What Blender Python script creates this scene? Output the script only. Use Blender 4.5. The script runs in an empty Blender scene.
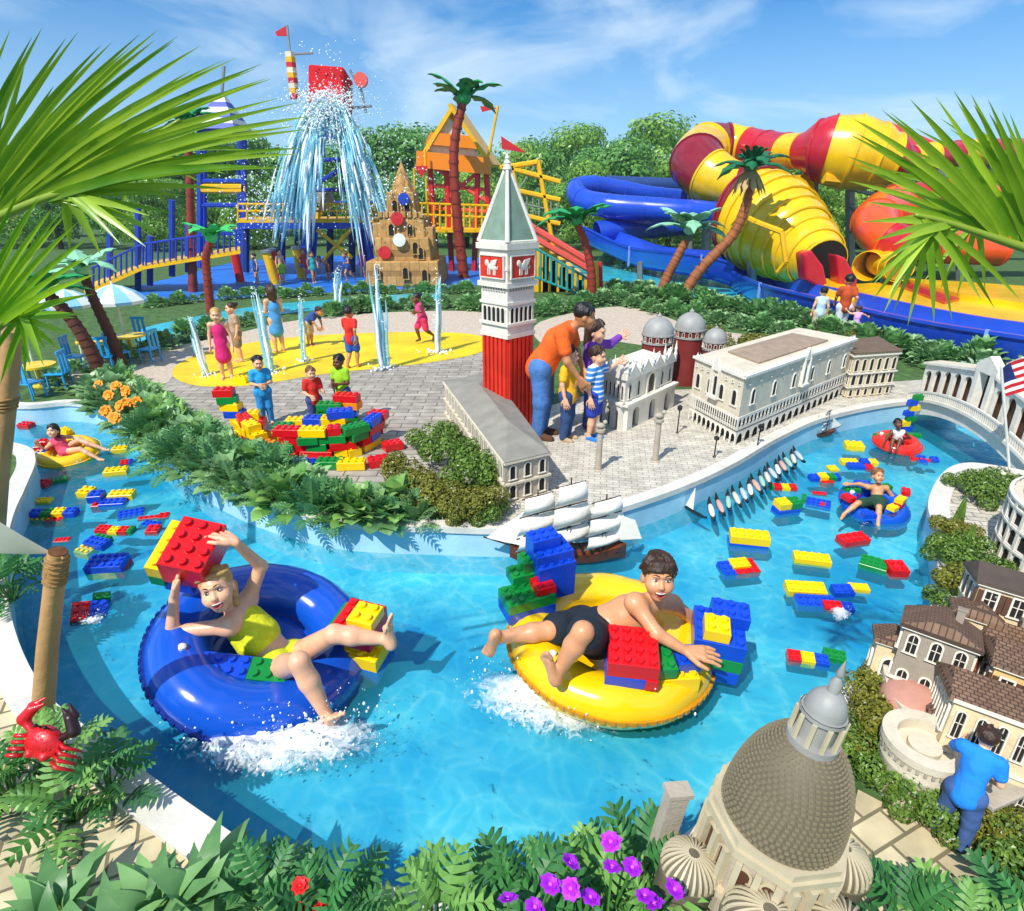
import bpy, math, random
import numpy as np
from mathutils import Vector, Matrix, Euler, Quaternion
from mathutils.geometry import tessellate_polygon
V = Vector; R = math.radians; PI = math.pi
random.seed(7); rnd = random.Random(11)
S = bpy.context.scene; COL = S.collection
# ------------------------------------------------------------------ camera
FPX = 600.0; PITCH = R(23); CAMH = 2.8; LZ = 0.25
cd = bpy.data.cameras.new('camera'); cam = bpy.data.objects.new('camera', cd); COL.objects.link(cam)
cam.location = (0, 0, CAMH); cam.rotation_euler = (PI/2 - PITCH, 0, 0)
cd.sensor_width = 36; cd.lens = FPX/1024*36; cd.clip_end = 2000; cd.clip_start = .05
S.camera = cam
UPV = V((0, math.sin(PITCH), math.cos(PITCH))); FWD = V((0, math.cos(PITCH), -math.sin(PITCH)))
def ray(px, py): return V(((px-512)/FPX, 0, 0)) - UPV*((py-455.5)/FPX) + FWD
def G(px, py, z=LZ):
    d = ray(px, py); t = (z-CAMH)/d.z
    return V((0, 0, CAMH)) + d*t
def at(px, py, Y):
    d = ray(px, py); return V((0, 0, CAMH)) + d*(Y/d.y)
def dep(p): return (V(p)-V((0, 0, CAMH))).dot(FWD)
def ppm(p): return FPX/dep(p)            # pixels per metre at a point
def hgt(px, py, top, z=LZ):
    b = G(px, py, z); return at(px, top, b.y).z - z
# ------------------------------------------------------------------ objects and tags
def tag(o, label, cat, group=None, kind=None):
    if label: o['label'] = label
    if cat: o['category'] = cat
    if group: o['group'] = group
    if kind: o['kind'] = kind
    return o
def thing(name, label, cat, loc=(0, 0, 0), rz=0, group=None, rot=None, sc=1):
    o = bpy.data.objects.new(name, None); COL.objects.link(o)
    o.location = loc; o.rotation_euler = rot if rot else (0, 0, rz)
    o.scale = (sc, sc, sc) if not hasattr(sc, '__len__') else sc
    o.empty_display_size = .1
    return tag(o, label, cat, group)
def copy_tree(o, parent=None):
    c = o.copy(); COL.objects.link(c)
    if parent: c.parent = parent
    for ch in list(o.children): copy_tree(ch, c)
    return c
class MB:
    def __init__(s): s.v = []; s.f = []; s.mi = []; s.M = None; s.m = 0
    def add(s, vs, fs):
        o = len(s.v)
        if s.M is not None: vs = [s.M @ V(v) for v in vs]
        s.v += [tuple(v) for v in vs]; s.f += [tuple(i+o for i in f) for f in fs]; s.mi += [s.m]*len(fs)
        return s
    def box(s, c, d, rz=0, M=None):
        x, y, z = d[0]/2, d[1]/2, d[2]/2
        vs = [V((a, b, e)) for a in (-x, x) for b in (-y, y) for e in (-z, z)]
        if rz: q = Matrix.Rotation(rz, 3, 'Z'); vs = [q @ v for v in vs]
        if M: vs = [M @ v for v in vs]
        c = V(c)
        return s.add([v+c for v in vs], [(0, 1, 3, 2), (4, 6, 7, 5), (0, 4, 5, 1), (2, 3, 7, 6), (0, 2, 6, 4), (1, 5, 7, 3)])
    def bar(s, p, q, w, h=None):           # square bar
        return s.tube([p, q], w/2*1.2, 4, h)
    def tube(s, pts, r, n=8, flat=None, caps=True):
        pts = [V(p) for p in pts]; m = len(pts)
        rs = r if hasattr(r, '__len__') else [r]*m
        vs = []; nrm = None
        for i, p in enumerate(pts):
            t = (pts[min(i+1, m-1)]-pts[max(i-1, 0)])
            t = t.normalized() if t.length > 1e-9 else V((0, 0, 1))
            if nrm is None:
                nrm = t.cross(V((0, 0, 1)));
                if nrm.length < 1e-3: nrm = V((1, 0, 0))
                nrm.normalize()
            else:
                nrm = nrm - t*nrm.dot(t); nrm.normalize()
            b = t.cross(nrm)
            for k in range(n):
                a = 2*PI*(k+.5)/n
                vs.append(p + nrm*(math.cos(a)*rs[i]) + b*(math.sin(a)*rs[i]))
        fs = [(i*n+k, i*n+(k+1) % n, (i+1)*n+(k+1) % n, (i+1)*n+k) for i in range(m-1) for k in range(n)]
        if caps: fs += [tuple(range(n-1, -1, -1)), tuple((m-1)*n+k for k in range(n))]
        return s.add(vs, fs)
    def lathe(s, prof, n=24, c=(0, 0, 0), Mx=None, a0=0, a1=2*PI):
        full = abs(a1-a0-2*PI) < 1e-6; k = n if full else n+1
        vs = []
        for (r, z) in prof:
            for j in range(k):
                a = a0+(a1-a0)*j/n
                v = V((r*math.cos(a), r*math.sin(a), z))
                vs.append((Mx @ v if Mx else v)+V(c))
        fs = []
        for i in range(len(prof)-1):
            for j in range(n):
                j2 = (j+1) % k
                fs.append((i*k+j, i*k+j2, (i+1)*k+j2, (i+1)*k+j))
        return s.add(vs, fs)
    def ball(s, c, r, nu=12, nv=8, Mx=None):
        r = r if hasattr(r, '__len__') else (r, r, r); vs = []; fs = []
        for i in range(nv+1):
            t = PI*i/nv
            for j in range(nu):
                a = 2*PI*j/nu
                v = V((r[0]*math.sin(t)*math.cos(a), r[1]*math.sin(t)*math.sin(a), r[2]*math.cos(t)))
                vs.append((Mx @ v if Mx else v)+V(c))
        for i in range(nv):
            for j in range(nu): fs.append((i*nu+j, (i+1)*nu+j, (i+1)*nu+(j+1) % nu, i*nu+(j+1) % nu))
        return s.add(vs, fs)
    def prism(s, poly, z0, z1):            # convex or simple polygon in xy
        n = len(poly); a = sum(poly[i][0]*poly[(i+1) % n][1]-poly[(i+1) % n][0]*poly[i][1] for i in range(n))
        if a < 0: poly = poly[::-1]
        vs = [(p[0], p[1], z0) for p in poly]+[(p[0], p[1], z1) for p in poly]
        fs = [tuple(range(n-1, -1, -1)), tuple(range(n, 2*n))]+[(i, (i+1) % n, n+(i+1) % n, n+i) for i in range(n)]
        return s.add(vs, fs)
    def slab(s, pts, nrm, t):              # planar polygon thickened along nrm
        n = len(pts); pts = [V(p) for p in pts]; d = V(nrm)*t
        vs = pts+[p+d for p in pts]
        fs = [tuple(range(n-1, -1, -1)), tuple(range(n, 2*n))]+[(i, (i+1) % n, n+(i+1) % n, n+i) for i in range(n)]
        return s.add(vs, fs)
    def build(s, name, mat, parent=None, smooth=False, bevel=0, seg=2, fix=True):
        me = bpy.data.meshes.new(name); me.from_pydata(s.v, [], s.f)
        for m in (mat if isinstance(mat, (list, tuple)) else [mat]): me.materials.append(m)
        if isinstance(mat, (list, tuple)): me.polygons.foreach_set('material_index', s.mi)
        if smooth is True: me.polygons.foreach_set('use_smooth', [True]*len(me.polygons))
        elif smooth:
            me.polygons.foreach_set('use_smooth', [True]*len(me.polygons)); me.set_sharp_from_angle(angle=R(smooth))
        me.update()
        o = bpy.data.objects.new(name, me); COL.objects.link(o)
        if parent: o.parent = parent
        if bevel:
            b = o.modifiers.new('bevel', 'BEVEL'); b.width = bevel; b.segments = seg; b.limit_method = 'ANGLE'; b.angle_limit = R(50)
        return o
def poly_obj(name, loops, mat, z, parent=None, uvscale=None):
    """flat sheet from outline(s) in xy, holes allowed"""
    ls = [[V((p[0], p[1], 0)) for p in l] for l in loops]
    tri = tessellate_polygon(ls); flat = [p for l in ls for p in l]
    mb = MB(); fs = []
    for t in tri:
        a, b, c = (flat[i] for i in t)
        fs.append(t if (b-a).cross(c-a).z > 0 else t[::-1])
    mb.add([(p.x, p.y, z) for p in flat], fs)
    return mb.build(name, mat, parent)
def crom(pts, n=6, closed=False):
    pts = [V(p) for p in pts]; out = []; m = len(pts)
    for i in range(m if closed else m-1):
        g = (lambda k: pts[k % m]) if closed else (lambda k: pts[max(0, min(m-1, k))])
        p0, p1, p2, p3 = g(i-1), g(i), g(i+1), g(i+2)
        for j in range(n):
            t = j/n
            out.append(.5*((2*p1)+(p2-p0)*t+(2*p0-5*p1+4*p2-p3)*t*t+(3*p1-p0-3*p2+p3)*t**3))
    if not closed: out.append(pts[-1])
    return out
# ------------------------------------------------------------------ materials
MATS = {}
def lin(c):
    return tuple(((x/12.92) if x <= .04045 else ((x+.055)/1.055)**2.4) for x in c)
def hexc(h): return lin(tuple(int(h[i:i+2], 16)/255 for i in (0, 2, 4)))
def newmat(name):
    m = bpy.data.materials.new(name); m.use_nodes = True; nt = m.node_tree
    return m, nt, nt.nodes, nt.links, nt.nodes['Principled BSDF']
def mat(name, col=None, rough=.5, var=.12, scale=6, bump=0, bscale=40, spec=.5, metal=0, coat=0, dirt=0, sub=0):
    if name in MATS: return MATS[name]
    if isinstance(col, str): col = hexc(col)
    m, nt, N, L, P = newmat(name)
    P.inputs['Roughness'].default_value = rough; P.inputs['Metallic'].default_value = metal
    P.inputs['Specular IOR Level'].default_value = spec
    if coat: P.inputs['Coat Weight'].default_value = coat; P.inputs['Coat Roughness'].default_value = .08
    if sub:
        P.inputs['Subsurface Weight'].default_value = sub; P.inputs['Subsurface Radius'].default_value = (1, .35, .2); P.inputs['Subsurface Scale'].default_value = .012
    tc = N.new('ShaderNodeTexCoord')
    nz = N.new('ShaderNodeTexNoise'); nz.inputs['Scale'].default_value = scale; nz.inputs['Detail'].default_value = 6
    L.new(tc.outputs['Object'], nz.inputs['Vector'])
    mx = N.new('ShaderNodeMix'); mx.data_type = 'RGBA'
    mx.inputs['A'].default_value = (*[max(0, c*(1-var)) for c in col], 1); mx.inputs['B'].default_value = (*[min(1, c*(1+var)) for c in col], 1)
    rp = N.new('ShaderNodeMapRange'); rp.inputs['From Min'].default_value = .3; rp.inputs['From Max'].default_value = .7
    L.new(nz.outputs['Fac'], rp.inputs['Value']); L.new(rp.outputs['Result'], mx.inputs['Factor'])
    out = mx.outputs['Result']
    if dirt:
        n2 = N.new('ShaderNodeTexNoise'); n2.inputs['Scale'].default_value = scale*2.7; n2.inputs['Detail'].default_value = 9; n2.inputs['Roughness'].default_value = .7
        L.new(tc.outputs['Object'], n2.inputs['Vector'])
        r2 = N.new('ShaderNodeMapRange'); r2.inputs['From Min'].default_value = .5; r2.inputs['From Max'].default_value = .75; r2.inputs['To Max'].default_value = dirt
        L.new(n2.outputs['Fac'], r2.inputs['Value'])
        m2 = N.new('ShaderNodeMix'); m2.data_type = 'RGBA'; m2.inputs['B'].default_value = (.12, .09, .06, 1)
        L.new(out, m2.inputs['A']); L.new(r2.outputs['Result'], m2.inputs['Factor']); out = m2.outputs['Result']
    L.new(out, P.inputs['Base Color'])
    rr = N.new('ShaderNodeMapRange'); rr.inputs['To Min'].default_value = max(0, rough-.08); rr.inputs['To Max'].default_value = min(1, rough+.1)
    L.new(nz.outputs['Fac'], rr.inputs['Value']); L.new(rr.outputs['Result'], P.inputs['Roughness'])
    if bump:
        nb = N.new('ShaderNodeTexNoise'); nb.inputs['Scale'].default_value = bscale; nb.inputs['Detail'].default_value = 8
        L.new(tc.outputs['Object'], nb.inputs['Vector'])
        bp = N.new('ShaderNodeBump'); bp.inputs['Strength'].default_value = bump; bp.inputs['Distance'].default_value = .02
        L.new(nb.outputs['Fac'], bp.inputs['Height']); L.new(bp.outputs['Normal'], P.inputs['Normal'])
    MATS[name] = m; return m
def leafmat(name, dark, light, trans=.25, rough=.38):
    if name in MATS: return MATS[name]
    m, nt, N, L, P = newmat(name)
    dark, light = hexc(dark), hexc(light)
    g = N.new('ShaderNodeNewGeometry'); cr = N.new('ShaderNodeMix'); cr.data_type = 'RGBA'
    tc = N.new('ShaderNodeTexCoord'); nz = N.new('ShaderNodeTexNoise'); nz.inputs['Scale'].default_value = 9; nz.inputs['Detail'].default_value = 3
    L.new(tc.outputs['Object'], nz.inputs['Vector'])
    ad = N.new('ShaderNodeMath'); ad.operation = 'MULTIPLY_ADD'; ad.inputs[1].default_value = .65; ad.inputs[2].default_value = -.15
    a2 = N.new('ShaderNodeMath'); a2.operation = 'ADD'; a2.use_clamp = True
    L.new(g.outputs['Random Per Island'], ad.inputs[0]); L.new(ad.outputs[0], a2.inputs[0])
    md = N.new('ShaderNodeMath'); md.operation = 'MULTIPLY'; md.inputs[1].default_value = .6; L.new(nz.outputs['Fac'], md.inputs[0]); L.new(md.outputs[0], a2.inputs[1])
    cr.inputs['A'].default_value = (*dark, 1); cr.inputs['B'].default_value = (*light, 1)
    L.new(a2.outputs[0], cr.inputs['Factor']); L.new(cr.outputs['Result'], P.inputs['Base Color'])
    P.inputs['Roughness'].default_value = rough
    tr = N.new('ShaderNodeBsdfTranslucent'); L.new(cr.outputs['Result'], tr.inputs['Color'])
    mx = N.new('ShaderNodeMixShader'); mx.inputs[0].default_value = trans
    L.new(P.outputs[0], mx.inputs[1]); L.new(tr.outputs[0], mx.inputs[2]); L.new(mx.outputs[0], N['Material Output'].inputs['Surface'])
    MATS[name] = m; return m
def brickmat(name, c1, c2, mortar, sc=3.0, w=.5, h=.25, rot=0, msize=.02, bump=.5, rough=.75):
    if name in MATS: return MATS[name]
    m, nt, N, L, P = newmat(name)
    c1, c2, mortar = hexc(c1), hexc(c2), hexc(mortar)
    tc = N.new('ShaderNodeTexCoord'); mp = N.new('ShaderNodeMapping'); mp.inputs['Rotation'].default_value = (0, 0, rot)
    L.new(tc.outputs['Object'], mp.inputs['Vector'])
    wz = N.new('ShaderNodeTexNoise'); wz.inputs['Scale'].default_value = 3
    b = N.new('ShaderNodeTexBrick'); b.inputs['Scale'].default_value = sc; b.inputs['Brick Width'].default_value = w; b.inputs['Row Height'].default_value = h
    b.inputs['Mortar Size'].default_value = msize; b.inputs['Mortar Smooth'].default_value = .2
    b.inputs['Color1'].default_value = (*c1, 1); b.inputs['Color2'].default_value = (*c2, 1); b.inputs['Mortar'].default_value = (*mortar, 1)
    L.new(mp.outputs[0], b.inputs['Vector'])
    nz = N.new('ShaderNodeTexNoise'); nz.inputs['Scale'].default_value = 7; nz.inputs['Detail'].default_value = 8
    L.new(tc.outputs['Object'], nz.inputs['Vector'])
    mr = N.new('ShaderNodeMapRange'); mr.inputs['From Min'].default_value = .3; mr.inputs['From Max'].default_value = .7; mr.inputs['To Min'].default_value = .72; mr.inputs['To Max'].default_value = 1.12
    L.new(nz.outputs['Fac'], mr.inputs['Value'])
    mm = N.new('ShaderNodeVectorMath'); mm.operation = 'SCALE'; L.new(b.outputs['Color'], mm.inputs[0]); L.new(mr.outputs[0], mm.inputs['Scale'])
    L.new(mm.outputs[0], P.inputs['Base Color']); P.inputs['Roughness'].default_value = rough
    bp = N.new('ShaderNodeBump'); bp.inputs['Strength'].default_value = bump; bp.inputs['Distance'].default_value = .01; bp.invert = True
    L.new(b.outputs['Fac'], bp.inputs['Height']); L.new(bp.outputs[0], P.inputs['Normal'])
    MATS[name] = m; return m
def plastic(name, col): return mat(name, col, rough=.27, var=.05, scale=.6, spec=.5)
RED = plastic('red plastic', 'd8101a'); YEL = plastic('yellow plastic', 'ffd000'); BLU = plastic('blue plastic', '1148c8'); GRN = plastic('green plastic', '108838')
ORG = plastic('orange plastic', 'f58a0c'); LBL = plastic('sky blue plastic', '2aa6e8')
BRK = {'r': RED, 'y': YEL, 'b': BLU, 'g': GRN, 'o': ORG}
WHITE = mat('white paint', 'ece8dc', .55, .06); STEEL = mat('galvanised steel', '9aa0a4', .4, .1, metal=.6)
DARK = mat('dark opening', '17130f', .8, .2); BLACK = mat('black paint', '141414', .4, .1)
WOOD = mat('weathered pole wood', 'b58a58', .7, .22, 3, .3, 25); ROPE = mat('rope', 'a07a48', .9, .3, 60, .5, 120)
# ------------------------------------------------------------------ light, sky, view
SUN_EL = R(51); SUN_AZ = math.atan2(-.58, -.82)      # light arrives from behind-left of the camera
sd = V((math.sin(SUN_AZ)*math.cos(SUN_EL), math.cos(SUN_AZ)*math.cos(SUN_EL), math.sin(SUN_EL)))
sl = bpy.data.lights.new('sun', 'SUN'); sl.energy = 4.3; sl.angle = R(.55); sl.color = (1, .95, .86)
so = bpy.data.objects.new('sun', sl); COL.objects.link(so); so.rotation_euler = sd.to_track_quat('Z', 'Y').to_euler()
w = bpy.data.worlds.new('World'); S.world = w; w.use_nodes = True; wn = w.node_tree; N = wn.nodes; L = wn.links
bg = N['Background']; sky = N.new('ShaderNodeTexSky'); sky.sky_type = 'NISHITA'; sky.sun_disc = False
sky.sun_elevation = SUN_EL; sky.sun_rotation = SUN_AZ; sky.air_density = 1.1; sky.dust_density = .6; sky.ozone_density = 2.5
tc = N.new('ShaderNodeTexCoord'); mp = N.new('ShaderNodeMapping'); mp.inputs['Scale'].default_value = (1.6, 1.0, 4.2); mp.inputs['Rotation'].default_value = (.1, .35, .3)
L.new(tc.outputs['Generated'], mp.inputs['Vector'])
nz = N.new('ShaderNodeTexNoise'); nz.inputs['Scale'].default_value = 2.1; nz.inputs['Detail'].default_value = 9; nz.inputs['Roughness'].default_value = .55; nz.inputs['Distortion'].default_value = .6
L.new(mp.outputs[0], nz.inputs['Vector'])
mr = N.new('ShaderNodeMapRange'); mr.inputs['From Min'].default_value = .40; mr.inputs['From Max'].default_value = .72; mr.inputs['To Max'].default_value = .85
L.new(nz.outputs['Fac'], mr.inputs['Value'])
sx = N.new('ShaderNodeSeparateXYZ'); L.new(tc.outputs['Generated'], sx.inputs[0])
hz = N.new('ShaderNodeMapRange'); hz.inputs['From Min'].default_value = -.02; hz.inputs['From Max'].default_value = .26; hz.inputs['To Min'].default_value = .6; hz.inputs['To Max'].default_value = 0
L.new(sx.outputs['Z'], hz.inputs['Value'])
mxm = N.new('ShaderNodeMath'); mxm.operation = 'MAXIMUM'; L.new(mr.outputs[0], mxm.inputs[0]); L.new(hz.outputs[0], mxm.inputs[1])
tint = N.new('ShaderNodeMix'); tint.data_type = 'RGBA'; tint.blend_type = 'MULTIPLY'; tint.inputs['Factor'].default_value = 1; tint.inputs['B'].default_value = (.22, .76, 1.22, 1)
L.new(sky.outputs[0], tint.inputs['A'])
mx = N.new('ShaderNodeMix'); mx.data_type = 'RGBA'; mx.inputs['B'].default_value = (7.2, 8.6, 9.6, 1)
L.new(mxm.outputs[0], mx.inputs['Factor']); L.new(tint.outputs['Result'], mx.inputs['A']); L.new(mx.outputs['Result'], bg.inputs['Color'])
bg.inputs['Strength'].default_value = .1
S.view_settings.view_transform = 'Standard'; S.view_settings.look = 'None'; S.view_settings.exposure = .25; S.view_settings.gamma = 1
S.render.engine = 'CYCLES'; S.cycles.use_denoising = True; S.cycles.max_bounces = 6; S.cycles.transparent_max_bounces = 12
S.cycles.diffuse_bounces = 3; S.cycles.glossy_bounces = 3; S.cycles.transmission_bounces = 4
S.cycles.caustics_reflective = False; S.cycles.caustics_refractive = False
# ------------------------------------------------------------------ ground, pool and paved areas
def gp(l, z=LZ): return [G(x, y, z) for x, y in l]
ISL = [(-160, 392), (-60, 400), (20, 407), (70, 404), (110, 411), (140, 428), (170, 455), (215, 485), (270, 508), (340, 524), (438, 529), (520, 530), (580, 520), (631, 506), (682, 488), (730, 466), (775, 440), (820, 420), (870, 408), (915, 402), (960, 399), (1020, 397), (1150, 392)]
BNK = [(1180, 486), (1060, 480), (1000, 470), (965, 467), (944, 478), (931, 506), (938, 537), (941, 572), (935, 610), (915, 642), (872, 680), (805, 720), (745, 775), (700, 835), (620, 890), (520, 900), (400, 900), (300, 890), (215, 835), (150, 788), (95, 745), (45, 704), (17, 655), (4, 605), (2, 560), (10, 520), (24, 488), (33, 462), (20, 448), (-40, 440), (-160, 434)]
isl = crom(gp(ISL), 6); bnk = crom(gp(BNK), 6)
# a straight run far off at both ends so the river leaves the picture
pool = isl + bnk
soil = mat('planting soil and grass', (.06, .13, .028), .95, .5, 9, .6, 60)
big = [(-500, -60), (500, -60), (500, 900), (-500, 900)]
o = poly_obj('ground', [big, pool], soil, LZ); tag(o, None, None, kind='structure')
# pool floor with a faint mottled turquoise lining
def poolmat():
    m, nt, N, L, P = newmat('pool lining')
    tc = N.new('ShaderNodeTexCoord')
    nz = N.new('ShaderNodeTexNoise'); nz.inputs['Scale'].default_value = .9; nz.inputs['Detail'].default_value = 5
    L.new(tc.outputs['Object'], nz.inputs['Vector'])
    cr = N.new('ShaderNodeValToRGB'); e = cr.color_ramp.elements
    e[0].position = .36; e[0].color = (.003, .34, .64, 1); e[1].position = .66; e[1].color = (.24, .80, .87, 1)
    L.new(nz.outputs['Fac'], cr.inputs[0]); L.new(cr.outputs[0], P.inputs['Base Color']); P.inputs['Roughness'].default_value = .6
    return m
grow = poly_obj('pool_floor', [pool], poolmat(), -.19); tag(grow, None, None, kind='structure')
def watermat():
    m, nt, N, L, P = newmat('pool water'); N.remove(P)
    tc = N.new('ShaderNodeTexCoord')
    n1 = N.new('ShaderNodeTexNoise'); n1.inputs['Scale'].default_value = 3.0; n1.inputs['Detail'].default_value = 3; n1.inputs['Distortion'].default_value = .3
    n2 = N.new('ShaderNodeTexNoise'); n2.inputs['Scale'].default_value = 14; n2.inputs['Detail'].default_value = 3
    vo = N.new('ShaderNodeTexVoronoi'); vo.feature = 'DISTANCE_TO_EDGE'; vo.inputs['Scale'].default_value = 4.6
    wob = N.new('ShaderNodeTexNoise'); wob.inputs['Scale'].default_value = 2.2; wob.inputs['Detail'].default_value = 3
    L.new(tc.outputs['Object'], wob.inputs['Vector'])
    vm = N.new('ShaderNodeVectorMath'); vm.operation = 'MULTIPLY_ADD'; vm.inputs[1].default_value = (.55, .55, .55)
    L.new(wob.outputs['Color'], vm.inputs[0]); L.new(tc.outputs['Object'], vm.inputs[2]); L.new(vm.outputs[0], vo.inputs['Vector'])
    for n in (n1, n2): L.new(tc.outputs['Object'], n.inputs['Vector'])
    mr = N.new('ShaderNodeMapRange'); mr.inputs['From Min'].default_value = .20; mr.inputs['From Max'].default_value = 0; L.new(vo.outputs['Distance'], mr.inputs['Value'])
    pw = N.new('ShaderNodeMath'); pw.operation = 'POWER'; pw.inputs[1].default_value = 1.7; L.new(mr.outputs[0], pw.inputs[0])
    cr = N.new('ShaderNodeMix'); cr.data_type = 'RGBA'; cr.inputs['A'].default_value = (.52, .87, .97, 1); cr.inputs['B'].default_value = (1, 1, 1, 1)  # bright caustic web coloured into the tint along the cell edges
    L.new(pw.outputs[0], cr.inputs['Factor'])
    tr = N.new('ShaderNodeBsdfTransparent'); L.new(cr.outputs['Result'], tr.inputs['Color'])
    gl = N.new('ShaderNodeBsdfGlossy'); gl.inputs['Roughness'].default_value = .06
    h = N.new('ShaderNodeMath'); h.operation = 'MULTIPLY_ADD'; h.inputs[1].default_value = .3; L.new(n2.outputs['Fac'], h.inputs[0]); L.new(n1.outputs['Fac'], h.inputs[2])
    bp = N.new('ShaderNodeBump'); bp.inputs['Strength'].default_value = .36; bp.inputs['Distance'].default_value = .09; L.new(h.outputs[0], bp.inputs['Height'])
    L.new(bp.outputs[0], gl.inputs['Normal'])
    fr = N.new('ShaderNodeFresnel'); fr.inputs['IOR'].default_value = 1.33; L.new(bp.outputs[0], fr.inputs['Normal'])
    df = N.new('ShaderNodeBsdfDiffuse'); df.inputs['Color'].default_value = (.05, .62, .76, 1)
    m0 = N.new('ShaderNodeMixShader'); m0.inputs[0].default_value = .16; L.new(tr.outputs[0], m0.inputs[1]); L.new(df.outputs[0], m0.inputs[2])
    mx = N.new('ShaderNodeMixShader'); L.new(fr.outputs[0], mx.inputs[0]); L.new(m0.outputs[0], mx.inputs[1]); L.new(gl.outputs[0], mx.inputs[2])
    L.new(mx.outputs[0], N['Material Output'].inputs['Surface'])
    return m
WATER = watermat()
o = poly_obj('water', [pool], WATER, 0); tag(o, None, None, kind='structure')
pale = mat('pale blue painted concrete', 'a9d3e6', .6, .12, 3, .15, 30, dirt=.12); cream = mat('cream render coping', 'd9d4c8', .7, .12, 4, .2, 40, dirt=.15)
def wall_strip(name, pts, m1, m2, label, side, cw=.14):
    t = thing(name, label, 'wall')
    mb = MB(); cp = MB(); n = len(pts)
    off = []
    for i, p in enumerate(pts):
        d = (pts[min(i+1, n-1)]-pts[max(i-1, 0)]); d.z = 0; d.normalize(); off.append(V((-d.y, d.x, 0))*side)
    vs = []; 
    for p, q in zip(pts, off):
        a = p-q*.012; vs += [(a.x, a.y, -.21), (a.x, a.y, LZ-.002)]
    mb.add(vs, [(2*i, 2*i+2, 2*i+3, 2*i+1) for i in range(n-1)])
    vs = []
    for p, q in zip(pts, off):
        a = p-q*.03; b = p+q*cw
        vs += [(a.x, a.y, LZ-.02), (a.x, a.y, LZ+.035), (b.x, b.y, LZ+.035), (b.x, b.y, LZ-.02)]
    cp.add(vs, [(4*i+k, 4*i+4+k, 4*i+4+(k+1) % 4, 4*i+(k+1) % 4) for i in range(n-1) for k in range(3)])
    mb.build('wall_face', m1, t, smooth=True); cp.build('coping', m2, t, smooth=40)
    return t
wall_strip('pool_wall', isl, pale, cream, 'long pale blue wall curving round the island side of the river', 1, .1)
wall_strip('pool_wall', bnk, pale, cream, 'pale wall with wide cream coping along the near and right bank of the river', 1, .13)
pav = brickmat('grey paving bricks', 'b9b0a2', '9c9488', '6e675c', 1.0, .34, .14, 0, .008)
piaz = brickmat('pale piazza paving', 'd9d2c2', 'c8c0b0', '9a927f', 1.0, .12, .055, R(8), .004)
ylp = brickmat('yellow cream pavers', 'dccda8', 'c4b48e', '7d7258', 1.0, .21, .125, R(-25), .008)
yelpad = mat('yellow splash pad rubber', 'f2cc08', .5, .18, 2, .3, 60, dirt=.22)
sand = mat('pinkish gravel', 'c9b7a4', .95, .25, 25, .6, 120); bluplz = mat('blue rubber plaza', '1f6fd0', .5, .2, 2, .2, 60)
strm = mat('shallow turquoise stream', '38c4d8', .08, .2, 3, .5, 12)
def sheet(name, l, m, k=1, smooth=True):
    p = gp(l); p = crom(p, 5, True) if smooth else p
    o = poly_obj(name, [p], m, LZ+.004*k); tag(o, None, None, kind='structure'); return o
sheet('sand', [(60, 372), (150, 352), (230, 335), (300, 320), (400, 312), (490, 314), (490, 350), (300, 352), (180, 380), (100, 395)], sand, 1)
sheet('path', [(540, 322), (610, 307), (650, 312), (700, 328), (790, 340), (840, 350), (835, 366), (760, 352), (690, 352), (600, 340), (545, 345)], sand, 1)
sheet('paving', [(130, 425), (175, 374), (300, 362), (440, 345), (500, 343), (520, 420), (440, 523), (340, 518), (270, 500), (200, 470)], pav, 2, False)
sheet('splash_pad', [(172, 374), (190, 358), (240, 345), (300, 337), (380, 333), (450, 333), (484, 338), (482, 352), (430, 363), (330, 374), (250, 386), (195, 386)], yelpad, 3)
sheet('piazza', [(484, 527), (505, 440), (545, 408), (600, 392), (700, 390), (850, 385), (930, 380), (1000, 384), (1000, 397), (960, 397), (915, 400), (870, 406), (820, 417), (775, 437), (730, 462), (682, 484), (631, 502), (580, 516), (520, 526)], piaz, 3, False)
sheet('plaza', [(120, 293), (180, 276), (240, 262), (330, 256), (480, 258), (482, 284), (390, 290), (300, 294), (200, 300)], bluplz, 1)
sheet('stream', [(140, 330), (200, 316), (260, 306), (330, 300), (432, 293), (436, 299), (330, 309), (262, 317), (200, 328), (150, 345)], strm, 2)
sheet('stream', [(560, 262), (640, 268), (700, 278), (760, 290), (790, 300), (760, 306), (700, 298), (640, 286), (570, 276)], strm, 2)
sheet('paving', [(-80, 600), (2, 610), (14, 655), (42, 708), (92, 749), (150, 793), (210, 838), (250, 880), (230, 960), (-120, 980)], ylp, 1, False)
sheet('paving', [(858, 790), (905, 815), (960, 840), (1060, 890), (1080, 1000), (820, 1000), (830, 900)], ylp, 1, False)
sheet('paving', [(934, 506), (947, 481), (966, 471), (1000, 474), (1060, 484), (1060, 580), (1000, 570), (960, 545), (940, 535)], brickmat('pale bank bricks', 'd8cfc0', 'c4bbab', '908775', 1.0, .16, .08, R(15), .006), 1, False)
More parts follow.
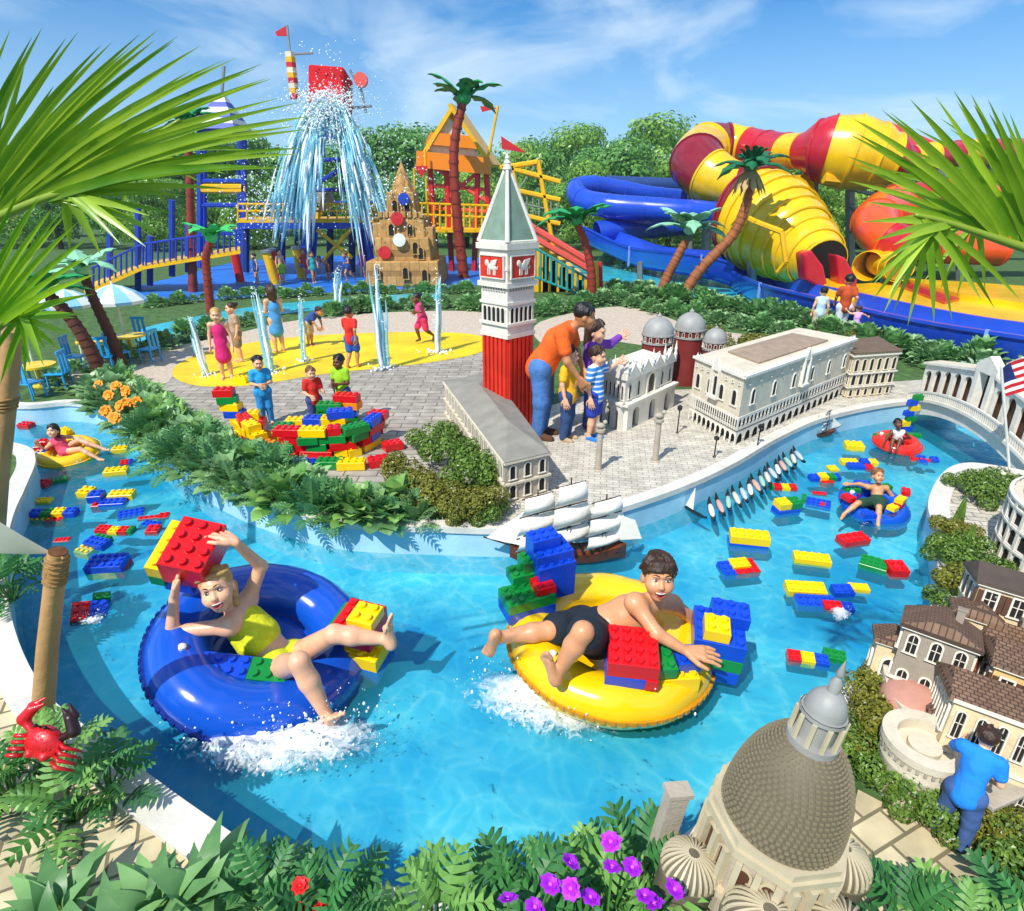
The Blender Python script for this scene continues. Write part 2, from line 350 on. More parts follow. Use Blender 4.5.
# ------------------------------------------------------------------ leaves and plants
def leaf(mb, base, d, up, L, W, kind='broad', droop=.5, fold=.25, n=5):
    d = d.normalized(); side = d.cross(up)
    if side.length < 1e-4: side = V((1, 0, 0))
    side.normalize(); up = side.cross(d).normalized()
    def mid(t): return base + d*(L*t*(1-.18*droop*t)) + up*(L*(.18*t-droop*.55*t*t))
    if kind == 'blade':
        vs = []; fs = []
        for i in range(n+1):
            t = i/n; w = W*max(.03, math.sin(PI*min(1, .12+.88*t)**.8))*.5; p = mid(t)
            vs += [p-side*w+up*fold*w, p, p+side*w+up*fold*w]
        for i in range(n): a = 3*i; fs += [(a, a+1, a+4, a+3), (a+1, a+2, a+5, a+4)]
        mb.add(vs, fs)
    elif kind == 'broad':
        vs = []; fs = []; prof = [.06, .72, 1, .9, .6, .02] if n == 5 else [.1, 1, .75, .02]
        n = len(prof)-1
        for i in range(n+1):
            t = i/n; w = W*.5*prof[i]; p = mid(t)
            vs += [p-side*w+up*fold*w, p, p+side*w+up*fold*w]
        for i in range(n): a = 3*i; fs += [(a, a+1, a+4, a+3), (a+1, a+2, a+5, a+4)]
        mb.add(vs, fs)
    else:                                            # deeply lobed leaf
        k = n; vs = [mid(i/k) for i in range(k+1)]; fs = []; cnt = k+1
        for sgn in (-1, 1):
            for i in range(k):
                t = (i+.5)/k; reach = W*.5*(math.sin(PI*(.2+.74*t))**.7)*(.88+.24*rnd.random()); c = mid(t)
                out = (side*sgn*.9+d*(.05+.75*t)).normalized(); w = d*(L/k*.62); dr = -up*reach*.16*droop; lf = up*fold*reach
                e1 = c+out*reach*.34+lf*.4; e2 = c+out*reach*.7+dr*.6+lf*.5; tip = c+out*reach*1.02+dr*1.8+lf*.2
                vs += [e1-w*.62, e1+w*.62, e2-w*.72, e2+w*.6, tip]; q = cnt; cnt += 5
                F = [(i, q, q+1, i+1), (q, q+2, q+3, q+1), (q+2, q+4, q+3)]
                fs += F if sgn > 0 else [f[::-1] for f in F]
        mb.add(vs, fs)
LM1 = leafmat('hedge leaf', '34743c', 'b8dc98'); LM2 = leafmat('lobed leaf', '24683a', '8cc47c'); LM3 = leafmat('fresh leaf', '3c8030', 'b4dc7c')
LM4 = leafmat('far shrub leaf', '347a3c', 'acdc8c'); LM5 = leafmat('mossy shrub leaf', '48501c', 'a8a63a'); LM6 = leafmat('fresh blade leaf', '2c6a34', '9ccc80', .25, .42)
LM7 = leafmat('tree leaf', '357a28', 'b4dc60', .35); LM8 = leafmat('frond leaf', '4a8a18', 'd2ea48', .35, .3); LM9 = leafmat('dark plastic palm leaf', '0d6a3a', '2fae5c', .1)
def plant_mesh(kind, n, rad, L, seed, mt, hgt_=.6):
    rnd.seed(seed); mb = MB()
    for i in range(n):
        t = (i+.5)/n; a = i*2.399+rnd.uniform(-.3, .3); el = R(8+76*(1-t)**.85)+rnd.uniform(-.15, .15)
        d = V((math.cos(a)*math.cos(el), math.sin(a)*math.cos(el), math.sin(el)))
        r0 = rad*(.25+.75*t)*rnd.uniform(.65, 1)
        base = V((math.cos(a)*r0*.8, math.sin(a)*r0*.8, rad*hgt_*(1-t*.85)*rnd.uniform(.7, 1.05)))
        ll = L*rnd.uniform(.7, 1.15)
        leaf(mb, base, d, V((0, 0, 1)), ll, ll*(.72 if kind == 'broad' else .8 if kind == 'lobed' else .3), kind, rnd.uniform(.4, .95), .22, 5 if kind != 'lobed' else 7)
    o = mb.build('plant', mt); return o
HEDGE = [plant_mesh('broad', 46, .3, .2, 1, LM1), plant_mesh('lobed', 34, .3, .24, 2, LM2), plant_mesh('broad', 40, .27, .23, 3, LM3), plant_mesh('lobed', 40, .26, .2, 4, LM1), plant_mesh('blade', 46, .24, .24, 5, LM3)]
FAR = [plant_mesh('broad', 110, .55, .2, 6, LM4, .8), plant_mesh('broad', 120, .5, .17, 7, LM1, .8)]
used = set()
def put(proto, p, sc, label, group, cat='plant', rz=None, name=None):
    if proto.name not in used: used.add(proto.name); o = proto
    else: o = proto.copy(); COL.objects.link(o)
    o.location = p; o.scale = (sc, sc, sc*rnd.uniform(.85, 1.15)); o.rotation_euler = (rnd.uniform(-.12, .12), rnd.uniform(-.12, .12), rnd.uniform(0, 6.28) if rz is None else rz)
    if name: o.name = name
    tag(o, label, cat, group); return o
def along(l, n, jit, z=LZ):
    pts = crom(gp(l, z), 8); out = []; seg = [(b-a).length for a, b in zip(pts, pts[1:])]; tot = sum(seg)
    for i in range(n):
        s = tot*(i+.5)/n; k = 0
        while k < len(seg)-1 and s > seg[k]: s -= seg[k]; k += 1
        p = pts[k].lerp(pts[k+1], s/seg[k]); out.append(p+V((rnd.uniform(-jit, jit), rnd.uniform(-jit, jit), 0)))
    return out
KL = ['broad leaved pale green plant spilling over the island wall', 'dark split leaved plant in the hedge on the island wall', 'bright broad leaved plant in the hedge on the island wall', 'small feathery plant in the hedge on the island wall', 'narrow bladed bright plant in the hedge on the island wall']
KG = ['broad leaved plants of the island hedge', 'dark split leaved plants of the island hedge', 'bright broad leaved plants of the island hedge', 'small feathery plants of the island hedge', 'narrow bladed plants of the island hedge']
rnd.seed(21)
for row, n, j, sc in (([(90, 402), (128, 420), (160, 447), (208, 478), (268, 500), (338, 517), (425, 523)], 36, .06, .92),
                 ([(95, 392), (138, 408), (172, 436), (218, 464), (280, 488), (345, 507), (400, 515)], 30, .1, .92),
                 ([(95, 375), (140, 392), (178, 418), (225, 450), (282, 476)], 17, .1, .8)):
    for p in along(row, n, j):
        k = rnd.choice([0, 0, 1, 2, 2, 3, 4]); put(HEDGE[k], p, sc*rnd.uniform(.8, 1.2), KL[k], KG[k], name='hedge_plant')
# second bank of plants round the tables and behind the splash pad
def far_row(l, n, j, s, label, group, ks=(0, 1)):
    for p in along(l, n, j): put(FAR[rnd.choice(ks)], p, s*rnd.uniform(.8, 1.2), label, group, 'shrub', name='leafy_shrub')
far_row([(40, 395), (110, 372), (150, 350), (215, 334), (250, 322)], 15, .25, .62, 'leafy green shrub beside the stream left of the splash pad', 'shrubs left of the splash pad')
far_row([(150, 308), (220, 300), (300, 296), (390, 293), (475, 293)], 44, .25, .55, 'leafy green shrub between the stream and the blue plaza', 'shrubs between stream and plaza')
far_row([(330, 318), (390, 309), (450, 308), (480, 310)], 22, .3, .7, 'leafy green shrub behind the splash pad fountains', 'shrubs behind the splash pad')
far_row([(540, 318), (560, 312), (600, 303), (625, 300)], 10, .3, .75, 'leafy green shrub right of the brick bell tower', 'shrubs right of the bell tower')
far_row([(620, 292), (680, 303), (740, 313), (800, 327), (850, 343), (900, 357), (975, 370), (1030, 376)], 56, .3, .78, 'leafy green shrub in the long hedge below the blue flume', 'hedge shrubs below the blue flume')
far_row([(610, 300), (660, 313), (730, 326), (790, 338)], 26, .2, .6, 'low leafy shrub along the gravel path', 'low shrubs along the gravel path')
far_row([(600, 262), (660, 272), (720, 278), (765, 287)], 16, .5, .9, 'pale green shrub on the slope beside the flume stream', 'shrubs beside the flume stream')
far_row([(660, 345), (700, 348), (750, 352), (805, 358)], 8, .15, .5, 'low dark green shrub behind the white palace', 'shrubs behind the white palace')
# ------------------------------------------------------------------ trees beyond the park
def tree_mesh(seed, h, r, mt, leafn=1500, ls=.5):
    rnd.seed(seed); tr = MB(); cr = MB()
    tr.tube([(0, 0, 0), (.1, .05, h*.3), (0, .1, h*.62)], [h*.035, h*.026, h*.012], 8)
    lobes = []
    for i in range(20):
        a = i*2.4; t = rnd.random(); z = h*(.16+.74*t); q = r*(.8*math.sin(PI*(.22+.70*t)))*rnd.uniform(.5, 1)
        c = V((math.cos(a)*q, math.sin(a)*q, z)); lobes.append((c, r*rnd.uniform(.3, .5)))
        tr.tube([(0, 0, h*(.25+.2*t)), c*.6+V((0, 0, h*.12)), c], [h*.012, h*.008, h*.003], 5)
    for i in range(leafn):
        c, q = lobes[i % 20]; th = rnd.uniform(0, 2*PI); ph = math.acos(rnd.uniform(-.75, 1)); rr = q*rnd.uniform(.62, 1.08)
        nn = V((math.sin(ph)*math.cos(th), math.sin(ph)*math.sin(th), math.cos(ph)*.85)); p = c+nn*rr
        u = nn.cross(V((rnd.uniform(-1, 1), rnd.uniform(-1, 1), rnd.uniform(-.3, 1)))).normalized(); v = (nn+V((rnd.uniform(-.7, .7), rnd.uniform(-.7, .7), rnd.uniform(-.5, .5)))).normalized().cross(u)
        s = ls*rnd.uniform(.5, 1.1)
        cr.add([p-u*s*.5, p-v*s*.32+u*.1*s, p+u*s*.6, p+v*s*.34+u*.05*s], [(0, 1, 2, 3)])
    return tr, cr
def make_tree(seed, h, r, mt, leafn, ls, name, label, group):
    t = thing(name, label, 'tree', group=group); tr, cr = tree_mesh(seed, h, r, mt, leafn, ls)
    tr.build('trunk', BARK, t, smooth=True); cr.build('crown', mt, t); return t
BARK = mat('bark', '5a4632', .9, .3, 8, .6, 30)
TP = [make_tree(5, 9, 4.2, LM7, 9000, .36, 'leafy_tree', 'x', 'y'), make_tree(6, 9.5, 3.6, leafmat('tree leaf dark', '2c6e2e', '8cc45c', .3), 8500, .36, 'leafy_tree', 'x', 'y'), make_tree(7, 8.5, 4.6, leafmat('tree leaf light', '529628', 'cce86c', .35), 9000, .36, 'leafy_tree', 'x', 'y')]
TL = ['mid green leafy tree in the wood behind the water park', 'dark green leafy tree in the wood behind the water park', 'bright yellow green leafy tree in the wood behind the water park']
TG = ['mid green trees of the wood', 'dark green trees of the wood', 'bright green trees of the wood']
rnd.seed(3); tu = set()
def put_tree(px, topy, Y, k):
    b = at(px, 230, Y); b.z = LZ; h = at(px, topy, Y).z-LZ
    o = TP[k] if k not in tu else copy_tree(TP[k]); tu.add(k)
    s = h/9.0; o.location = b; o.scale = (s*rnd.uniform(1., 1.25),)*2+(s,); o.rotation_euler = (0, 0, rnd.uniform(0, 6.28)); o['label'] = TL[k]; o['group'] = TG[k]
tops = [(-60, 170), (0, 165), (60, 150), (110, 160), (165, 120), (205, 112), (250, 120), (300, 135), (350, 130), (395, 118), (430, 114), (470, 140), (510, 122), (540, 128), (575, 122), (610, 124), (650, 122), (690, 140), (740, 150), (800, 150), (860, 140), (930, 140), (1000, 150), (1080, 150)]
for i, (px, ty) in enumerate(tops):
    put_tree(px, ty+rnd.uniform(-4, 6), rnd.uniform(44, 54), rnd.choice([0, 1, 2]) if px > 480 else rnd.choice([0, 1, 1]))
for i, px in enumerate(range(-60, 1100, 40)):
    put_tree(px+rnd.uniform(-14, 14), rnd.uniform(158, 190), rnd.uniform(34, 42), rnd.choice([0, 2, 2, 1]) if px > 450 else rnd.choice([0, 1]))
# ------------------------------------------------------------------ bodies: signed distance fields meshed with surface nets
def surf_nets(D, org, h):
    Sg = D < 0; nx, ny, nz = D.shape
    def cr(a, i, j, k): return a[i:nx-1+i, j:ny-1+j, k:nz-1+k]
    cnt = sum(cr(Sg, i, j, k).astype(np.int8) for i in (0, 1) for j in (0, 1) for k in (0, 1))
    act = (cnt > 0) & (cnt < 8); n = int(act.sum())
    idx = -np.ones(act.shape, np.int64); idx[act] = np.arange(n)
    I = np.argwhere(act).astype(float); pos = np.zeros((n, 3)); w = np.zeros(n)
    cs = [(i, j, k) for i in (0, 1) for j in (0, 1) for k in (0, 1)]
    dv = {c: cr(D, *c)[act] for c in cs}
    for a in cs:
        for ax in range(3):
            if a[ax]: continue
            b = list(a); b[ax] = 1; b = tuple(b)
            d0, d1 = dv[a], dv[b]; m = (d0 < 0) != (d1 < 0)
            t = d0[m]/(d0[m]-d1[m]); p = np.tile(np.array(a, float), (m.sum(), 1)); p[:, ax] += t
            pos[m] += p; w[m] += 1
    vs = (I+pos/w[:, None])*h+org
    fs = []
    for ax in range(3):
        sl0 = [slice(1, -1)]*3; sl0[ax] = slice(0, -1); sl1 = list(sl0); sl1[ax] = slice(1, None)
        a, b = Sg[tuple(sl0)], Sg[tuple(sl1)]; q = np.argwhere(a != b); 
        if not len(q): continue
        off = np.ones(3, int); off[ax] = 0; q = q+off; s = a[a != b]
        u, v = (ax+1) % 3, (ax+2) % 3; eu = np.zeros(3, int); eu[u] = 1; ev = np.zeros(3, int); ev[v] = 1
        g = lambda p: idx[p[:, 0], p[:, 1], p[:, 2]]
        F = np.stack([g(q-eu-ev), g(q-ev), g(q), g(q-eu)], 1); F[~s] = F[~s][:, ::-1]; fs.append(F)
    return vs, np.concatenate(fs)
def sdf(prims, h, k=.02):
    """prims: ('c',a,b,ra,rb[,k]) capsule, ('e',c,(rx,ry,rz),R[,k]) ellipsoid, ('-',c,(r),R[,k]) carved ellipsoid, ('cut',point,normal)"""
    lo = np.full(3, 1e9); hi = -lo
    for p in prims:
        if p[0] == 'c':
            for q, r in ((p[1], p[3]), (p[2], p[4])): lo = np.minimum(lo, np.array(q)-r); hi = np.maximum(hi, np.array(q)+r)
        elif p[0] == 'e': r = max(p[2]); lo = np.minimum(lo, np.array(p[1])-r); hi = np.maximum(hi, np.array(p[1])+r)
    lo -= 3*h; hi += 3*h; n = np.ceil((hi-lo)/h).astype(int)+1
    D = np.full(n, .3, np.float32); ax = [lo[i]+h*np.arange(n[i]) for i in range(3)]
    for p in prims:
        if p[0] == 'cut':
            P = np.array(p[1]); q = np.array(p[2])
            X = (ax[0]-P[0])[:, None, None]*q[0]+(ax[1]-P[1])[None, :, None]*q[1]+(ax[2]-P[2])[None, None, :]*q[2]
            D = np.maximum(D, X.astype(np.float32)); continue
        if p[0] == 'c':
            a, b = np.array(p[1], float), np.array(p[2], float); R0 = max(p[3], p[4]); L0 = np.minimum(a, b)-R0; H0 = np.maximum(a, b)+R0; kk = p[5] if len(p) > 5 else k
        else: a = np.array(p[1], float); R0 = max(p[2]); L0 = a-R0; H0 = a+R0; kk = p[4] if len(p) > 4 else k
        mg = kk*1.5+3*h
        i0 = np.clip(np.floor((L0-mg-lo)/h).astype(int), 0, n); i1 = np.clip(np.ceil((H0+mg-lo)/h).astype(int)+1, 0, n)
        if (i1 <= i0).any(): continue
        sl = tuple(slice(i0[i], i1[i]) for i in range(3))
        X = np.stack(np.meshgrid(*[ax[i][sl[i]] for i in range(3)], indexing='ij'), -1)-a
        if p[0] == 'c':
            ba = b-a; t = np.clip((X@ba)/max(ba@ba, 1e-9), 0, 1); d = np.linalg.norm(X-t[..., None]*ba, axis=-1)-(p[3]+t*(p[4]-p[3]))
        else:
            if p[3] is not None: X = X@np.array(p[3])          # columns = axes
            r = np.array(p[2]); k0 = np.linalg.norm(X/r, axis=-1); k1 = np.linalg.norm(X/(r*r), axis=-1)+1e-9; d = k0*(k0-1)/k1
        c = D[sl]
        if p[0] == '-':
            hh = np.maximum(kk-np.abs(c+d), 0)/max(kk, 1e-6); D[sl] = np.maximum(c, -d)+hh*hh*kk*.25
        else:
            hh = np.maximum(kk-np.abs(c-d), 0)/max(kk, 1e-6); D[sl] = np.minimum(c, d)-hh*hh*kk*.25
    D[0], D[-1] = .3, .3; D[:, 0], D[:, -1] = .3, .3; D[:, :, 0], D[:, :, -1] = .3, .3
    return surf_nets(D, lo, h)
def sdf_obj(name, prims, h, m, parent=None, k=.02):
    vs, fs = sdf(prims, h, k)
    me = bpy.data.meshes.new(name); me.from_pydata(vs.tolist(), [], fs.tolist()); me.materials.append(m)
    me.polygons.foreach_set('use_smooth', [True]*len(me.polygons)); me.update()
    o = bpy.data.objects.new(name, me); COL.objects.link(o)
    if parent: o.parent = parent
    return o
def skin(n, c):
    m = mat('skin '+n, c, .42, .09, 16, .07, 70, sub=.25); nt = m.node_tree; P = nt.nodes['Principled BSDF']; src = P.inputs['Base Color'].links[0].from_socket
    tc = nt.nodes.new('ShaderNodeTexCoord'); nz = nt.nodes.new('ShaderNodeTexNoise'); nz.inputs['Scale'].default_value = 6; nz.inputs['Detail'].default_value = 8; nz.inputs['Roughness'].default_value = .7; nt.links.new(tc.outputs['Object'], nz.inputs['Vector'])
    mr = nt.nodes.new('ShaderNodeMapRange'); mr.inputs['From Min'].default_value = .45; mr.inputs['From Max'].default_value = .75; mr.inputs['To Max'].default_value = .4; nt.links.new(nz.outputs['Fac'], mr.inputs['Value'])
    mx = nt.nodes.new('ShaderNodeMix'); mx.data_type = 'RGBA'; rc = hexc(c); mx.inputs['B'].default_value = (rc[0]*.86, rc[1]*.58, rc[2]*.5, 1); nt.links.new(mr.outputs[0], mx.inputs['Factor']); nt.links.new(src, mx.inputs['A']); nt.links.new(mx.outputs['Result'], P.inputs['Base Color'])
    P.inputs['Coat Weight'].default_value = .04; P.inputs['Coat Roughness'].default_value = .2; return m
SK = {'fair': skin('fair', 'e8b490'), 'tan': skin('tan', 'c98a5c'), 'brown': skin('brown', '6b3f24'), 'med': skin('medium', 'd89c70')}
def cloth(c, v=.14):
    if c != '3a86d8' or 'cloth '+c in MATS: return mat('cloth '+c, c, .85, v, 14, .55, 20)
    m = mat('cloth '+c, c, .85, v, 14, .55, 20); nt = m.node_tree; P = nt.nodes['Principled BSDF']; src = P.inputs['Base Color'].links[0].from_socket
    tc = nt.nodes.new('ShaderNodeTexCoord'); wv = nt.nodes.new('ShaderNodeTexWave'); wv.bands_direction = 'Z'; wv.inputs['Scale'].default_value = 5.5; nt.links.new(tc.outputs['Object'], wv.inputs['Vector'])
    st = nt.nodes.new('ShaderNodeMath'); st.operation = 'GREATER_THAN'; st.inputs[1].default_value = .72; nt.links.new(wv.outputs['Fac'], st.inputs[0])
    mx = nt.nodes.new('ShaderNodeMix'); mx.data_type = 'RGBA'; mx.inputs['B'].default_value = (.75, .85, .92, 1); nt.links.new(st.outputs[0], mx.inputs['Factor']); nt.links.new(src, mx.inputs['A']); nt.links.new(mx.outputs['Result'], P.inputs['Base Color']); return m
HAIR = {'brown': mat('brown hair', '3a2413', .45, .3, 30, .4, 80), 'black': mat('black hair', '14100e', .4, .3, 30, .4, 80), 'blond': mat('blond hair', 'c09a58', .5, .25, 30, .4, 80), 'lbrown': mat('light brown hair', '7a5228', .5, .25, 30, .4, 80)}
EYEW = mat('eye white', 'e8e6e2', .25, .02); EYED = mat('dark iris', '22160e', .2, .1); LIP = mat('lip', 'b8524a', .45, .1); TEETH = mat('teeth', 'f2efe6', .3, .02); BROW = mat('eyebrow hair', '4a3018', .8, .1)
def basis(f, u):
    f = V(f).normalized(); s = f.cross(V(u)).normalized(); u = s.cross(f)
    return s, f, u                                  # right-hand: s = towards person's right-looking axis
def hand_prims(w, d, n, L, spread=.5, curl=.3, side=1):
    """wrist w, pointing d, back-of-hand normal n, length L"""
    d = d.normalized(); n = (n-d*n.dot(d)).normalized(); s = d.cross(n)*side; P = []
    palm = w+d*L*.27
    for o in (-.14, 0, .14): P.append(('c', w+d*L*.08+s*o*L*.7, w+d*L*.45+s*o*L*1.15, L*.105, L*.1, L*.06))
    for i, (o, ln) in enumerate(((-.23, .44), (-.08, .5), (.07, .47), (.21, .36))):
        a = w+d*L*.46+s*o*L; dd = (d+s*o*spread).normalized(); b = a+dd*ln*L*.5-n*L*.06*curl; c = b+(dd-n*curl*1.3).normalized()*ln*L*.5
        P += [('c', a, b, L*.062, L*.056, L*.025), ('c', b, c, L*.056, L*.046, L*.02)]
    a = w+d*L*.12-s*.2*L; b = a+(d*.7-s*.75).normalized()*L*.28; c = b+(d*.95-s*.25-n*.3).normalized()*L*.24
    P += [('c', a, b, L*.085, L*.066, L*.05), ('c', b, c, L*.066, L*.052, L*.02)]
    return P
def head_prims(c, f, u, s):
    """c centre, f facing, u up, s head height"""
    x, f, u = basis(f, u); Rm = np.array([list(x), list(f), list(u)]).T; q = s/.22; P = []
    o = lambda a, b, e: c+x*a*q+f*b*q+u*e*q
    P += [('e', o(0, -.012, .022), (.076*q, .094*q, .088*q), Rm, .02*q), ('e', o(0, .018, -.045), (.058*q, .066*q, .062*q), Rm, .035*q),
          ('c', o(-.034, .062, -.045), o(-.03, .068, -.04), .016*q, .016*q, .025*q), ('c', o(.034, .062, -.045), o(.03, .068, -.04), .016*q, .016*q, .025*q),
          ('e', o(0, .052, -.092), (.026*q, .022*q, .018*q), Rm, .03*q)]
    for sg in (-1, 1):
        P += [('e', o(sg*.042, .05, -.03), (.026*q, .024*q, .024*q), Rm, .03*q), ('e', o(sg*.077, -.012, -.012), (.010*q, .02*q, .03*q), Rm, .008*q),
              ('-', o(sg*.031, .093, .008), (.019*q, .017*q, .012*q), Rm, .012*q)]
    P += [('c', o(0, .080, .002), o(0, .096, -.026), .008*q, .011*q, .012*q), ('e', o(0, .092, -.030), (.0155*q, .011*q, .009*q), Rm, .008*q),
          ('e', o(0, .082, .028), (.05*q, .012*q, .010*q), Rm, .012*q)]
    return P, o, Rm, q
def foot_prims(an, toe, sole, L):
    d = (toe-an); d = d-V(sole)*d.dot(V(sole)); d.normalize(); n = V(sole).normalized(); s = d.cross(n)
    heel = an+n*L*.16-d*L*.17; ball = heel+d*L*.66; P = [('e', heel, (L*.15,)*3, None, L*.1), ('c', an, heel+d*L*.12, L*.15, L*.14, L*.1), ('c', heel+n*L*.03, ball+s*L*.08, L*.13, L*.1, L*.1), ('c', heel+d*L*.1, ball-s*L*.1, L*.12, L*.1, L*.1)]
    for i in range(5):
        b = ball+s*L*(.18-.092*i)+d*L*(.08-.022*i*i*.5); P += [('c', b, b+d*L*(.19-.016*i)+n*L*.05, L*(.062-.005*i), L*(.056-.005*i), L*.018)]
    return P
def face_detail(r, o, Rm, q):
    Mx = Matrix(Rm.tolist()); add = lambda nm, m, f: (f(mb := MB()), mb.build(nm, m, r, smooth=True))
    for sg in (-1, 1):
        e = add('eye', EYEW, lambda mb: mb.ball(o(sg*.031, .0735, .007), (.0135*q, .0145*q, .0072*q), 12, 8, Mx))[1]
        mb = MB(); mb.ball(o(sg*.030, .0835, .007), (.0058*q, .0055*q, .0058*q), 10, 8, Mx); mb.build('iris', EYED, e, smooth=True)
        add('eyebrow', BROW, lambda mb: mb.tube([o(sg*.013, .0935, .030), o(sg*.028, .0915, .0355), o(sg*.047, .079, .031)], [.0026*q, .0032*q, .0016*q], 6))
        add('eyelid', EYED, lambda mb: mb.tube([o(sg*.018, .083, .011), o(sg*.031, .0875, .0145), o(sg*.045, .0785, .010)], .0016*q, 5))
    add('mouth', mat('inner mouth', '5a1818', .5), lambda mb: mb.ball(o(0, .0765, -.0635), (.029*q, .017*q, .017*q), 14, 8, Mx))
    add('teeth', TEETH, lambda mb: mb.ball(o(0, .0805, -.0575), (.026*q, .0155*q, .0078*q), 14, 8, Mx))
    add('lips', LIP, lambda mb: (mb.tube([o(-.031, .0745, -.051), o(-.015, .090, -.0515), o(0, .0945, -.0525), o(.015, .090, -.0515), o(.031, .0745, -.051)], [.002*q, .003*q, .0036*q, .003*q, .002*q], 6), mb.tube([o(-.031, .0745, -.051), o(-.019, .086, -.073), o(0, .091, -.0825), o(.019, .086, -.073), o(.031, .0745, -.051)], [.002*q, .0042*q, .0048*q, .0042*q, .002*q], 6)))
def person(label, J, look=None, H=1.2, skinc='fair', hair=('brown', 'short'), wear=(), vox=.011, loc=(0, 0, 0), rz=0, sc=1, group=None, hs=1.0, up=(0, 0, 1), shoes=None, plain=False, face=False, absj=False, feet=None, hands=None):
    """J overrides of unit-height joints (x right of picture when facing -Y); wear: list of (kind, colour)"""
    r = thing('person', label, 'person', loc, rz, group, sc=sc)
    B = dict(hip=(0, 0, .52), chest=(0, .005, .70), neck=(0, 0, .815), head=(0, -.012, .915), shL=(-.098, 0, .785), shR=(.098, 0, .785),
             elL=(-.135, .01, .64), elR=(.135, .01, .64), wrL=(-.145, -.03, .50), wrR=(.145, -.03, .50), hiL=(-.05, 0, .5), hiR=(.05, 0, .5),
             knL=(-.055, -.012, .275), knR=(.055, -.012, .275), anL=(-.058, .012, .045), anR=(.058, .012, .045), toL=(-.066, -.085, .018), toR=(.066, -.085, .018))
    B.update(J); B = {k: V(v)*(1 if absj else H) for k, v in B.items()}; j = lambda n: B[n]
    t = H/1.2; rr = lambda a: a*t
    f = V(look) if look else V((0, -1, 0))
    hsz = .165*H*hs*(1.15 if H < 1.3 else 1.0)
    P = [('c', j('hip'), j('chest'), rr(.085), rr(.088), rr(.05)), ('c', j('shL'), j('shR'), rr(.045), rr(.045), rr(.05)), ('c', j('hiL'), j('hiR'), rr(.075), rr(.075), rr(.04)),
         ('c', j('chest'), j('neck'), rr(.082), rr(.035), rr(.04)), ('c', j('neck'), j('head'), rr(.036), rr(.034), rr(.02))]
    hp, o, Rm, q = head_prims(j('head'), f, up, hsz); P += hp
    for s, sg in (('L', -1), ('R', 1)):
        P += [('c', j('sh'+s), j('el'+s), rr(.038), rr(.029), rr(.03)), ('c', j('el'+s), j('wr'+s), rr(.03), rr(.020), rr(.015)),
              ('c', j('hi'+s), j('kn'+s), rr(.066), rr(.043), rr(.03)), ('c', j('kn'+s), j('kn'+s).lerp(j('an'+s), .35), rr(.043), rr(.044), rr(.015)), ('c', j('kn'+s).lerp(j('an'+s), .35), j('an'+s), rr(.044), rr(.025), rr(.015)),
              ]
        if feet: P += foot_prims(j('an'+s), j('to'+s), feet[s], rr(.16))
        else: P += [('c', j('an'+s)+V((0, 0, -.012*H)), j('to'+s), rr(.03), rr(.022), rr(.02))]
        d = j('wr'+s)-j('el'+s); nn = V((sg, 0, 0))
        if abs(d.normalized().dot(nn)) > .9: nn = V((0, 0, 1))
        if hands and s in hands: P += hand_prims(j('wr'+s), V(hands[s][0]), V(hands[s][1]), rr(.155), hands[s][2], hands[s][3], sg*hands[s][4]); continue
        P += hand_prims(j('wr'+s), d, nn, rr(.155), .5, .35, sg) if not plain else [('e', j('wr'+s)+d.normalized()*rr(.06), (rr(.03), rr(.03), rr(.05)), None, rr(.02))]
    sdf_obj('body', P, vox*t, SK[skinc], r, rr(.02))
    iw = rr(.014)
    for kind, col in wear:
        m = cloth(col); Q = []
        if kind in ('shirt', 'tank', 'longshirt'):
            Q = [('c', j('hip')-(j('chest')-j('hip'))*.22, j('hip'), rr(.098)+iw, rr(.092)+iw, rr(.03)), ('c', j('hip'), j('chest'), rr(.088)+iw, rr(.09)+iw, rr(.05)), ('c', j('chest'), j('neck').lerp(j('chest'), .3), rr(.086)+iw, rr(.06)+iw*.5, rr(.04)), ('c', j('shL').lerp(j('shR'), .08), j('shR').lerp(j('shL'), .08), rr(.045)+iw*.7, rr(.045)+iw*.7, rr(.05))]
            if kind != 'tank':
                e = .6 if kind == 'shirt' else 1.0
                for s in 'LR':
                    Q += [('c', j('sh'+s), j('sh'+s).lerp(j('el'+s), e), rr(.042)+iw, rr(.04)+iw*.8, rr(.03))]
                    if kind == 'longshirt': Q += [('c', j('el'+s), j('el'+s).lerp(j('wr'+s), .9), rr(.032)+iw, rr(.026)+iw, rr(.02))]
        elif kind in ('shorts', 'pants', 'briefs'):
            Q = [('c', j('hiL'), j('hiR'), rr(.078)+iw, rr(.078)+iw, rr(.04))]+([('c', j('hip'), j('hip').lerp(j('chest'), .25), rr(.086)+iw*.6, rr(.084)+iw*.6, rr(.03))] if kind != 'briefs' else [])
            e = {'shorts': .8, 'pants': 1, 'briefs': .25}[kind]
            for s in 'LR':
                Q += [('c', j('hi'+s), j('hi'+s).lerp(j('kn'+s), e), rr(.069)+iw, rr(.05)+iw*(2.0 if kind == 'shorts' else 1.1), rr(.03))]
                if kind == 'pants': Q += [('c', j('kn'+s), j('kn'+s).lerp(j('an'+s), .97), rr(.048)+iw, rr(.036)+iw, rr(.03))]
        elif kind == 'dress':
            Q = [('c', j('hip'), j('chest'), rr(.088)+iw, rr(.09)+iw, rr(.05)), ('c', j('chest'), j('chest').lerp(j('neck'), .35), rr(.088)+iw, rr(.075)+iw, rr(.04)), ('c', j('hip'), j('knL').lerp(j('knR'), .5)*.75+j('hip')*.25, rr(.09)+iw, rr(.115)+iw, rr(.05))]
        elif kind == 'top':
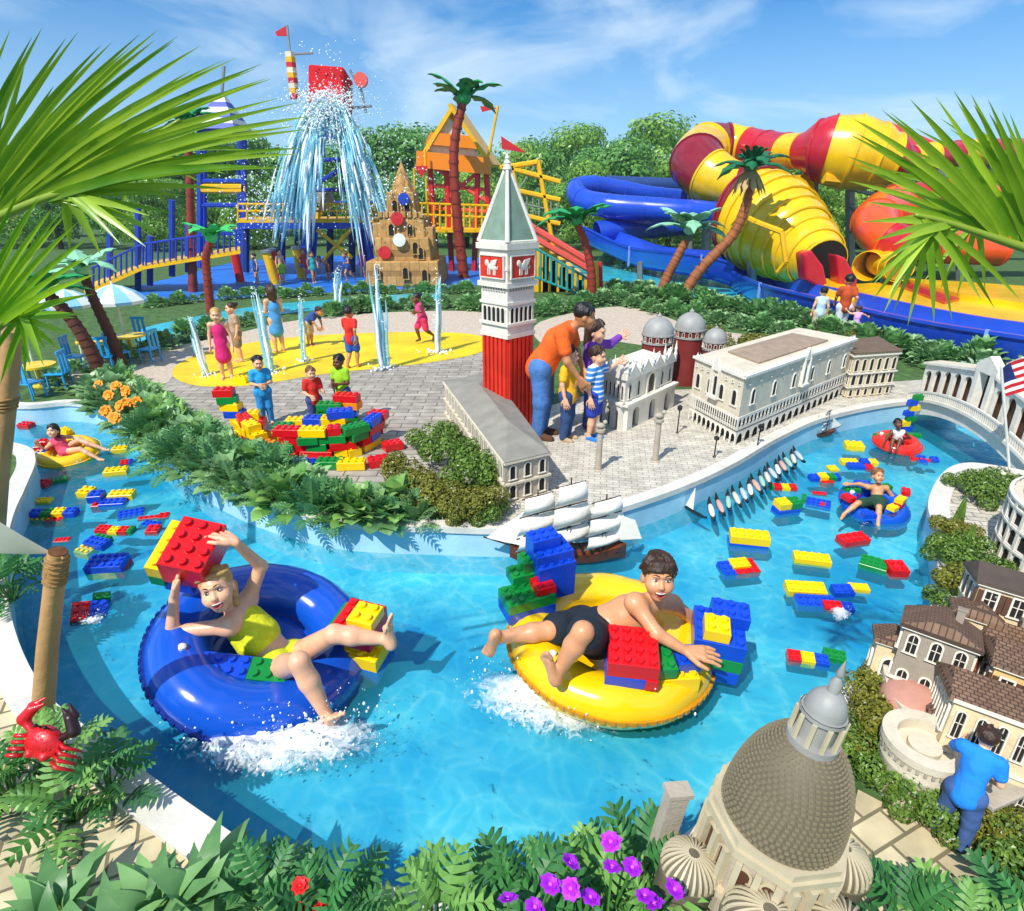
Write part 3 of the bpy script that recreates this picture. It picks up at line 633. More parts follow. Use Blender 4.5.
            Q = [('c', j('hip').lerp(j('chest'), .82), j('chest').lerp(j('neck'), .35), rr(.086)+iw*1.5, rr(.078)+iw*1.4, rr(.04)), ('c', j('shL').lerp(j('shR'), .2), j('chest'), rr(.02), rr(.03), rr(.02)), ('c', j('shR').lerp(j('shL'), .2), j('chest'), rr(.02), rr(.03), rr(.02))]
        nm = {'shirt': 'shirt', 'tank': 'tank_top', 'longshirt': 'shirt', 'shorts': 'shorts', 'pants': 'trousers', 'briefs': 'swim_briefs', 'dress': 'dress', 'top': 'swim_top'}[kind]
        sdf_obj(nm, Q, vox*t*1.05, m, r, rr(.02))
    hc, hk = hair
    Q = [('e', o(0, -.022, .04), (.084*q, .094*q, .085*q), Rm, .02*q)]
    if hk == 'long': Q += [('c', o(0, -.07, .0), o(0, -.085, -.14), .06*q, .04*q, .04*q), ('c', o(-.06, -.04, 0), o(-.06, -.05, -.11), .03*q, .02*q, .04*q), ('c', o(.06, -.04, 0), o(.06, -.05, -.11), .03*q, .02*q, .04*q)]
    if hk == 'bun': Q += [('e', o(0, -.11, .07), (.04*q,)*3, None, .02*q)]
    Q += [('-', o(0, .10, -.045), (.075*q, .075*q, .10*q), Rm, .01*q), ('-', o(0, .02, -.12), (.09*q, .10*q, .075*q), Rm, .01*q)] if hk != 'long' else [('-', o(0, .10, -.045), (.07*q, .085*q, .10*q), Rm, .01*q)]
    hr = random.Random(int(label.__len__()*7+len(hk)))
    if hk != 'bun':
        for i in range(34 if face else 16):
            a = hr.uniform(-PI, PI); e = hr.uniform(.25, 1.5); b = o(.083*math.sin(a)*math.cos(e), -.016+.092*math.cos(a)*math.cos(e), .036+.088*math.sin(e)); dn = V((0, 0, 0))
            tp = o(.093*math.sin(a+.25)*math.cos(e-.4), -.014+.102*math.cos(a+.25)*math.cos(e-.4), .036+.096*math.sin(e-.4)); Q.append(('c', b, tp, .016*q, .009*q, .008*q))
    cut = [p for p in Q if p[0] == '-']; Q = [p for p in Q if p[0] != '-']+cut
    if face and hk == 'short':
        for i in range(9): x = -.06+.015*i; Q.append(('c', o(x*.9, .062, .085), o(x+.012, .087-abs(x)*.28, .046+hr.uniform(-.006, .008)), .015*q, .006*q, .008*q))
    if hk == 'bun' and face:
        for i in range(26):
            a = -1.5+3.0*i/25; Q.append(('c', o(.080*math.sin(a), .066*math.cos(a)-.002, .07+.012*math.cos(a)), o(.05*math.sin(a), -.10, .085), .011*q, .012*q, .006*q))
        Q += [('c', o(-.05, -.08, -.02), o(-.045, -.06, -.12), .03*q, .016*q, .02*q), ('c', o(.05, -.08, -.02), o(.045, -.06, -.12), .03*q, .016*q, .02*q)]
    sdf_obj('hair', Q, vox*t*.8, HAIR[hc], r)
    mb = MB()
    if not face:
        for sg in (-1, 1): mb.ball(o(sg*.031, .083, .006), (.0085*q, .006*q, .0055*q), 8, 6, Matrix(Rm.tolist()))
        mb.build('eyes', EYED, r, smooth=True)
        mb = MB(); mb.tube([o(-.02, .079, -.058), o(0, .085, -.064), o(.02, .079, -.058)], .0055*q, 5); mb.build('mouth', LIP, r, smooth=True)
    else: face_detail(r, o, Rm, q)
    if shoes:
        mb = MB()
        Q = []
        for s in 'LR': Q += [('c', j('an'+s)+V((0, 0, -.015*H)), j('to'+s), rr(.036), rr(.03), rr(.02))]
        sdf_obj('shoe', Q[:1], vox*t, cloth(shoes), r); sdf_obj('shoe', Q[1:], vox*t, cloth(shoes), r)
    return r
def stand(px, py, label, pxh, rz=0, z=LZ, **kw):
    """someone whose feet are at the pixel, pxh pixels tall"""
    p = G(px, py, z)
    top = at(px, py-pxh, p.y); h = (top-p).length; return person(label, kw.pop('J', {}), loc=p, rz=rz, H=h, **kw)
rz_away = PI
WALK = dict(knL=(-.05, -.07, .29), anL=(-.055, -.03, .06), toL=(-.06, -.12, .03), knR=(.05, .0, .27), anR=(.055, .10, .07), toR=(.06, .03, .018), elL=(-.14, .08, .66), wrL=(-.13, .06, .52), elR=(.14, -.05, .65), wrR=(.12, -.13, .56))
RUN = dict(knL=(-.05, -.12, .32), anL=(-.05, -.06, .1), toL=(-.05, -.14, .07), knR=(.05, .04, .28), anR=(.05, .2, .16), toR=(.05, .18, .07), elL=(-.14, .10, .68), wrL=(-.1, .02, .56), elR=(.14, -.08, .66), wrR=(.1, -.17, .66), chest=(0, -.05, .7), neck=(0, -.08, .81), head=(0, -.11, .905), shL=(-.1, -.06, .78), shR=(.1, -.06, .78))
ARMUP = dict(elR=(.19, -.04, .78), wrR=(.28, -.06, .86))
BEND = dict(chest=(0, -.15, .66), neck=(0, -.25, .72), head=(0, -.34, .77), shL=(-.1, -.22, .70), shR=(.1, -.22, .70), elL=(-.12, -.24, .56), elR=(.12, -.24, .56), wrL=(-.08, -.3, .45), wrR=(.08, -.3, .45))
HOLD = dict(elL=(-.13, -.02, .63), wrL=(-.05, -.13, .63), elR=(.13, -.02, .63), wrR=(.05, -.13, .63))
# fountain pad
stand(228, 379, 'girl in a pink strapless dress standing on the yellow splash pad', 69, .3, wear=[('dress', 'd81f72')], hair=('blond', 'bun'), vox=.009)
stand(241, 362, 'child in a beige top half hidden behind the girl in the pink dress', 58, -.9, wear=[('shirt', 'b59a80'), ('shorts', '8d7a66')], hair=('brown', 'bun'), vox=.009)
stand(280, 352, 'girl in a light blue dress with hands together between two fountains', 65, -2.4, J=HOLD, wear=[('dress', '4a9ae0')], hair=('brown', 'long'), vox=.009)
stand(311, 346, 'boy in a navy shirt and beige shorts leaning to a fountain', 46, 1.2, J={k: v for k, v in BEND.items()}, wear=[('shirt', '2a4a9c'), ('shorts', 'c4ae90')], hair=('brown', 'short'), vox=.009, skinc='tan')
stand(354, 368, 'boy in a red shirt and blue shorts seen from behind on the splash pad', 60, 2.8, J=WALK, wear=[('shirt', 'e0281c'), ('shorts', '2860b8')], hair=('black', 'short'), vox=.009, skinc='tan')
stand(424, 344, 'dark haired girl in pink running past the tall right fountain', 51, -1.0, J=RUN, wear=[('tank', 'e8408c'), ('shorts', 'd83068')], hair=('black', 'bun'), vox=.009, skinc='brown')
# builders behind the brick boat
stand(268, 424, 'boy in a sky blue shirt holding a brick behind the brick boat', 66, .5, J=HOLD, wear=[('shirt', '22a0dc'), ('pants', '2a90d0')], hair=('black', 'short'), vox=.009)
stand(318, 430, 'fair boy in a red shirt reaching over the brick boat', 62, .6, J=dict(HOLD, wrL=(-.1, -.2, .62), wrR=(.1, -.22, .66)), wear=[('shirt', 'd0281e'), ('pants', '3a4a80')], hair=('lbrown', 'short'), vox=.009)
stand(346, 424, 'dark skinned boy in a lime green shirt laughing behind the brick boat', 68, -.4, J=HOLD, wear=[('shirt', '9cd422'), ('pants', '3a4a80')], hair=('black', 'short'), vox=.009, skinc='brown')
# family beside the bell tower
MANB = dict(chest=(0, -.10, .68), neck=(0, -.19, .765), head=(0, -.27, .845), shL=(-.11, -.15, .745), shR=(.11, -.15, .745), elL=(-.14, -.2, .58), elR=(.13, -.2, .59), wrL=(-.10, -.27, .47), wrR=(.08, -.26, .48))
stand(541, 437, 'man in an orange shirt and jeans bending over beside the red bell tower', 148, 1.25, J=MANB, wear=[('shirt', 'f0641a'), ('pants', '4a7ab8')], hair=('black', 'short'), vox=.0085, skinc='tan', look=(.35, -1, -.1), hs=.9, shoes='5a3a24')
stand(590, 428, 'girl in a purple shirt pointing over the miniature basilica', 106, 1.0, J=dict(elR=(.20, -.06, .77), wrR=(.33, -.10, .82)), wear=[('longshirt', '7a3aa8'), ('pants', '35508c')], hair=('brown', 'long'), vox=.009, look=(.1, -1, -.1))
stand(566, 440, 'small child in a yellow shirt and blue trousers in front of the bending man', 93, 1.1, wear=[('shirt', 'f5b51c'), ('pants', '2f4a78')], hair=('brown', 'short'), vox=.009, shoes='b89a78')
stand(592, 439, 'child in a blue striped shirt and blue shorts standing by the basilica', 91, .95, J=dict(elR=(.19, -.05, .74), wrR=(.30, -.1, .80)), wear=[('shirt', '3a86d8'), ('shorts', '2a3fa8')], hair=('brown', 'short'), vox=.009, shoes='2a78d0')
# watchers at the slide
stand(815, 337, 'adult in a pale blue top and beige shorts watching the slide', 48, 2.9, wear=[('tank', 'b8d4ea'), ('shorts', 'c2b296')], hair=('black', 'short'), vox=.011, plain=True)
stand(838, 337, 'man in a rust orange shirt and pale trousers seen from behind by the slide', 60, 2.9, J=WALK, wear=[('shirt', 'b8481c'), ('pants', 'd8dce2')], hair=('black', 'short'), vox=.011, plain=True, skinc='tan')
stand(852, 341, 'small child in lilac waving both arms near the blue flume', 34, 2.9, J=dict(ARMUP, elL=(-.19, -.04, .76), wrL=(-.27, -.06, .72)), wear=[('tank', 'e0a8e0'), ('pants', 'c858c8')], hair=('brown', 'short'), vox=.013, plain=True)
# far bathers on the blue plaza
for (x, y, h, lb, j, wr, sk) in ((258, 284, 30, 'far girl in a dark blue swimsuit near the tilted red post', {}, [('tank', '2a4a8c'), ('briefs', '2a4a8c')], 'fair'), (283, 283, 33, 'far boy in green and yellow shorts between two yellow posts', {}, [('shorts', '9cc832')], 'fair'),
        (306, 281, 32, 'far child in a red top walking under the deck', WALK, [('tank', 'c03a3a'), ('briefs', '4a5a9c')], 'tan'), (315, 284, 32, 'far girl in a teal swimsuit under the yellow deck', WALK, [('tank', '2a9a94'), ('briefs', '2a9a94')], 'tan'),
        (329, 279, 27, 'far boy in brown shorts bending beneath the deck', BEND, [('shorts', 'a05a3c')], 'tan'), (350, 283, 31, 'far child in a striped blue swimsuit near the yellow cross brace', RUN, [('tank', '3a5aa0'), ('briefs', '303a6c')], 'tan'),
        (363, 277, 27, 'far child in a pink swimsuit at the foot of the cascade', {}, [('tank', 'e0609c'), ('briefs', 'e0609c')], 'fair'), (272, 277, 24, 'far child in orange shorts behind the yellow posts', WALK, [('shorts', 'f08a2a')], 'med')):
    stand(x, y, lb, h, rnd.uniform(-1, 1), J=j, wear=wr, skinc=sk, vox=.017, plain=True, hair=(rnd.choice(['brown', 'black', 'lbrown']), 'short'))
# ------------------------------------------------------------------ toy bricks (pitch = 1 unit, 1.2 high)
BM = {}
def brick_mesh(c, nx, ny, h=1.2):
    key = (c, nx, ny, h)
    if key in BM: return BM[key]
    mb = MB(); b = .05; X, Y = nx/2, ny/2
    # chamfered body
    vs = []
    for (z, i) in ((0, b), (b, 0), (h-b, 0), (h, b)):
        x, y = X-i, Y-i; q = b if i == 0 else 0; vs += [(-x, -y, z), (x, -y, z), (x, y, z), (-x, y, z)]
    fs = [(3, 2, 1, 0), (12, 13, 14, 15)]+[(4*k+i, 4*k+(i+1) % 4, 4*k+4+(i+1) % 4, 4*k+4+i) for k in range(3) for i in range(4)]
    mb.add(vs, fs)
    for i in range(nx):
        for j in range(ny): mb.lathe([(.31, h-.01), (.31, h+.2), (.28, h+.25), (0, h+.25)], 14, (i-X+.5, j-Y+.5, 0))
    o = mb.build('toy_brick', BRK[c], smooth=35); me = o.data; bpy.data.objects.remove(o)
    BM[key] = me; return me
def brick(c, nx, ny, loc, parent=None, rz=0, h=1.2):
    o = bpy.data.objects.new('toy_brick', brick_mesh(c, nx, ny, h)); COL.objects.link(o); o.location = loc; o.rotation_euler = (0, 0, rz)
    if parent: o.parent = parent
    return o
def bricks(label, spec, loc, pitch, rot=(0, 0, 0), group=None, name='toy_brick_stack', cat='toy bricks'):
    """spec: (colour, nx, ny, x, y, z[, rz]) in pitch units; one brick alone is the thing itself"""
    if len(spec) == 1:
        o = brick(spec[0][0], spec[0][1], spec[0][2], loc, None, 0, spec[0][6] if len(spec[0]) > 6 else 1.2); o.scale = (pitch,)*3; o.rotation_euler = rot
        return tag(o, label, 'toy brick', group)
    t = thing(name, label, cat, loc, 0, group, rot=rot, sc=pitch)
    for s in spec: brick(s[0], s[1], s[2], (s[3], s[4], s[5]), t, 0, s[6] if len(s) > 6 else 1.2)
    return t
FL = 'toy bricks adrift in the river'
def flo(px, py, w, label, spec, rz=0, tx=0, ty=0, z=-.03):
    """floating at pixel, about w pixels wide"""
    p = G(px, py, 0.04); ext = max(max(s[3]+s[1]/2 for s in spec)-min(s[3]-s[1]/2 for s in spec), 1)
    pitch = w/ppm(p)/ext; p.z = z*pitch*10
    return bricks(label, spec, p, pitch, (R(tx), R(ty), R(rz)), FL)
one = lambda c, nx, ny=2, h=1.2: [(c, nx, ny, 0, 0, -.3, h)]
# left arm of the river
flo(26, 424, 13, 'small red brick farthest up the left arm of the river', one('r', 3), -10, 4)
flo(120, 448, 14, 'tiny yellow brick nearest the orange flowers', one('y', 3), 15, 5)
flo(124, 460, 11, 'red and blue pair of bricks bobbing between two yellow bricks', [('r', 2, 2, 0, 0, -.3), ('b', 1, 2, 1.5, 0, -.3)], 20, 15)
flo(116, 470, 21, 'long yellow brick right of the woman on the yellow ring', one('y', 4), 15, 6)
flo(44, 482, 10, 'small square red brick below the woman on the yellow ring', one('r', 2), -5, 10)
flo(58, 478, 14, 'green brick beside the small red brick', one('g', 4), 35, 6)
flo(43, 498, 14, 'short yellow brick alone near the left bank', one('y', 3, 2, .8), 5, 4)
flo(54, 512, 44, 'row of blue, green and yellow bricks joined end to end over a red one', [('b', 2, 2, -3.2, 0, .2), ('g', 2, 2, -1.1, .05, .2), ('y', 2, 2, 1, 0, .3), ('b', 2, 2, 3.1, 0, .3), ('r', 3, 2, .6, -1.4, -.7), ('y', 4, 1, -2, -1.1, -.8)], 5, 8)
flo(87, 491, 13, 'lone yellow brick left of a blue and yellow cluster', one('y', 2), -8, 6)
flo(98, 499, 17, 'blue brick sitting on a red brick', [('r', 2, 2, .3, -.3, -.7), ('b', 2, 2, -.3, .5, .5)], 10, 6)
flo(117, 497, 27, 'yellow brick fixed behind a longer blue brick', [('b', 4, 2, -.3, -1, -.3), ('y', 4, 2, .4, 1, .1)], 8, 6)
flo(130, 510, 23, 'flat blue plate with studs tilted on the water', one('b', 5, 3, .5), 25, 14)
flo(153, 513, 28, 'red plate pieces joined like an arrow', [('r', 4, 1, -1, 0, -.2, .6), ('r', 2, 2, 1.8, .1, -.2, .6)], 15, 6)
flo(150, 520, 18, 'small flat blue plate touching the red arrow', one('b', 4, 2, .5), -15, 8)
flo(153, 527, 12, 'little red brick below the blue plate', one('r', 2, 2, .9), 5, 8)
flo(61, 536, 14, 'flat red piece drifting alone in the left channel', one('r', 4, 2, .5), 10, 5)
flo(115, 528, 38, 'chain of red, yellow, red and green bricks', [('r', 3, 2, -2.5, .2, 0), ('y', 2, 2, 0, -.2, 0), ('r', 2, 2, 1.9, 0, 0), ('g', 1, 2, 3.4, .1, .1)], -3, 8)
flo(98, 541, 30, 'blue plate leaning over green and yellow bricks', [('g', 3, 2, -.4, .9, -.2), ('b', 4, 2, .3, -.2, .3), ('y', 3, 2, -1.2, -1.6, -.7)], -18, 10)
flo(108, 563, 35, 'blue brick topped stack with yellow base and a red end', [('b', 5, 3, 0, 0, .5), ('y', 4, 3, -.5, 0, -.7), ('r', 1, 3, 2.1, 0, -.7)], 6, 10)
flo(88, 608, 32, 'red and blue bricks with a dark green block at the corner', [('r', 2, 3, -1, 0, -.2), ('b', 2, 3, 1, 0, -.2), ('g', 2, 1, 1.2, 1.9, .3)], 28, 22, 12)
# right arm
flo(854, 445, 17, 'small yellow brick farthest up the right arm', one('y', 3), -12, 5)
flo(858, 463, 34, 'yellow, blue and red bricks afloat as one clump near the red ring', [('y', 4, 2, -1.6, 1.3, 0), ('b', 4, 2, -.8, -.7, .1), ('b', 2, 2, 1.9, .9, .4), ('r', 2, 2, 2.2, -1.1, -.1), ('y', 2, 2, 3.9, .9, .3)], -4, 8)
flo(833, 466, 9, 'tiny yellow brick behind the blue yellow green row', one('y', 2, 2, .8), 0, 4)
flo(825, 476, 30, 'row of blue, yellow and green bricks with a red keel', [('b', 2, 2, -2.6, 0, .1), ('y', 2, 2, -.6, 0, .4), ('g', 2, 2, 1.4, 0, .2), ('b', 1, 2, 2.9, 0, .2), ('r', 3, 1, 0, -1.4, -.6)], 2, 8)
flo(924, 457, 25, 'red and blue toy aeroplane of bricks by the bridge', [('r', 6, 1, 0, 0, 0, .6), ('b', 2, 4, -.2, 0, .1, .5), ('b', 2, 2, 2.6, .5, .2, .8), ('r', 1, 3, -2.6, .2, .1, .5)], -20, 12)
flo(782, 485, 26, 'green, red and yellow bricks in a row near the gondolas', [('g', 1, 2, -2.6, 0, .1), ('r', 2, 2, -1.1, -.1, .1), ('y', 2, 2, .9, -.1, .1), ('r', 2, 2, 2.6, 0, .1)], -8, 8)
flo(786, 507, 26, 'stacked blue, green and yellow bricks left of the red disc', [('b', 4, 2, 0, 0, -.2), ('y', 2, 2, -.8, .2, 1), ('g', 2, 2, 1.2, .1, 1)], 14, 8)
flo(820, 490, 13, 'flat red disc like brick resting above a blue wing', one('r', 4, 2, .4), -12, 10)
flo(819, 500, 27, 'blue wing shaped bricks with a red dot and green tip', [('b', 5, 3, 0, 0, -.1, .7), ('r', 1, 1, .8, -.5, .6, .4), ('g', 1, 2, -3, .6, 0)], -26, 16)
flo(748, 539, 38, 'yellow brick stacked on a blue brick beside the quay', [('b', 5, 2, 0, 0, -.5), ('y', 5, 2, .1, 0, .7)], -12, 7)
flo(740, 564, 38, 'red brick with blue end and a yellow tile on top', [('r', 4, 3, .8, 0, -.4), ('b', 2, 3, -2.2, 0, -.4), ('y', 3, 2, 0, .4, .8, .5)], 10, 12)
flo(853, 538, 29, 'large red brick drifting below the boy on the brick raft', one('r', 4, 2), 14, 6)
flo(812, 557, 34, 'long yellow brick alone in the middle of the right arm', one('y', 5, 2), -14, 6)
flo(874, 562, 24, 'green brick with big studs near a small red brick', one('g', 4, 3), -36, 8)
flo(896, 568, 17, 'small red brick closest to the right bank', one('r', 2, 2, 1.4), -4, 8)
flo(812, 593, 44, 'big blue brick with yellow top lying on its side', [('b', 5, 2, .3, -.8, -.4), ('y', 5, 2, -.5, 1.2, -.1)], -6, 14)
flo(842, 589, 19, 'blue brick between a yellow brick and a red blue pair', one('b', 3, 2, 1.5), 0, 12)
flo(859, 585, 19, 'yellow brick right of the small blue brick', one('y', 4, 2), -8, 8)
flo(838, 603, 28, 'red brick with a blue end splashing in the water', [('r', 3, 2, -.8, 0, -.2), ('b', 2, 2, 1.6, 0, -.2)], -8, 10)
flo(808, 655, 38, 'striped block of red, yellow and blue bricks floating upright', [('r', 2, 2, -2, 0, -.4, 1.6), ('y', 2, 2, 0, 0, -.4, 1.6), ('b', 2, 2, 2, 0, -.4, 1.6)], -14, 12)
flo(835, 653, 20, 'small green brick behind the striped block', one('g', 3, 2), -20, 8)
# ------------------------------------------------------------------ the half-built brick boat on the paving
def boat():
    t = thing('toy_brick_boat', 'half built boat shaped wall of red, yellow, green and blue bricks on the grey paving', 'brick boat')
    rnd.seed(5); pal = 'rrryyyggbbo'
    A = G(238, 452, LZ+.01); B = G(385, 452, LZ+.01); pts = crom([G(243, 440), G(262, 455), G(310, 458), G(355, 455), G(378, 443)], 12)
    n = 0; P = .07
    for lv in range(4):
        s0 = rnd.uniform(0, .1); i = 0; L0 = [(b-a).length for a, b in zip(pts, pts[1:])]; tot = sum(L0); s = s0
        while s < tot-.1:
            nx = rnd.choice([2, 3, 4]); w = nx*P; m = s+w/2; k = 0
            while k < len(L0)-1 and m > L0[k]: m -= L0[k]; k += 1
            p = pts[k].lerp(pts[k+1], min(1, m/L0[k])); d = pts[k+1]-pts[k]
            frac = (s+w/2)/tot
            if lv < 2 or (lv < 4 and (frac < .3 or frac > .45)):
                o = brick(rnd.choice(pal), nx, 2, (p.x+rnd.uniform(-.015, .015), p.y+rnd.uniform(-.02, .02), LZ+.01+lv*P*1.2*1.0), t, math.atan2(d.y, d.x)+rnd.uniform(-.12, .12)); o.scale = (P,)*3; n += 1
            s += w+.004
    # second layer behind and rising bow and stern
    for (px, py, nl) in ((300, 440, 3), (330, 438, 5), (350, 436, 6), (318, 446, 4), (285, 446, 3), (340, 446, 5)):
        p = G(px, py)
        for lv in range(nl):
            o = brick(rnd.choice(pal), rnd.choice([3, 4]), 2, (p.x+rnd.uniform(-.05, .05), p.y, LZ+.01+lv*P*1.2), t, rnd.uniform(-.25, .25)); o.scale = (P,)*3; n += 1
    for (px, py, dx, nl) in ((247, 438, -.05, 7), (372, 440, .06, 4), (262, 440, -.03, 4)):
        p = G(px, py)
        for lv in range(nl):
            o = brick(rnd.choice(pal), rnd.choice([2, 3]), 2, (p.x+dx*lv*.55, p.y, LZ+.01+lv*P*1.2), t, rnd.uniform(-.2, .2)); o.scale = (P,)*3; n += 1
boat()
for (px, py, c, nx, rz, lb) in ((277, 466, 'b', 3, 15, 'blue brick loose on the paving left of the boat front'), (303, 468, 'b', 4, -8, 'wide blue brick loose at the boat front corner'), (331, 467, 'g', 4, 2, 'green brick loose before the middle of the brick boat'), (352, 468, 'y', 4, 5, 'yellow brick loose before the right half of the boat'), (379, 465, 'r', 3, 25, 'red brick loose at the right end of the boat'), (242, 382, 'y', 3, -8, 'yellow brick lying on the edge of the splash pad'), (393, 449, 'r', 3, 30, 'red brick lying apart at the right tip of the boat')):
    bricks(lb, [(c, nx, 2, 0, 0, 0)], G(px, py, LZ+.012), .07, (0, 0, R(rz)), 'loose bricks round the brick boat')
# ------------------------------------------------------------------ ring riders
def cam_dir(x, y, z): return V((1, 0, 0))*x + UPV*y - FWD*z        # image right, image up, towards the viewer
def ring(label, c, n, Rr, r, m, name='swim_ring', lobes=0, seam=None, nu=72):
    t = thing(name, label, 'swim ring', c); t.rotation_mode = 'QUATERNION'; t.rotation_quaternion = V(n).to_track_quat('Z', 'Y')
    vs = []; fs = []; nv = 20
    for i in range(nu):
        a = 2*PI*i/nu; k = 1+(.05*abs(math.sin(lobes*a/2)) if lobes else .012*math.sin(23*a)*math.sin(7*a))
        for j in range(nv):
            b = 2*PI*j/nv; q = Rr+r*k*math.cos(b); vs.append((q*math.cos(a), q*math.sin(a), r*k*.92*math.sin(b)))
    for i in range(nu):
        for j in range(nv): fs.append((i*nv+j, ((i+1) % nu)*nv+j, ((i+1) % nu)*nv+(j+1) % nv, i*nv+(j+1) % nv))
    mb = MB(); mb.add(vs, fs); mb.build('tube', m, t, smooth=True)
    mb = MB(); mb.lathe([(0, -r*.35), (Rr-r*.85, -r*.3), (Rr-r*.6, -r*.2)], 48); mb.lathe([(Rr-r*.6, -r*.25), (0, -r*.45)], 48); mb.build('floor_sheet', m, t, smooth=True)
    mb = MB(); pr = [(Rr+r*.96, -.012), (Rr+r*1.1, -.01), (Rr+r*1.1, .01), (Rr+r*.96, .012)]
    mb.lathe(pr, nu)
    for i in range(nu):
        a = 2*PI*i/nu; q = Rr+r*1.1; mb.box((q*math.cos(a), q*math.sin(a), 0), (.012, .03, .03), a)
    mb.build('seam', seam or m, t, smooth=40)
    mb = MB(); a = 2.6; mb.lathe([(.022, 0), (.022, .02), (.012, .028), (0, .028)], 12, (Rr*math.cos(a), Rr*math.sin(a), r*.91)); mb.build('valve', WHITE, t, smooth=40)
    return t
def vinyl(n, c): return mat(n, c, .16, .05, 3, .04, 9, spec=.6, coat=.5)
VB = vinyl('blue vinyl', '0f52c4'); VY = vinyl('yellow vinyl', 'ffc90a'); VR = vinyl('red vinyl', 'e02818')
nb = cam_dir(.32, .81, .49); c1 = at(265, 645, 3.12); ring('large glossy blue swim ring tipped sideways under the girl', c1, nb, .49, .19, VB, lobes=0, seam=mat('dark blue seam', '0a2f86', .4))
ny = cam_dir(.05, .915, .41); c2 = at(609, 641, 3.14); ring('large glossy yellow swim ring carrying the boy and brick stacks', c2, ny, .50, .155, VY, lobes=12, seam=mat('ochre seam', 'c88a10', .5))
A_ = at
GJ = dict(hip=A_(279, 661, 3.06), chest=A_(252, 631, 3.12), neck=A_(234, 612, 3.14), head=A_(217, 589, 3.06), shL=A_(229, 626, 2.99), shR=A_(248, 600, 3.24), elL=A_(172, 632, 2.94), elR=A_(261, 566, 3.28), wrL=A_(174, 598, 2.96), wrR=A_(236, 543, 3.14),
          hiL=A_(277, 669, 2.97), hiR=A_(291, 659, 3.12), knL=A_(299, 662, 2.66), knR=A_(334, 634, 2.93), anL=A_(327, 716, 2.60), anR=A_(385, 639, 2.95), toL=A_(335, 735, 2.5), toR=A_(391, 614, 2.93))
look = cam_dir(.22, -.05, 1); up1 = cam_dir(-.30, .95, .1)
person('laughing girl in a yellow bikini lifting a red brick block over her head', GJ, look=look, H=1.62, skinc='fair', hair=('blond', 'bun'), wear=[('top', 'dfe022'), ('briefs', 'dfe022')], vox=.0046, absj=True, face=True, up=up1, hs=.97,
       feet={'L': cam_dir(.3, -.6, .3).normalized(), 'R': cam_dir(.93, -.1, .35).normalized()}, hands={'L': (cam_dir(.1, 1, -.15), cam_dir(-.9, 0, .4), .45, .5, 1), 'R': (cam_dir(-.75, .35, -.2), cam_dir(.25, .9, .3), .4, .55, 1)})
BJ = dict(hip=A_(589, 630, 3.08), chest=A_(630, 614, 3.06), neck=A_(654, 602, 3.02), head=A_(658, 577, 2.95), shL=A_(635, 603, 2.93), shR=A_(672, 604, 3.16), elL=A_(657, 634, 2.78), elR=A_(692, 618, 3.2), wrL=A_(686, 651, 2.72), wrR=A_(712, 630, 3.12),
          hiL=A_(596, 638, 2.97), hiR=A_(582, 625, 3.18), knL=A_(583, 632, 2.62), knR=A_(551, 630, 2.98), anL=A_(558, 671, 2.60), anR=A_(499, 637, 2.92), toL=A_(542, 655, 2.58), toR=A_(478, 652, 2.86))
person('laughing boy in dark navy shorts leaning over bricks on the yellow ring', BJ, look=cam_dir(-.02, -.12, 1), H=1.62, skinc='med', hair=('brown', 'short'), wear=[('shorts', '16222e')], vox=.0046, absj=True, face=True, up=cam_dir(.05, 1, .1), hs=.93,
       feet={'L': cam_dir(-.75, -.45, .6).normalized(), 'R': cam_dir(-.85, -.1, .6).normalized()}, hands={'L': (cam_dir(.95, -.1, .1), cam_dir(.05, .8, .5), .5, .3, 1)})
def stack(label, spec, px, py, Y, pitch, nrm, rz):
    t = bricks(label, spec, at(px, py, Y), pitch); t.rotation_mode = 'QUATERNION'
    t.rotation_quaternion = V(nrm).to_track_quat('Z', 'Y') @ Quaternion((0, 0, 1), R(rz)); return t
zq = lambda n: n
# lifted block
stack('big red brick block with blue, yellow and green bricks beneath held aloft', [('r', 3, 4, .6, 0, 0, 2.6), ('y', 1, 4, -1.4, 0, .4, 1.3), ('g', 1, 4, -1.42, 0, -.8, 1.2), ('b', 2, 3, -.2, -.3, -1.7, 1.7)], 190, 560, 3.2, .086, cam_dir(.22, .62, .74), -30)
bb = stack('red and blue bricks topped yellow at the right end of the blue ring', [('b', 3, 3, .4, 0, -2.4), ('y', 3, 3, .4, 0, -1.2), ('y', 2, 2, 0, 0, .0, .9), ('g', 1, 3, -1.5, 0, 1.0, 1.3), ('r', 3, 3, .1, 0, .9, 2.0), ('y', 2, 2, .9, -.4, 2.9, .9)], 362, 642, 3.16, .085, cam_dir(.02, .85, .5), -25)
stack('blue and green brick bar lying along the inside of the blue ring', [('b', 5, 2, -1.6, 0, 0), ('g', 3, 2, 2.4, 0, 0)], 238, 674, 2.83, .075, cam_dir(.25, .78, .6), -42)
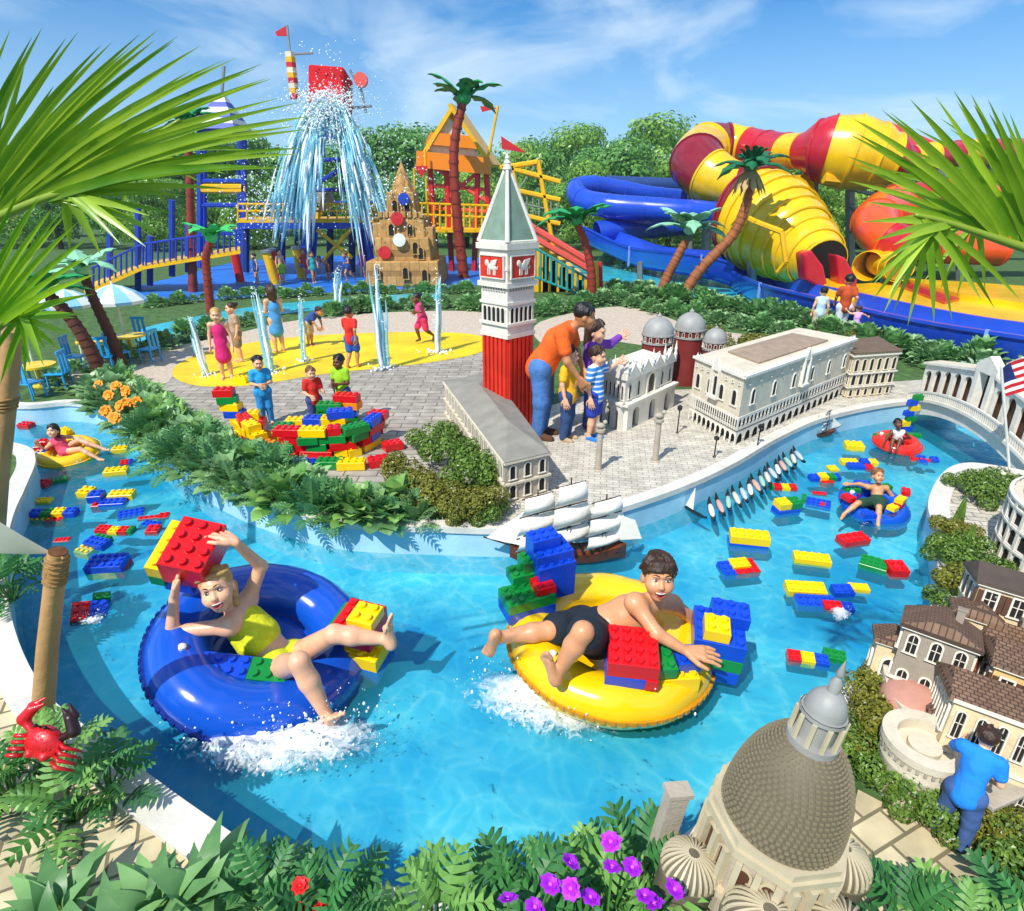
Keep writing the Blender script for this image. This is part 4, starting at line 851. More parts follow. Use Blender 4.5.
# bricks on the yellow ring
stack('stepped blue and green brick stack at the back of the yellow ring', [('b', 5, 3, -.6, -.3, 0), ('g', 5, 3, -.6, -.3, 1.2), ('r', 2, 2, 1.0, -.6, 2.4, .9), ('b', 4, 3, 2.6, .9, .6, 4.2), ('g', 3, 2, -.2, 1.6, 2.4), ('g', 2, 2, .6, 1.8, 3.6), ('b', 4, 3, 2.5, 1.3, 4.8), ('b', 3, 2, 2.0, 1.8, 6.0), ('r', 1, 1, 4.15, .0, 3.4)], 531, 606, 3.32, .066, cam_dir(.0, .88, .47), 22)
stack('square red brick block on a blue base in front of the boy', [('b', 4, 4, -.1, 0, -1.0), ('r', 4, 4, 0, 0, .2, 1.6), ('r', 1, 1, 1.6, -1.6, -.9)], 631, 660, 2.72, .07, cam_dir(.0, .84, .54), -8)
stack('green brick and blue brick side by side under the boy\'s arm', [('g', 2, 3, -.3, 0, 0), ('b', 2, 2, 2, .1, -.2)], 662, 664, 2.74, .07, cam_dir(.05, .84, .54), -10)
stack('tall blue block with green band and yellow topper right of the boy', [('b', 4, 4, .2, 0, -1.6, 1.3), ('g', 4, 4, .25, 0, -.3, 1.3), ('b', 4, 4, .2, 0, 1.0, 1.6), ('b', 3, 2, .9, 1.0, 2.6, 1.2), ('y', 2, 2, -.2, -.9, 2.6, 1.1)], 711, 648, 3.0, .075, cam_dir(.03, .86, .5), -28)
stack('long yellow brick under the red block on the front rim of the yellow ring', [('y', 5, 2, 0, 0, -1, 1.5)], 664, 684, 2.72, .072, cam_dir(.0, .9, .45), 4)
# ------------------------------------------------------------------ foam and spray
def foam_mat():
    m, nt, N, L, P = newmat('white foam'); P.inputs['Base Color'].default_value = (.92, .96, .98, 1); P.inputs['Roughness'].default_value = .6
    tc = N.new('ShaderNodeTexCoord'); nz = N.new('ShaderNodeTexNoise'); nz.inputs['Scale'].default_value = 16; nz.inputs['Detail'].default_value = 9; nz.inputs['Roughness'].default_value = .7; nz.inputs['Distortion'].default_value = 1.2
    L.new(tc.outputs['Object'], nz.inputs['Vector']); at_ = N.new('ShaderNodeAttribute'); at_.attribute_name = 'thick'
    ad = N.new('ShaderNodeMath'); ad.operation = 'ADD'; L.new(nz.outputs['Fac'], ad.inputs[0]); L.new(at_.outputs['Fac'], ad.inputs[1])
    mr = N.new('ShaderNodeMapRange'); mr.inputs['From Min'].default_value = .62; mr.inputs['From Max'].default_value = 1.05; L.new(ad.outputs[0], mr.inputs['Value'])
    tr = N.new('ShaderNodeBsdfTransparent'); mx = N.new('ShaderNodeMixShader'); L.new(mr.outputs[0], mx.inputs[0]); L.new(tr.outputs[0], mx.inputs[1]); L.new(P.outputs[0], mx.inputs[2]); L.new(mx.outputs[0], N['Material Output'].inputs['Surface'])
    return m
FOAM = foam_mat(); DROP = mat('water droplets', 'f2fafc', .08, .02, spec=.9)
def foam(label, l, hgt_, seed, drops=500, thing_name='splash', dr=.010, amp=.5):
    """mound of foam over a pixel outline at water level, with droplets thrown up"""
    rnd.seed(seed); P = [G(x, y, 0) for x, y in l]; c = sum(P, V())/len(P); vs = []; th = []; fs = []
    ol = crom(P, 8, True); m = len(ol); K = 14
    from mathutils import noise
    for k in range(K+1):
        s = k/K
        for p in ol:
            q = c.lerp(p, s); e = 1-s**2.2; nzv = noise.noise(q*7+V((seed, 0, 0)))+.5*noise.noise(q*19)
            vs.append((q.x, q.y, .006+hgt_*e*(.45+amp*1.6*max(-.2, nzv)))); th.append(.58*e-.06)
    for k in range(K):
        for i in range(m): fs.append((k*m+i, k*m+(i+1) % m, (k+1)*m+(i+1) % m, (k+1)*m+i))
    t = thing(thing_name, label, 'splash'); mb = MB(); mb.add(vs, fs); o = mb.build('foam', FOAM, t, smooth=True)
    a = o.data.attributes.new('thick', 'FLOAT', 'POINT'); a.data.foreach_set('value', th)
    mb = MB()
    for i in range(drops):
        p = c.lerp(rnd.choice(ol), rnd.random()**.6*1.05); p.z = abs(rnd.gauss(0, 1))*hgt_*.9+.01; r = dr*(.25+.75*rnd.random()**4)
        mb.ball(p, (r, r, r*rnd.uniform(.8, 1.8)), 5, 4)
    o = mb.build('droplets', DROP, t, smooth=True); o['kind'] = 'stuff'; return t
foam('white foam and droplets thrown up along the front of the blue ring', [(180, 718), (230, 728), (300, 728), (350, 714), (392, 730), (380, 758), (310, 778), (240, 782), (172, 760)], .13, 3, 380)
foam('white splash trailing left of the yellow ring under the boy\'s feet', [(470, 672), (515, 672), (545, 690), (590, 700), (660, 712), (690, 720), (640, 735), (560, 745), (500, 730), (455, 700)], .12, 8, 320)
foam('small white splash round the red and blue bricks', [(828, 610), (845, 606), (852, 616), (838, 624)], .03, 4, 40, dr=.008)
foam('little white splash under the woman\'s yellow ring', [(42, 460), (62, 466), (84, 464), (92, 456), (70, 462)], .04, 5, 60, dr=.008)
foam('small white splash under the red and blue bricks by the left bank', [(70, 612), (90, 618), (108, 614), (100, 626), (78, 624)], .03, 6, 60, dr=.008)
# ------------------------------------------------------------------ three distant ring riders
def small_rider(label, px, J, H, **kw):
    return person(label, {k: at(*v) for k, v in J.items()}, H=H, absj=True, vox=.009, **kw)
def yat(px, py, z): return G(px, py, z).y
c = G(68, 452, .06); Y = c.y; ring('small yellow swim ring with a dark haired woman on it', c, V((.1, -.18, 1)), .24, .085, VY, nu=48)
J = dict(hip=(64, 449, Y), chest=(59, 442, Y), neck=(56, 438, Y), head=(53, 431, Y-.03), shL=(51, 444, Y-.06), shR=(62, 437, Y+.08), elL=(44, 450, Y-.1), elR=(70, 437, Y+.1), wrL=(40, 446, Y-.12), wrR=(76, 438, Y+.08), hiL=(64, 452, Y-.05), hiR=(67, 447, Y+.06), knL=(80, 449, Y-.1), knR=(79, 440, Y), anL=(99, 459, Y-.12), anR=(104, 449, Y), toL=(104, 460, Y-.13), toR=(109, 450, Y))
small_rider('dark haired woman in a swimsuit lying on the yellow ring', 0, J, .78, look=cam_dir(.1, -.1, 1), skinc='fair', hair=('black', 'long'), wear=[('tank', 'd84a6a'), ('briefs', 'd84a6a')])
p = G(45, 449, .12); bricks('red bricks with a blue one at the left of the woman\'s ring', [('r', 4, 2, 0, 0, 0), ('r', 2, 2, 0, .3, 1.2), ('b', 2, 2, 0, -1.8, -.8)], p, .045, (.1, 0, R(12)))
p = G(67, 436, .16); bricks('yellow brick clump with blue base behind the woman on the ring', [('b', 3, 2, 0, 0, -1.2), ('y', 3, 3, 0, 0, 0), ('y', 2, 2, -.6, .3, 1.2), ('y', 2, 2, .9, -.2, 1.2)], p, .04, (0, .1, R(-20)))
c = G(897, 443, .06); Y = c.y; ring('small red swim ring near the bridge with a seated child', c, V((0, -.15, 1)), .19, .075, VR, nu=48)
J = dict(hip=(897, 441, Y), chest=(898, 434, Y), neck=(898, 430, Y), head=(898, 424, Y-.02), shL=(892, 432, Y), shR=(904, 432, Y), elL=(887, 438, Y-.05), elR=(909, 437, Y), wrL=(885, 442, Y-.1), wrR=(913, 440, Y), hiL=(895, 442, Y), hiR=(900, 442, Y), knL=(893, 440, Y-.16), knR=(900, 440, Y-.16), anL=(891, 449, Y-.22), anR=(897, 449, Y-.22), toL=(890, 451, Y-.26), toR=(896, 452, Y-.26))
small_rider('child in a white shirt sitting in the small red ring', 0, J, .62, skinc='brown', hair=('black', 'short'), wear=[('tank', 'e8e4e4'), ('briefs', '5a3040')], look=cam_dir(0, 0, 1))
for dx, lb in ((-20, 'dark green brick bar at the left of the red ring'), (20, 'dark green brick bar at the right of the red ring')):
    p = G(897+dx*.8, 437, .09); bricks(lb, [('g', 5, 2, 0, 0, 0)], p, .035, (0, 0, R(8 if dx < 0 else -12)))
p = G(904, 431, .0); bricks('slim tower of blue and yellow bricks standing behind the red ring', [(('b', 'y', 'g', 'b', 'y', 'b', 'g')[i], 2, 1, .5*(-1)**i, 0, 1.2*i) for i in range(7)], p, .06, (.05, .05, .2))
c = G(874, 505, .05); Y = c.y; ring('blue ring raft edged with coloured bricks under the tanned boy', c, V((.05, -.3, 1)), .23, .08, VB, nu=48)
J = dict(hip=(877, 500, Y+.02), chest=(877, 490, Y+.08), neck=(878, 485, Y+.1), head=(878, 476, Y+.09), shL=(868, 487, Y+.08), shR=(886, 488, Y+.08), elL=(860, 484, Y+.1), elR=(892, 496, Y+.06), wrL=(852, 484, Y+.1), wrR=(898, 500, Y+.04), hiL=(873, 502, Y), hiR=(881, 503, Y), knL=(858, 503, Y-.16), knR=(879, 507, Y-.2), anL=(844, 514, Y-.2), anR=(878, 524, Y-.3), toL=(841, 519, Y-.24), toR=(879, 529, Y-.34))
small_rider('tanned boy in dark green shorts sprawled on a brick edged raft', 0, J, .72, skinc='med', hair=('lbrown', 'short'), wear=[('shorts', '1f4a34')], look=cam_dir(-.1, -.05, 1))
for (x, y, c0, nx, rz, lb) in ((851, 492, 'g', 4, 5, 'green brick on red at the left rim of the boy\'s raft'), (862, 486, 'b', 4, -10, 'blue brick at the back rim of the boy\'s raft'), (900, 502, 'y', 3, 40, 'yellow brick on red at the right rim of the boy\'s raft'), (848, 500, 'r', 3, -70, 'red brick at the left front of the boy\'s raft'), (905, 494, 'r', 3, 60, 'red brick at the right back of the boy\'s raft'), (868, 517, 'b', 3, -5, 'blue brick at the front rim of the boy\'s raft'), (886, 489, 'g', 2, 12, 'green brick behind the tanned boy\'s shoulder'), (892, 510, 'y', 2, 30, 'small yellow brick in front of the tanned boy\'s arm')):
    p = G(x, y, .13); bricks(lb, [('r', nx, 2, 0, 0, -1.2), (c0, nx, 2, 0, 0, 0)] if 'on red' in lb else [(c0, nx, 2, 0, 0, 0)], p, .038, (.05, 0, R(rz)))
# ------------------------------------------------------------------ miniature buildings
STONE = mat('pale stone', 'd8ccb4', .75, .1, 7, .15, 70, dirt=.25); STONE2 = mat('white stone', 'e6e0d2', .7, .08, 7, .12, 70, dirt=.2); GREYST = mat('grey beige stone', 'b3a795', .8, .14, 6, .2, 70, dirt=.25)
ROOFG = mat('grey roof slabs', '8f8b80', .75, .14, 6, .2, 50, dirt=.2); ROOFB = brickmat('brown roof tiles', '8c6c54', '785a44', '4a3628', 1, .03, .022, 0, .003); ROOFR = brickmat('red roof tiles', '9a4e34', '854028', '54281a', 1, .03, .022, 0, .003)
TERRA = mat('red fluted shaft', 'd2301a', .55, .14, 6, .1, 60); LEAD = mat('grey lead dome', '9b9a96', .5, .12, 8, .1, 40); DRUMR = mat('dark red drum', '7c2622', .6, .12)
GREENR = mat('verdigris roof', '7d9482', .55, .15, 8, .1, 60, dirt=.15); CREAMW = mat('cream plaster', 'd9c49c', .85, .12, 8, .2, 60, dirt=.3); OCHRE = mat('ochre plaster', 'e0b878', .85, .12, 8, .2, 60, dirt=.25); TAUPE = mat('taupe plaster', '9a8e7e', .85, .12, 8, .2, 60, dirt=.25)
PINKR = mat('pink plaster', 'c08a78', .8, .12, 8, .2, 60, dirt=.2); FRAME = mat('window surround', 'e2dac8', .7, .06, 9); BRNW = mat('brown shutter', '5a3a28', .6, .2, 9)
WM = {}
def arc_pts(w, h, pointed=False, n=8):
    s = h-w/2 if not pointed else h-w*.75
    if pointed: top = [(w/2*math.cos(a), s+(h-s)*math.sin(a)**.8) for a in [PI*i/n for i in range(n+1)]]
    else: top = [(w/2*math.cos(PI*i/n), s+w/2*math.sin(PI*i/n)) for i in range(n+1)]
    return [(w/2, 0)]+top+[(-w/2, 0)]
def win_mesh(w, h, kind, fm, pm, fw=.18, muntin=False):
    key = (round(w, 3), round(h, 3), kind, fm.name, pm.name, muntin)
    if key in WM: return WM[key]
    mb = MB(); k = w*fw
    pts = arc_pts(w, h, kind == 'pointed') if kind != 'rect' else [(w/2, 0), (w/2, h), (-w/2, h), (-w/2, 0)]
    out = [(x*(1+2*k/w), z*(1+k/h)) for x, z in pts]; n = len(pts)
    mb.m = 1; mb.add([(x, -.003, z) for x, z in pts], [tuple(range(n))[::-1]])
    mb.m = 0; d = -max(.012, w*.16)
    vs = [(x, d, z) for x, z in pts]+[(x, d, z) for x, z in out]+[(x, -.001, z) for x, z in pts]+[(x, -.001, z) for x, z in out]
    fs = []
    for i in range(n-1): fs += [(i, n+i, n+i+1, i+1), (i, i+1, 2*n+i+1, 2*n+i), (n+i, 3*n+i, 3*n+i+1, n+i+1)]
    mb.add(vs, fs); mb.box((0, d*.7, -k*.4), (w*1.6, -d*1.5, k*.8))
    if muntin: mb.box((0, -.006, h*.48), (w*.08, .006, h*.94)); mb.box((0, -.0065, h*.55), (w*.96, .005, w*.08))
    o = mb.build('window', [fm, pm]); me = o.data; bpy.data.objects.remove(o); WM[key] = me; return me
class Face:
    """one facade: p left foot, q right foot seen from outside"""
    def __init__(s, t, p, q): s.t = t; s.p = V(p); s.q = V(q); s.u = (s.q-s.p); s.w = s.u.length; s.u.normalize(); s.n = V((s.u.y, -s.u.x, 0)); s.M = Matrix.Translation(s.p) @ Matrix(((s.u.x, -s.n.x, 0, 0), (s.u.y, -s.n.y, 0, 0), (0, 0, 1, 0), (0, 0, 0, 1)))
    def win(s, x, z, w, h, kind='arch', fm=None, pm=None, name='window', **k):
        o = bpy.data.objects.new(name, win_mesh(w, h, kind, fm or FRAME, pm or DARK, **k)); COL.objects.link(o); o.parent = s.t; o.matrix_local = s.M @ Matrix.Translation((x, 0, z)); return o
    def row(s, n, z, w, h, kind='arch', x0=0, x1=None, **k):
        x1 = s.w if x1 is None else x1
        for i in range(n): s.win(x0+(x1-x0)*(i+.5)/n, z, w, h, kind, **k)
    def mb(s): m = MB(); m.M = s.M; return m
    def arcade(s, name, n, z0, h, ow, oh, m, depth=.05, pointed=True, rail=0, kind=None):
        mb = s.mb(); bw = s.w/n
        for i in range(n):
            x0 = i*bw; xc = x0+bw/2; pts = arc_pts(ow, oh, pointed, 8)[1:-1]; pts = [(xc+x, z) for x, z in pts][::-1]
            A = [(x0, 0), (xc-ow/2, 0)]
            for y, fl in ((-depth, 0),):
                vs = [(x0, y, z0), (xc-ow/2, y, z0), (xc-ow/2, y, z0+h), (x0, y, z0+h)]; mb.add(vs, [(0, 1, 2, 3)])
                vs = [(xc+ow/2, y, z0), (x0+bw, y, z0), (x0+bw, y, z0+h), (xc+ow/2, y, z0+h)]; mb.add(vs, [(0, 1, 2, 3)])
                vs = []; fs = []
                for x, z in pts: vs += [(x, y, z0+z), (x, y, z0+h)]
                fs = [(2*k, 2*k+2, 2*k+3, 2*k+1) for k in range(len(pts)-1)]; mb.add(vs, fs)
            full = [(xc-ow/2, 0)]+pts+[(xc+ow/2, 0)]; vs = []
            for x, z in full: vs += [(x, -depth, z0+z), (x, -.002, z0+z)]
            mb.add(vs, [(2*k, 2*k+1, 2*k+3, 2*k+2) for k in range(len(full)-1)])
            mb.box((xc-ow/2-(bw-ow)/2, -depth, z0+oh*.5), (min(bw-ow, .03)*.9, .012, oh*.06)) if i else None
            if rail:
                for r in range(4): mb.box((xc-ow/2+ow*(r+.5)/4, -depth*.7, z0+rail/2), (ow*.07, ow*.07, rail))
                mb.box((xc, -depth*.7, z0+rail), (ow, ow*.1, rail*.12))
        mb.box((s.w/2, -depth/2, z0+h+.006), (s.w+depth*.6, depth*1.3, .012)); mb.add([(0, -depth, z0), (0, -.002, z0), (0, -.002, z0+h), (0, -depth, z0+h)], [(0, 1, 2, 3)]); mb.add([(s.w, -depth, z0), (s.w, -.002, z0), (s.w, -.002, z0+h), (s.w, -depth, z0+h)], [(3, 2, 1, 0)])
        o = mb.build(name, m, s.t); return o
    def band(s, mb, z, h, d): mb.M = s.M; mb.box((s.w/2, -d/2, z), (s.w+d*1.2, d, h)); mb.M = None
def shell(t, base, h, m, z0=0, name='wall'):
    mb = MB(); mb.prism([(p.x, p.y) for p in base], z0, z0+h); return mb.build(name, m, t)
def hip_roof(t, base, z, rise, m, over=.03, ridge=.35, flat=False):
    c = sum(base, V())/4; o = [c+(p-c)*(1+over/((p-c).length)) for p in base]; mb = MB()
    a = (base[0]+base[1])/2; b = (base[2]+base[3])/2
    if (base[1]-base[0]).length > (base[3]-base[0]).length: a = (base[0]+base[3])/2; b = (base[1]+base[2])/2; r0, r1 = a.lerp(b, ridge), b.lerp(a, ridge); F = [(0, 4, 3), (1, 2, 5), (0, 1, 5, 4), (2, 3, 4, 5)]
    else: r0, r1 = a.lerp(b, ridge), b.lerp(a, ridge); F = [(0, 1, 4), (2, 3, 5), (1, 2, 5, 4), (3, 0, 4, 5)]
    vs = [V((p.x, p.y, z)) for p in o]+[V((r0.x, r0.y, z+rise)), V((r1.x, r1.y, z+rise))]
    mb.add(vs, F+[(3, 2, 1, 0)]); mb.prism([(p.x, p.y) for p in o], z-.016, z-.001); return mb.build('roof', m, t)
def loc(P, o): return [V((p.x-o.x, p.y-o.y, 0)) for p in P]
# 1 long library hall with grey hipped roof
nl, nr, fl, fr = G(505, 506), G(548, 494), G(446, 414), G(491, 404)
t = thing('miniature_library', 'long miniature hall with grey hipped roof running from ships to the bell tower', 'building', nl); b = loc([nl, nr, fr, fl], nl)
h = .44; shell(t, b, h, GREYST); hip_roof(t, b, h, .10, ROOFG, .025, .25)
f = Face(t, b[0], b[1]); f.row(3, .06, .06, .13); f.row(3, .25, .055, .13); s = Face(t, b[3], b[0]); s.row(16, .05, .05, .13); s.row(16, .24, .05, .14)
for z in (.21, .42, .02): mb = MB(); [F_.band(mb, z, .02, .025) for F_ in (f, s)]; mb.build('cornice', STONE, t)
# 2 bell tower
c = G(508, 428); t = thing('miniature_bell_tower', 'tall miniature bell tower with red fluted shaft, white belfry and grey pyramid spire', 'tower', c, R(45)); zz = lambda py: at(508, py, c.y).z-LZ
def sq(mb, s0, z0, z1, s1=None): s1 = s0 if s1 is None else s1; mb.add([(x*s0/2, y*s0/2, z0) for x, y in ((-1, -1), (1, -1), (1, 1), (-1, 1))]+[(x*s1/2, y*s1/2, z1) for x, y in ((-1, -1), (1, -1), (1, 1), (-1, 1))], [(3, 2, 1, 0), (4, 5, 6, 7)]+[(i, (i+1) % 4, 4+(i+1) % 4, 4+i) for i in range(4)])
W = .405; z1 = zz(334); mb = MB(); sq(mb, W, 0, z1)
for k in range(4):
    mb.M = Matrix.Rotation(k*PI/2, 4, 'Z')
    for i in range(6): mb.box((-W/2+W*(i+.5)/6, -W/2-.006, z1/2), (W/6*.55, .03, z1-.004))
mb.M = None; mb.build('shaft', TERRA, t)
zb, zc, zd, ze, zf = zz(322), zz(300), zz(280), zz(247), zz(243)
mb = MB(); sq(mb, W*1.10, z1, zz(330)); sq(mb, W*1.02, zz(330), zd+.0); sq(mb, W*1.14, zb, zb+.03); sq(mb, W*1.1, zc-.02, zc+.012); sq(mb, W*1.17, zz(285), zd); sq(mb, W*1.06, zd, ze); sq(mb, W*1.2, ze-.01, zf+.01); sq(mb, W*1.1, zz(268), zz(265)); mb.build('belfry', STONE2, t)
for k in range(4):
    Mk = Matrix.Rotation(k*PI/2, 4, 'Z'); p = Mk @ V((-W*.51, -W*.51, 0)); q = Mk @ V((W*.51, -W*.51, 0)); F_ = Face(t, p, q)
    F_.row(5, zz(319), .05, zc-zz(319)-.05, x0=.03, x1=F_.w-.03, fm=STONE2); F_.row(9, zz(284)-.045, .018, .035, 'rect', x0=.02, x1=F_.w-.02, fm=STONE2)
    for i in range(11): pass
    mb = F_.mb(); mb.box((F_.w/2, -.022, (zz(276)+zz(254))/2), (F_.w*.86, .02, zz(254)-zz(276))); pa = mb.build('relief_panel', TERRA, t)
    mb = F_.mb(); e = F_.w; zm = (zz(276)+zz(254))/2; hh = (zz(254)-zz(276))
    for (x0, x1, z_, th) in ((.03, .97, zm+hh*.5, .012), (.03, .97, zm-hh*.5, .012)): mb.box((e/2, -.03, z_), (e*.92, .02, th))
    for x_ in (.06, .94): mb.box((e*x_, -.03, zm), (.012, .02, hh*1.05))
    # carved standing beast with wing
    mb.ball((e*.5, -.034, zm), (.07, .012, hh*.16), 10, 6); mb.ball((e*.33, -.036, zm+hh*.16), (.032, .014, hh*.15), 8, 6)
    for x_ in (.37, .44, .58, .64): mb.box((e*x_, -.034, zm-hh*.22), (.014, .014, hh*.3))
    mb.slab([(e*.44, -.034, zm+hh*.05), (e*.66, -.034, zm+hh*.08), (e*.74, -.034, zm+hh*.36), (e*.52, -.034, zm+hh*.28)], (0, -1, 0), .012); mb.tube([(e*.65, -.036, zm), (e*.72, -.036, zm-hh*.1), (e*.74, -.036, zm+.01)], .006, 5)
    mb.build('relief', STONE2, pa)
mb = MB(); za = zz(163); s0 = W*1.08
mb.add([(x*s0/2, y*s0/2, zf+.011) for x, y in ((-1, -1), (1, -1), (1, 1), (-1, 1))]+[(0, 0, za)], [(0, 1, 4), (1, 2, 4), (2, 3, 4), (3, 0, 4)]); mb.build('spire', GREENR, t)
mb = MB()
for x, y in ((-1, -1), (1, -1), (1, 1), (-1, 1)): mb.tube([(x*s0/2, y*s0/2, zf+.02), (0, 0, za)], [.026, .018], 6); mb.tube([(x*s0*.49, y*s0*.49, zf+.02), (y*-1*s0*.49, x*s0*.49, zf+.02)], .018, 6)
mb.lathe([(.05, za-.06), (.035, za-.01), (.04, za), (.02, za+.03), (.026, za+.045), (.0, za+.1)], 12); mb.build('spire_ribs', STONE2, t, smooth=40)
# 3 basilica
a, b_, c_ = G(592, 416), G(622, 431), G(669, 407); bk = a+(c_-b_)
t = thing('miniature_basilica', 'ornate white miniature basilica with pinnacles and pointed gables', 'building', b_); B = loc([a, b_, c_, bk], b_); B = [B[1], B[2], B[3], B[0]]
h = .66; shell(t, B, h, STONE2)
def gables(F_, n, z, gw, gh, m, t):
    mb = F_.mb()
    for i in range(n):
        x = F_.w*(i+.5)/n; g = gw/2
        pts = [(x-g, -.03, z), (x+g, -.03, z), (x+g*.8, -.03, z+gh*.35), (x+g*.25, -.03, z+gh*.7), (x, -.03, z+gh), (x-g*.25, -.03, z+gh*.7), (x-g*.8, -.03, z+gh*.35)]
        mb.slab(pts, (0, 1, 0), .05); mb.ball((x, -.012, z+gh*1.06), .012, 6, 5)
    mb.build('gable', m, t)
    for i in range(n+1):
        mb = F_.mb(); x = F_.w*i/n; mb.box((x, -.012, z+gh*.25), (.034, .034, gh*.5)); mb.lathe([(.026, z+gh*.5), (.018, z+gh*.62), (.016, z+gh*.8), (.022, z+gh*.82), (0, z+gh*1.5)], 8, (x, -.012, 0)); mb.build('pinnacle', m, t)
fr_ = Face(t, B[0], B[1]); le = Face(t, B[3], B[0])
fr_.arcade('arched_portal', 3, .0, .31, .15, .27, STONE2, .06, False); le.arcade('arched_portal', 4, 0, .31, .08, .26, STONE2, .05, False)
fr_.row(3, .01, .12, .25, fm=GREYST); le.row(4, .01, .065, .24, fm=GREYST)  # dark panes backing the portals, standing in for shade inside them
mb = MB(); fr_.band(mb, .335, .03, .08); le.band(mb, .335, .03, .07); mb.build('terrace', STONE2, t)
fr_.win(fr_.w*.5, .36, .17, .24, 'arch', pm=mat('bronze mosaic', '4a3a2c', .4)); fr_.row(2, .38, .05, .18, x0=.0, x1=fr_.w*.34); fr_.row(2, .38, .05, .18, x0=fr_.w*.66, x1=fr_.w); le.row(8, .38, .035, .17)
gables(fr_, 4, .63, fr_.w/4*.92, .19, STONE2, t); gables(le, 3, .63, le.w/3*.92, .18, STONE2, t)
# domes and red drums behind
def dome(px, py, r, label, z, Yb):
    p = at(px, py, Yb); z0 = LZ; t = thing('miniature_dome', label, 'dome', (p.x, p.y, z0)); zt = p.z-z0
    mb = MB(); mb.lathe([(r*.96, 0), (r*.96, zt), (0, zt)], 24); mb.build('drum', DRUMR, t, smooth=40)
    mb = MB(); mb.lathe([(r*1.03, zt-.12), (r*1.03, zt-.09)], 24); mb.lathe([(r*1.05, zt-.01), (r*1.05, zt+.012), (r*.99, zt+.014)]+[(r*.99*math.cos(k*PI/20), zt+.014+r*1.05*math.sin(k*PI/20)) for k in range(1, 11)], 24)
    mb.lathe([(r*.16, zt+r*1.0), (r*.16, zt+r*1.2), (r*.1, zt+r*1.24), (0, zt+r*1.4)], 10); mb.build('cap', LEAD, t, smooth=50)
    F0 = 14
    for k in range(F0):
        a0 = 2*PI*k/F0; a1 = a0+.1; o = bpy.data.objects.new('window', win_mesh(.03, .06, 'arch', FRAME, DARK)); COL.objects.link(o); o.parent = t
        o.location = (r*.965*math.cos(a0), r*.965*math.sin(a0), zt-.085); o.rotation_euler = (0, 0, a0+PI/2)
Yd = G(680, 400).y+.5
dome(658, 334, .22, 'leftmost grey dome on a red drum behind the white basilica', 0, Yd); dome(690, 329, .22, 'middle and farthest grey dome between the basilica and the palace', 0, Yd+.35); dome(715, 341, .16, 'rightmost small grey dome peeping over the palace roof', 0, Yd-.1)
# 4 palace
a, b_, c_ = G(678, 414), G(734, 447), G(838, 398); bk = a+(c_-b_)*.95
c_ = b_+(c_-b_)*1.06; a = b_+(a-b_)*.8; bk = a+(c_-b_)*.92
t = thing('miniature_palace', 'large cream miniature palace with two tiers of arcades and battlements', 'building', b_); B = loc([b_, c_, bk, a], b_); h = hgt(734, 447, 366)*.88
mb = MB(); mb.prism([(p.x, p.y) for p in B], h*.42, h); mb.build('upper_wall', STONE, t)
ins = [p+(sum(B, V())/4-p).normalized()*.09 for p in B]; shell(t, ins, h*.42, mat('dark inner wall', '2c2620', .8), 0, 'inner_wall')  # backing wall coloured dark to imitate shade within the arcades
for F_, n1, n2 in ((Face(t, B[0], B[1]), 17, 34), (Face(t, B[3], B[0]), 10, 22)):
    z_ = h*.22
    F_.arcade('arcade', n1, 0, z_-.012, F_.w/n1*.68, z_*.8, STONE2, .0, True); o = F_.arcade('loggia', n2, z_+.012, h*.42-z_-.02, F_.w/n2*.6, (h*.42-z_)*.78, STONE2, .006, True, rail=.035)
    nw = 6 if n1 > 12 else 4
    F_.row(nw, h*.56, .075, .17, 'pointed', fm=STONE2); mb = F_.mb(); mb.box((F_.w/2, -.012, h-.012), (F_.w+.04, .03, .03)); k = int(F_.w/.05)
    for i in range(k): mb.lathe([(.014, h), (.014, h+.02), (.006, h+.03), (0, h+.06)], 6, (F_.w*(i+.5)/k, .01, 0)); 
    mb.build('battlement', STONE2, t)
    mb = F_.mb(); x = F_.w*.5; 
    for sx in (-.07, .07): mb.box((x+sx, -.02, h*.74), (.025, .04, h*.42)); mb.lathe([(.016, h*.95), (.012, h*1.02), (0, h*1.14)], 8, (x+sx, -.02, 0))
    mb.box((x, -.03, h*.55), (.18, .06, .025)); mb.slab([(x-.07, -.03, h*.93), (x+.07, -.03, h*.93), (x, -.03, h*1.12)], (0, 1, 0), .03); mb.build('balcony', STONE2, t); F_.win(x, h*.57, .085, h*.28, 'pointed', fm=STONE2)
    for i in range(nw*2): F_.win(F_.w*(i+.5)/(nw*2), h*.86, .022, .024, 'rect', fm=STONE2, name='oculus')
mb = MB(); Bi = [p+(sum(B, V())/4-p)*.06 for p in B]; mb.prism([(p.x, p.y) for p in Bi], h-.05, h-.02); mb.build('roof_deck', ROOFG, t)
c0 = sum(B, V())/4; q = [c0+(p-c0)*.62 for p in B]; r_ = hip_roof(t, q, h+.02, .07, mat('pale brown roof', 'a08a76', .8, .15, 8, .2, 60), .01, .3)
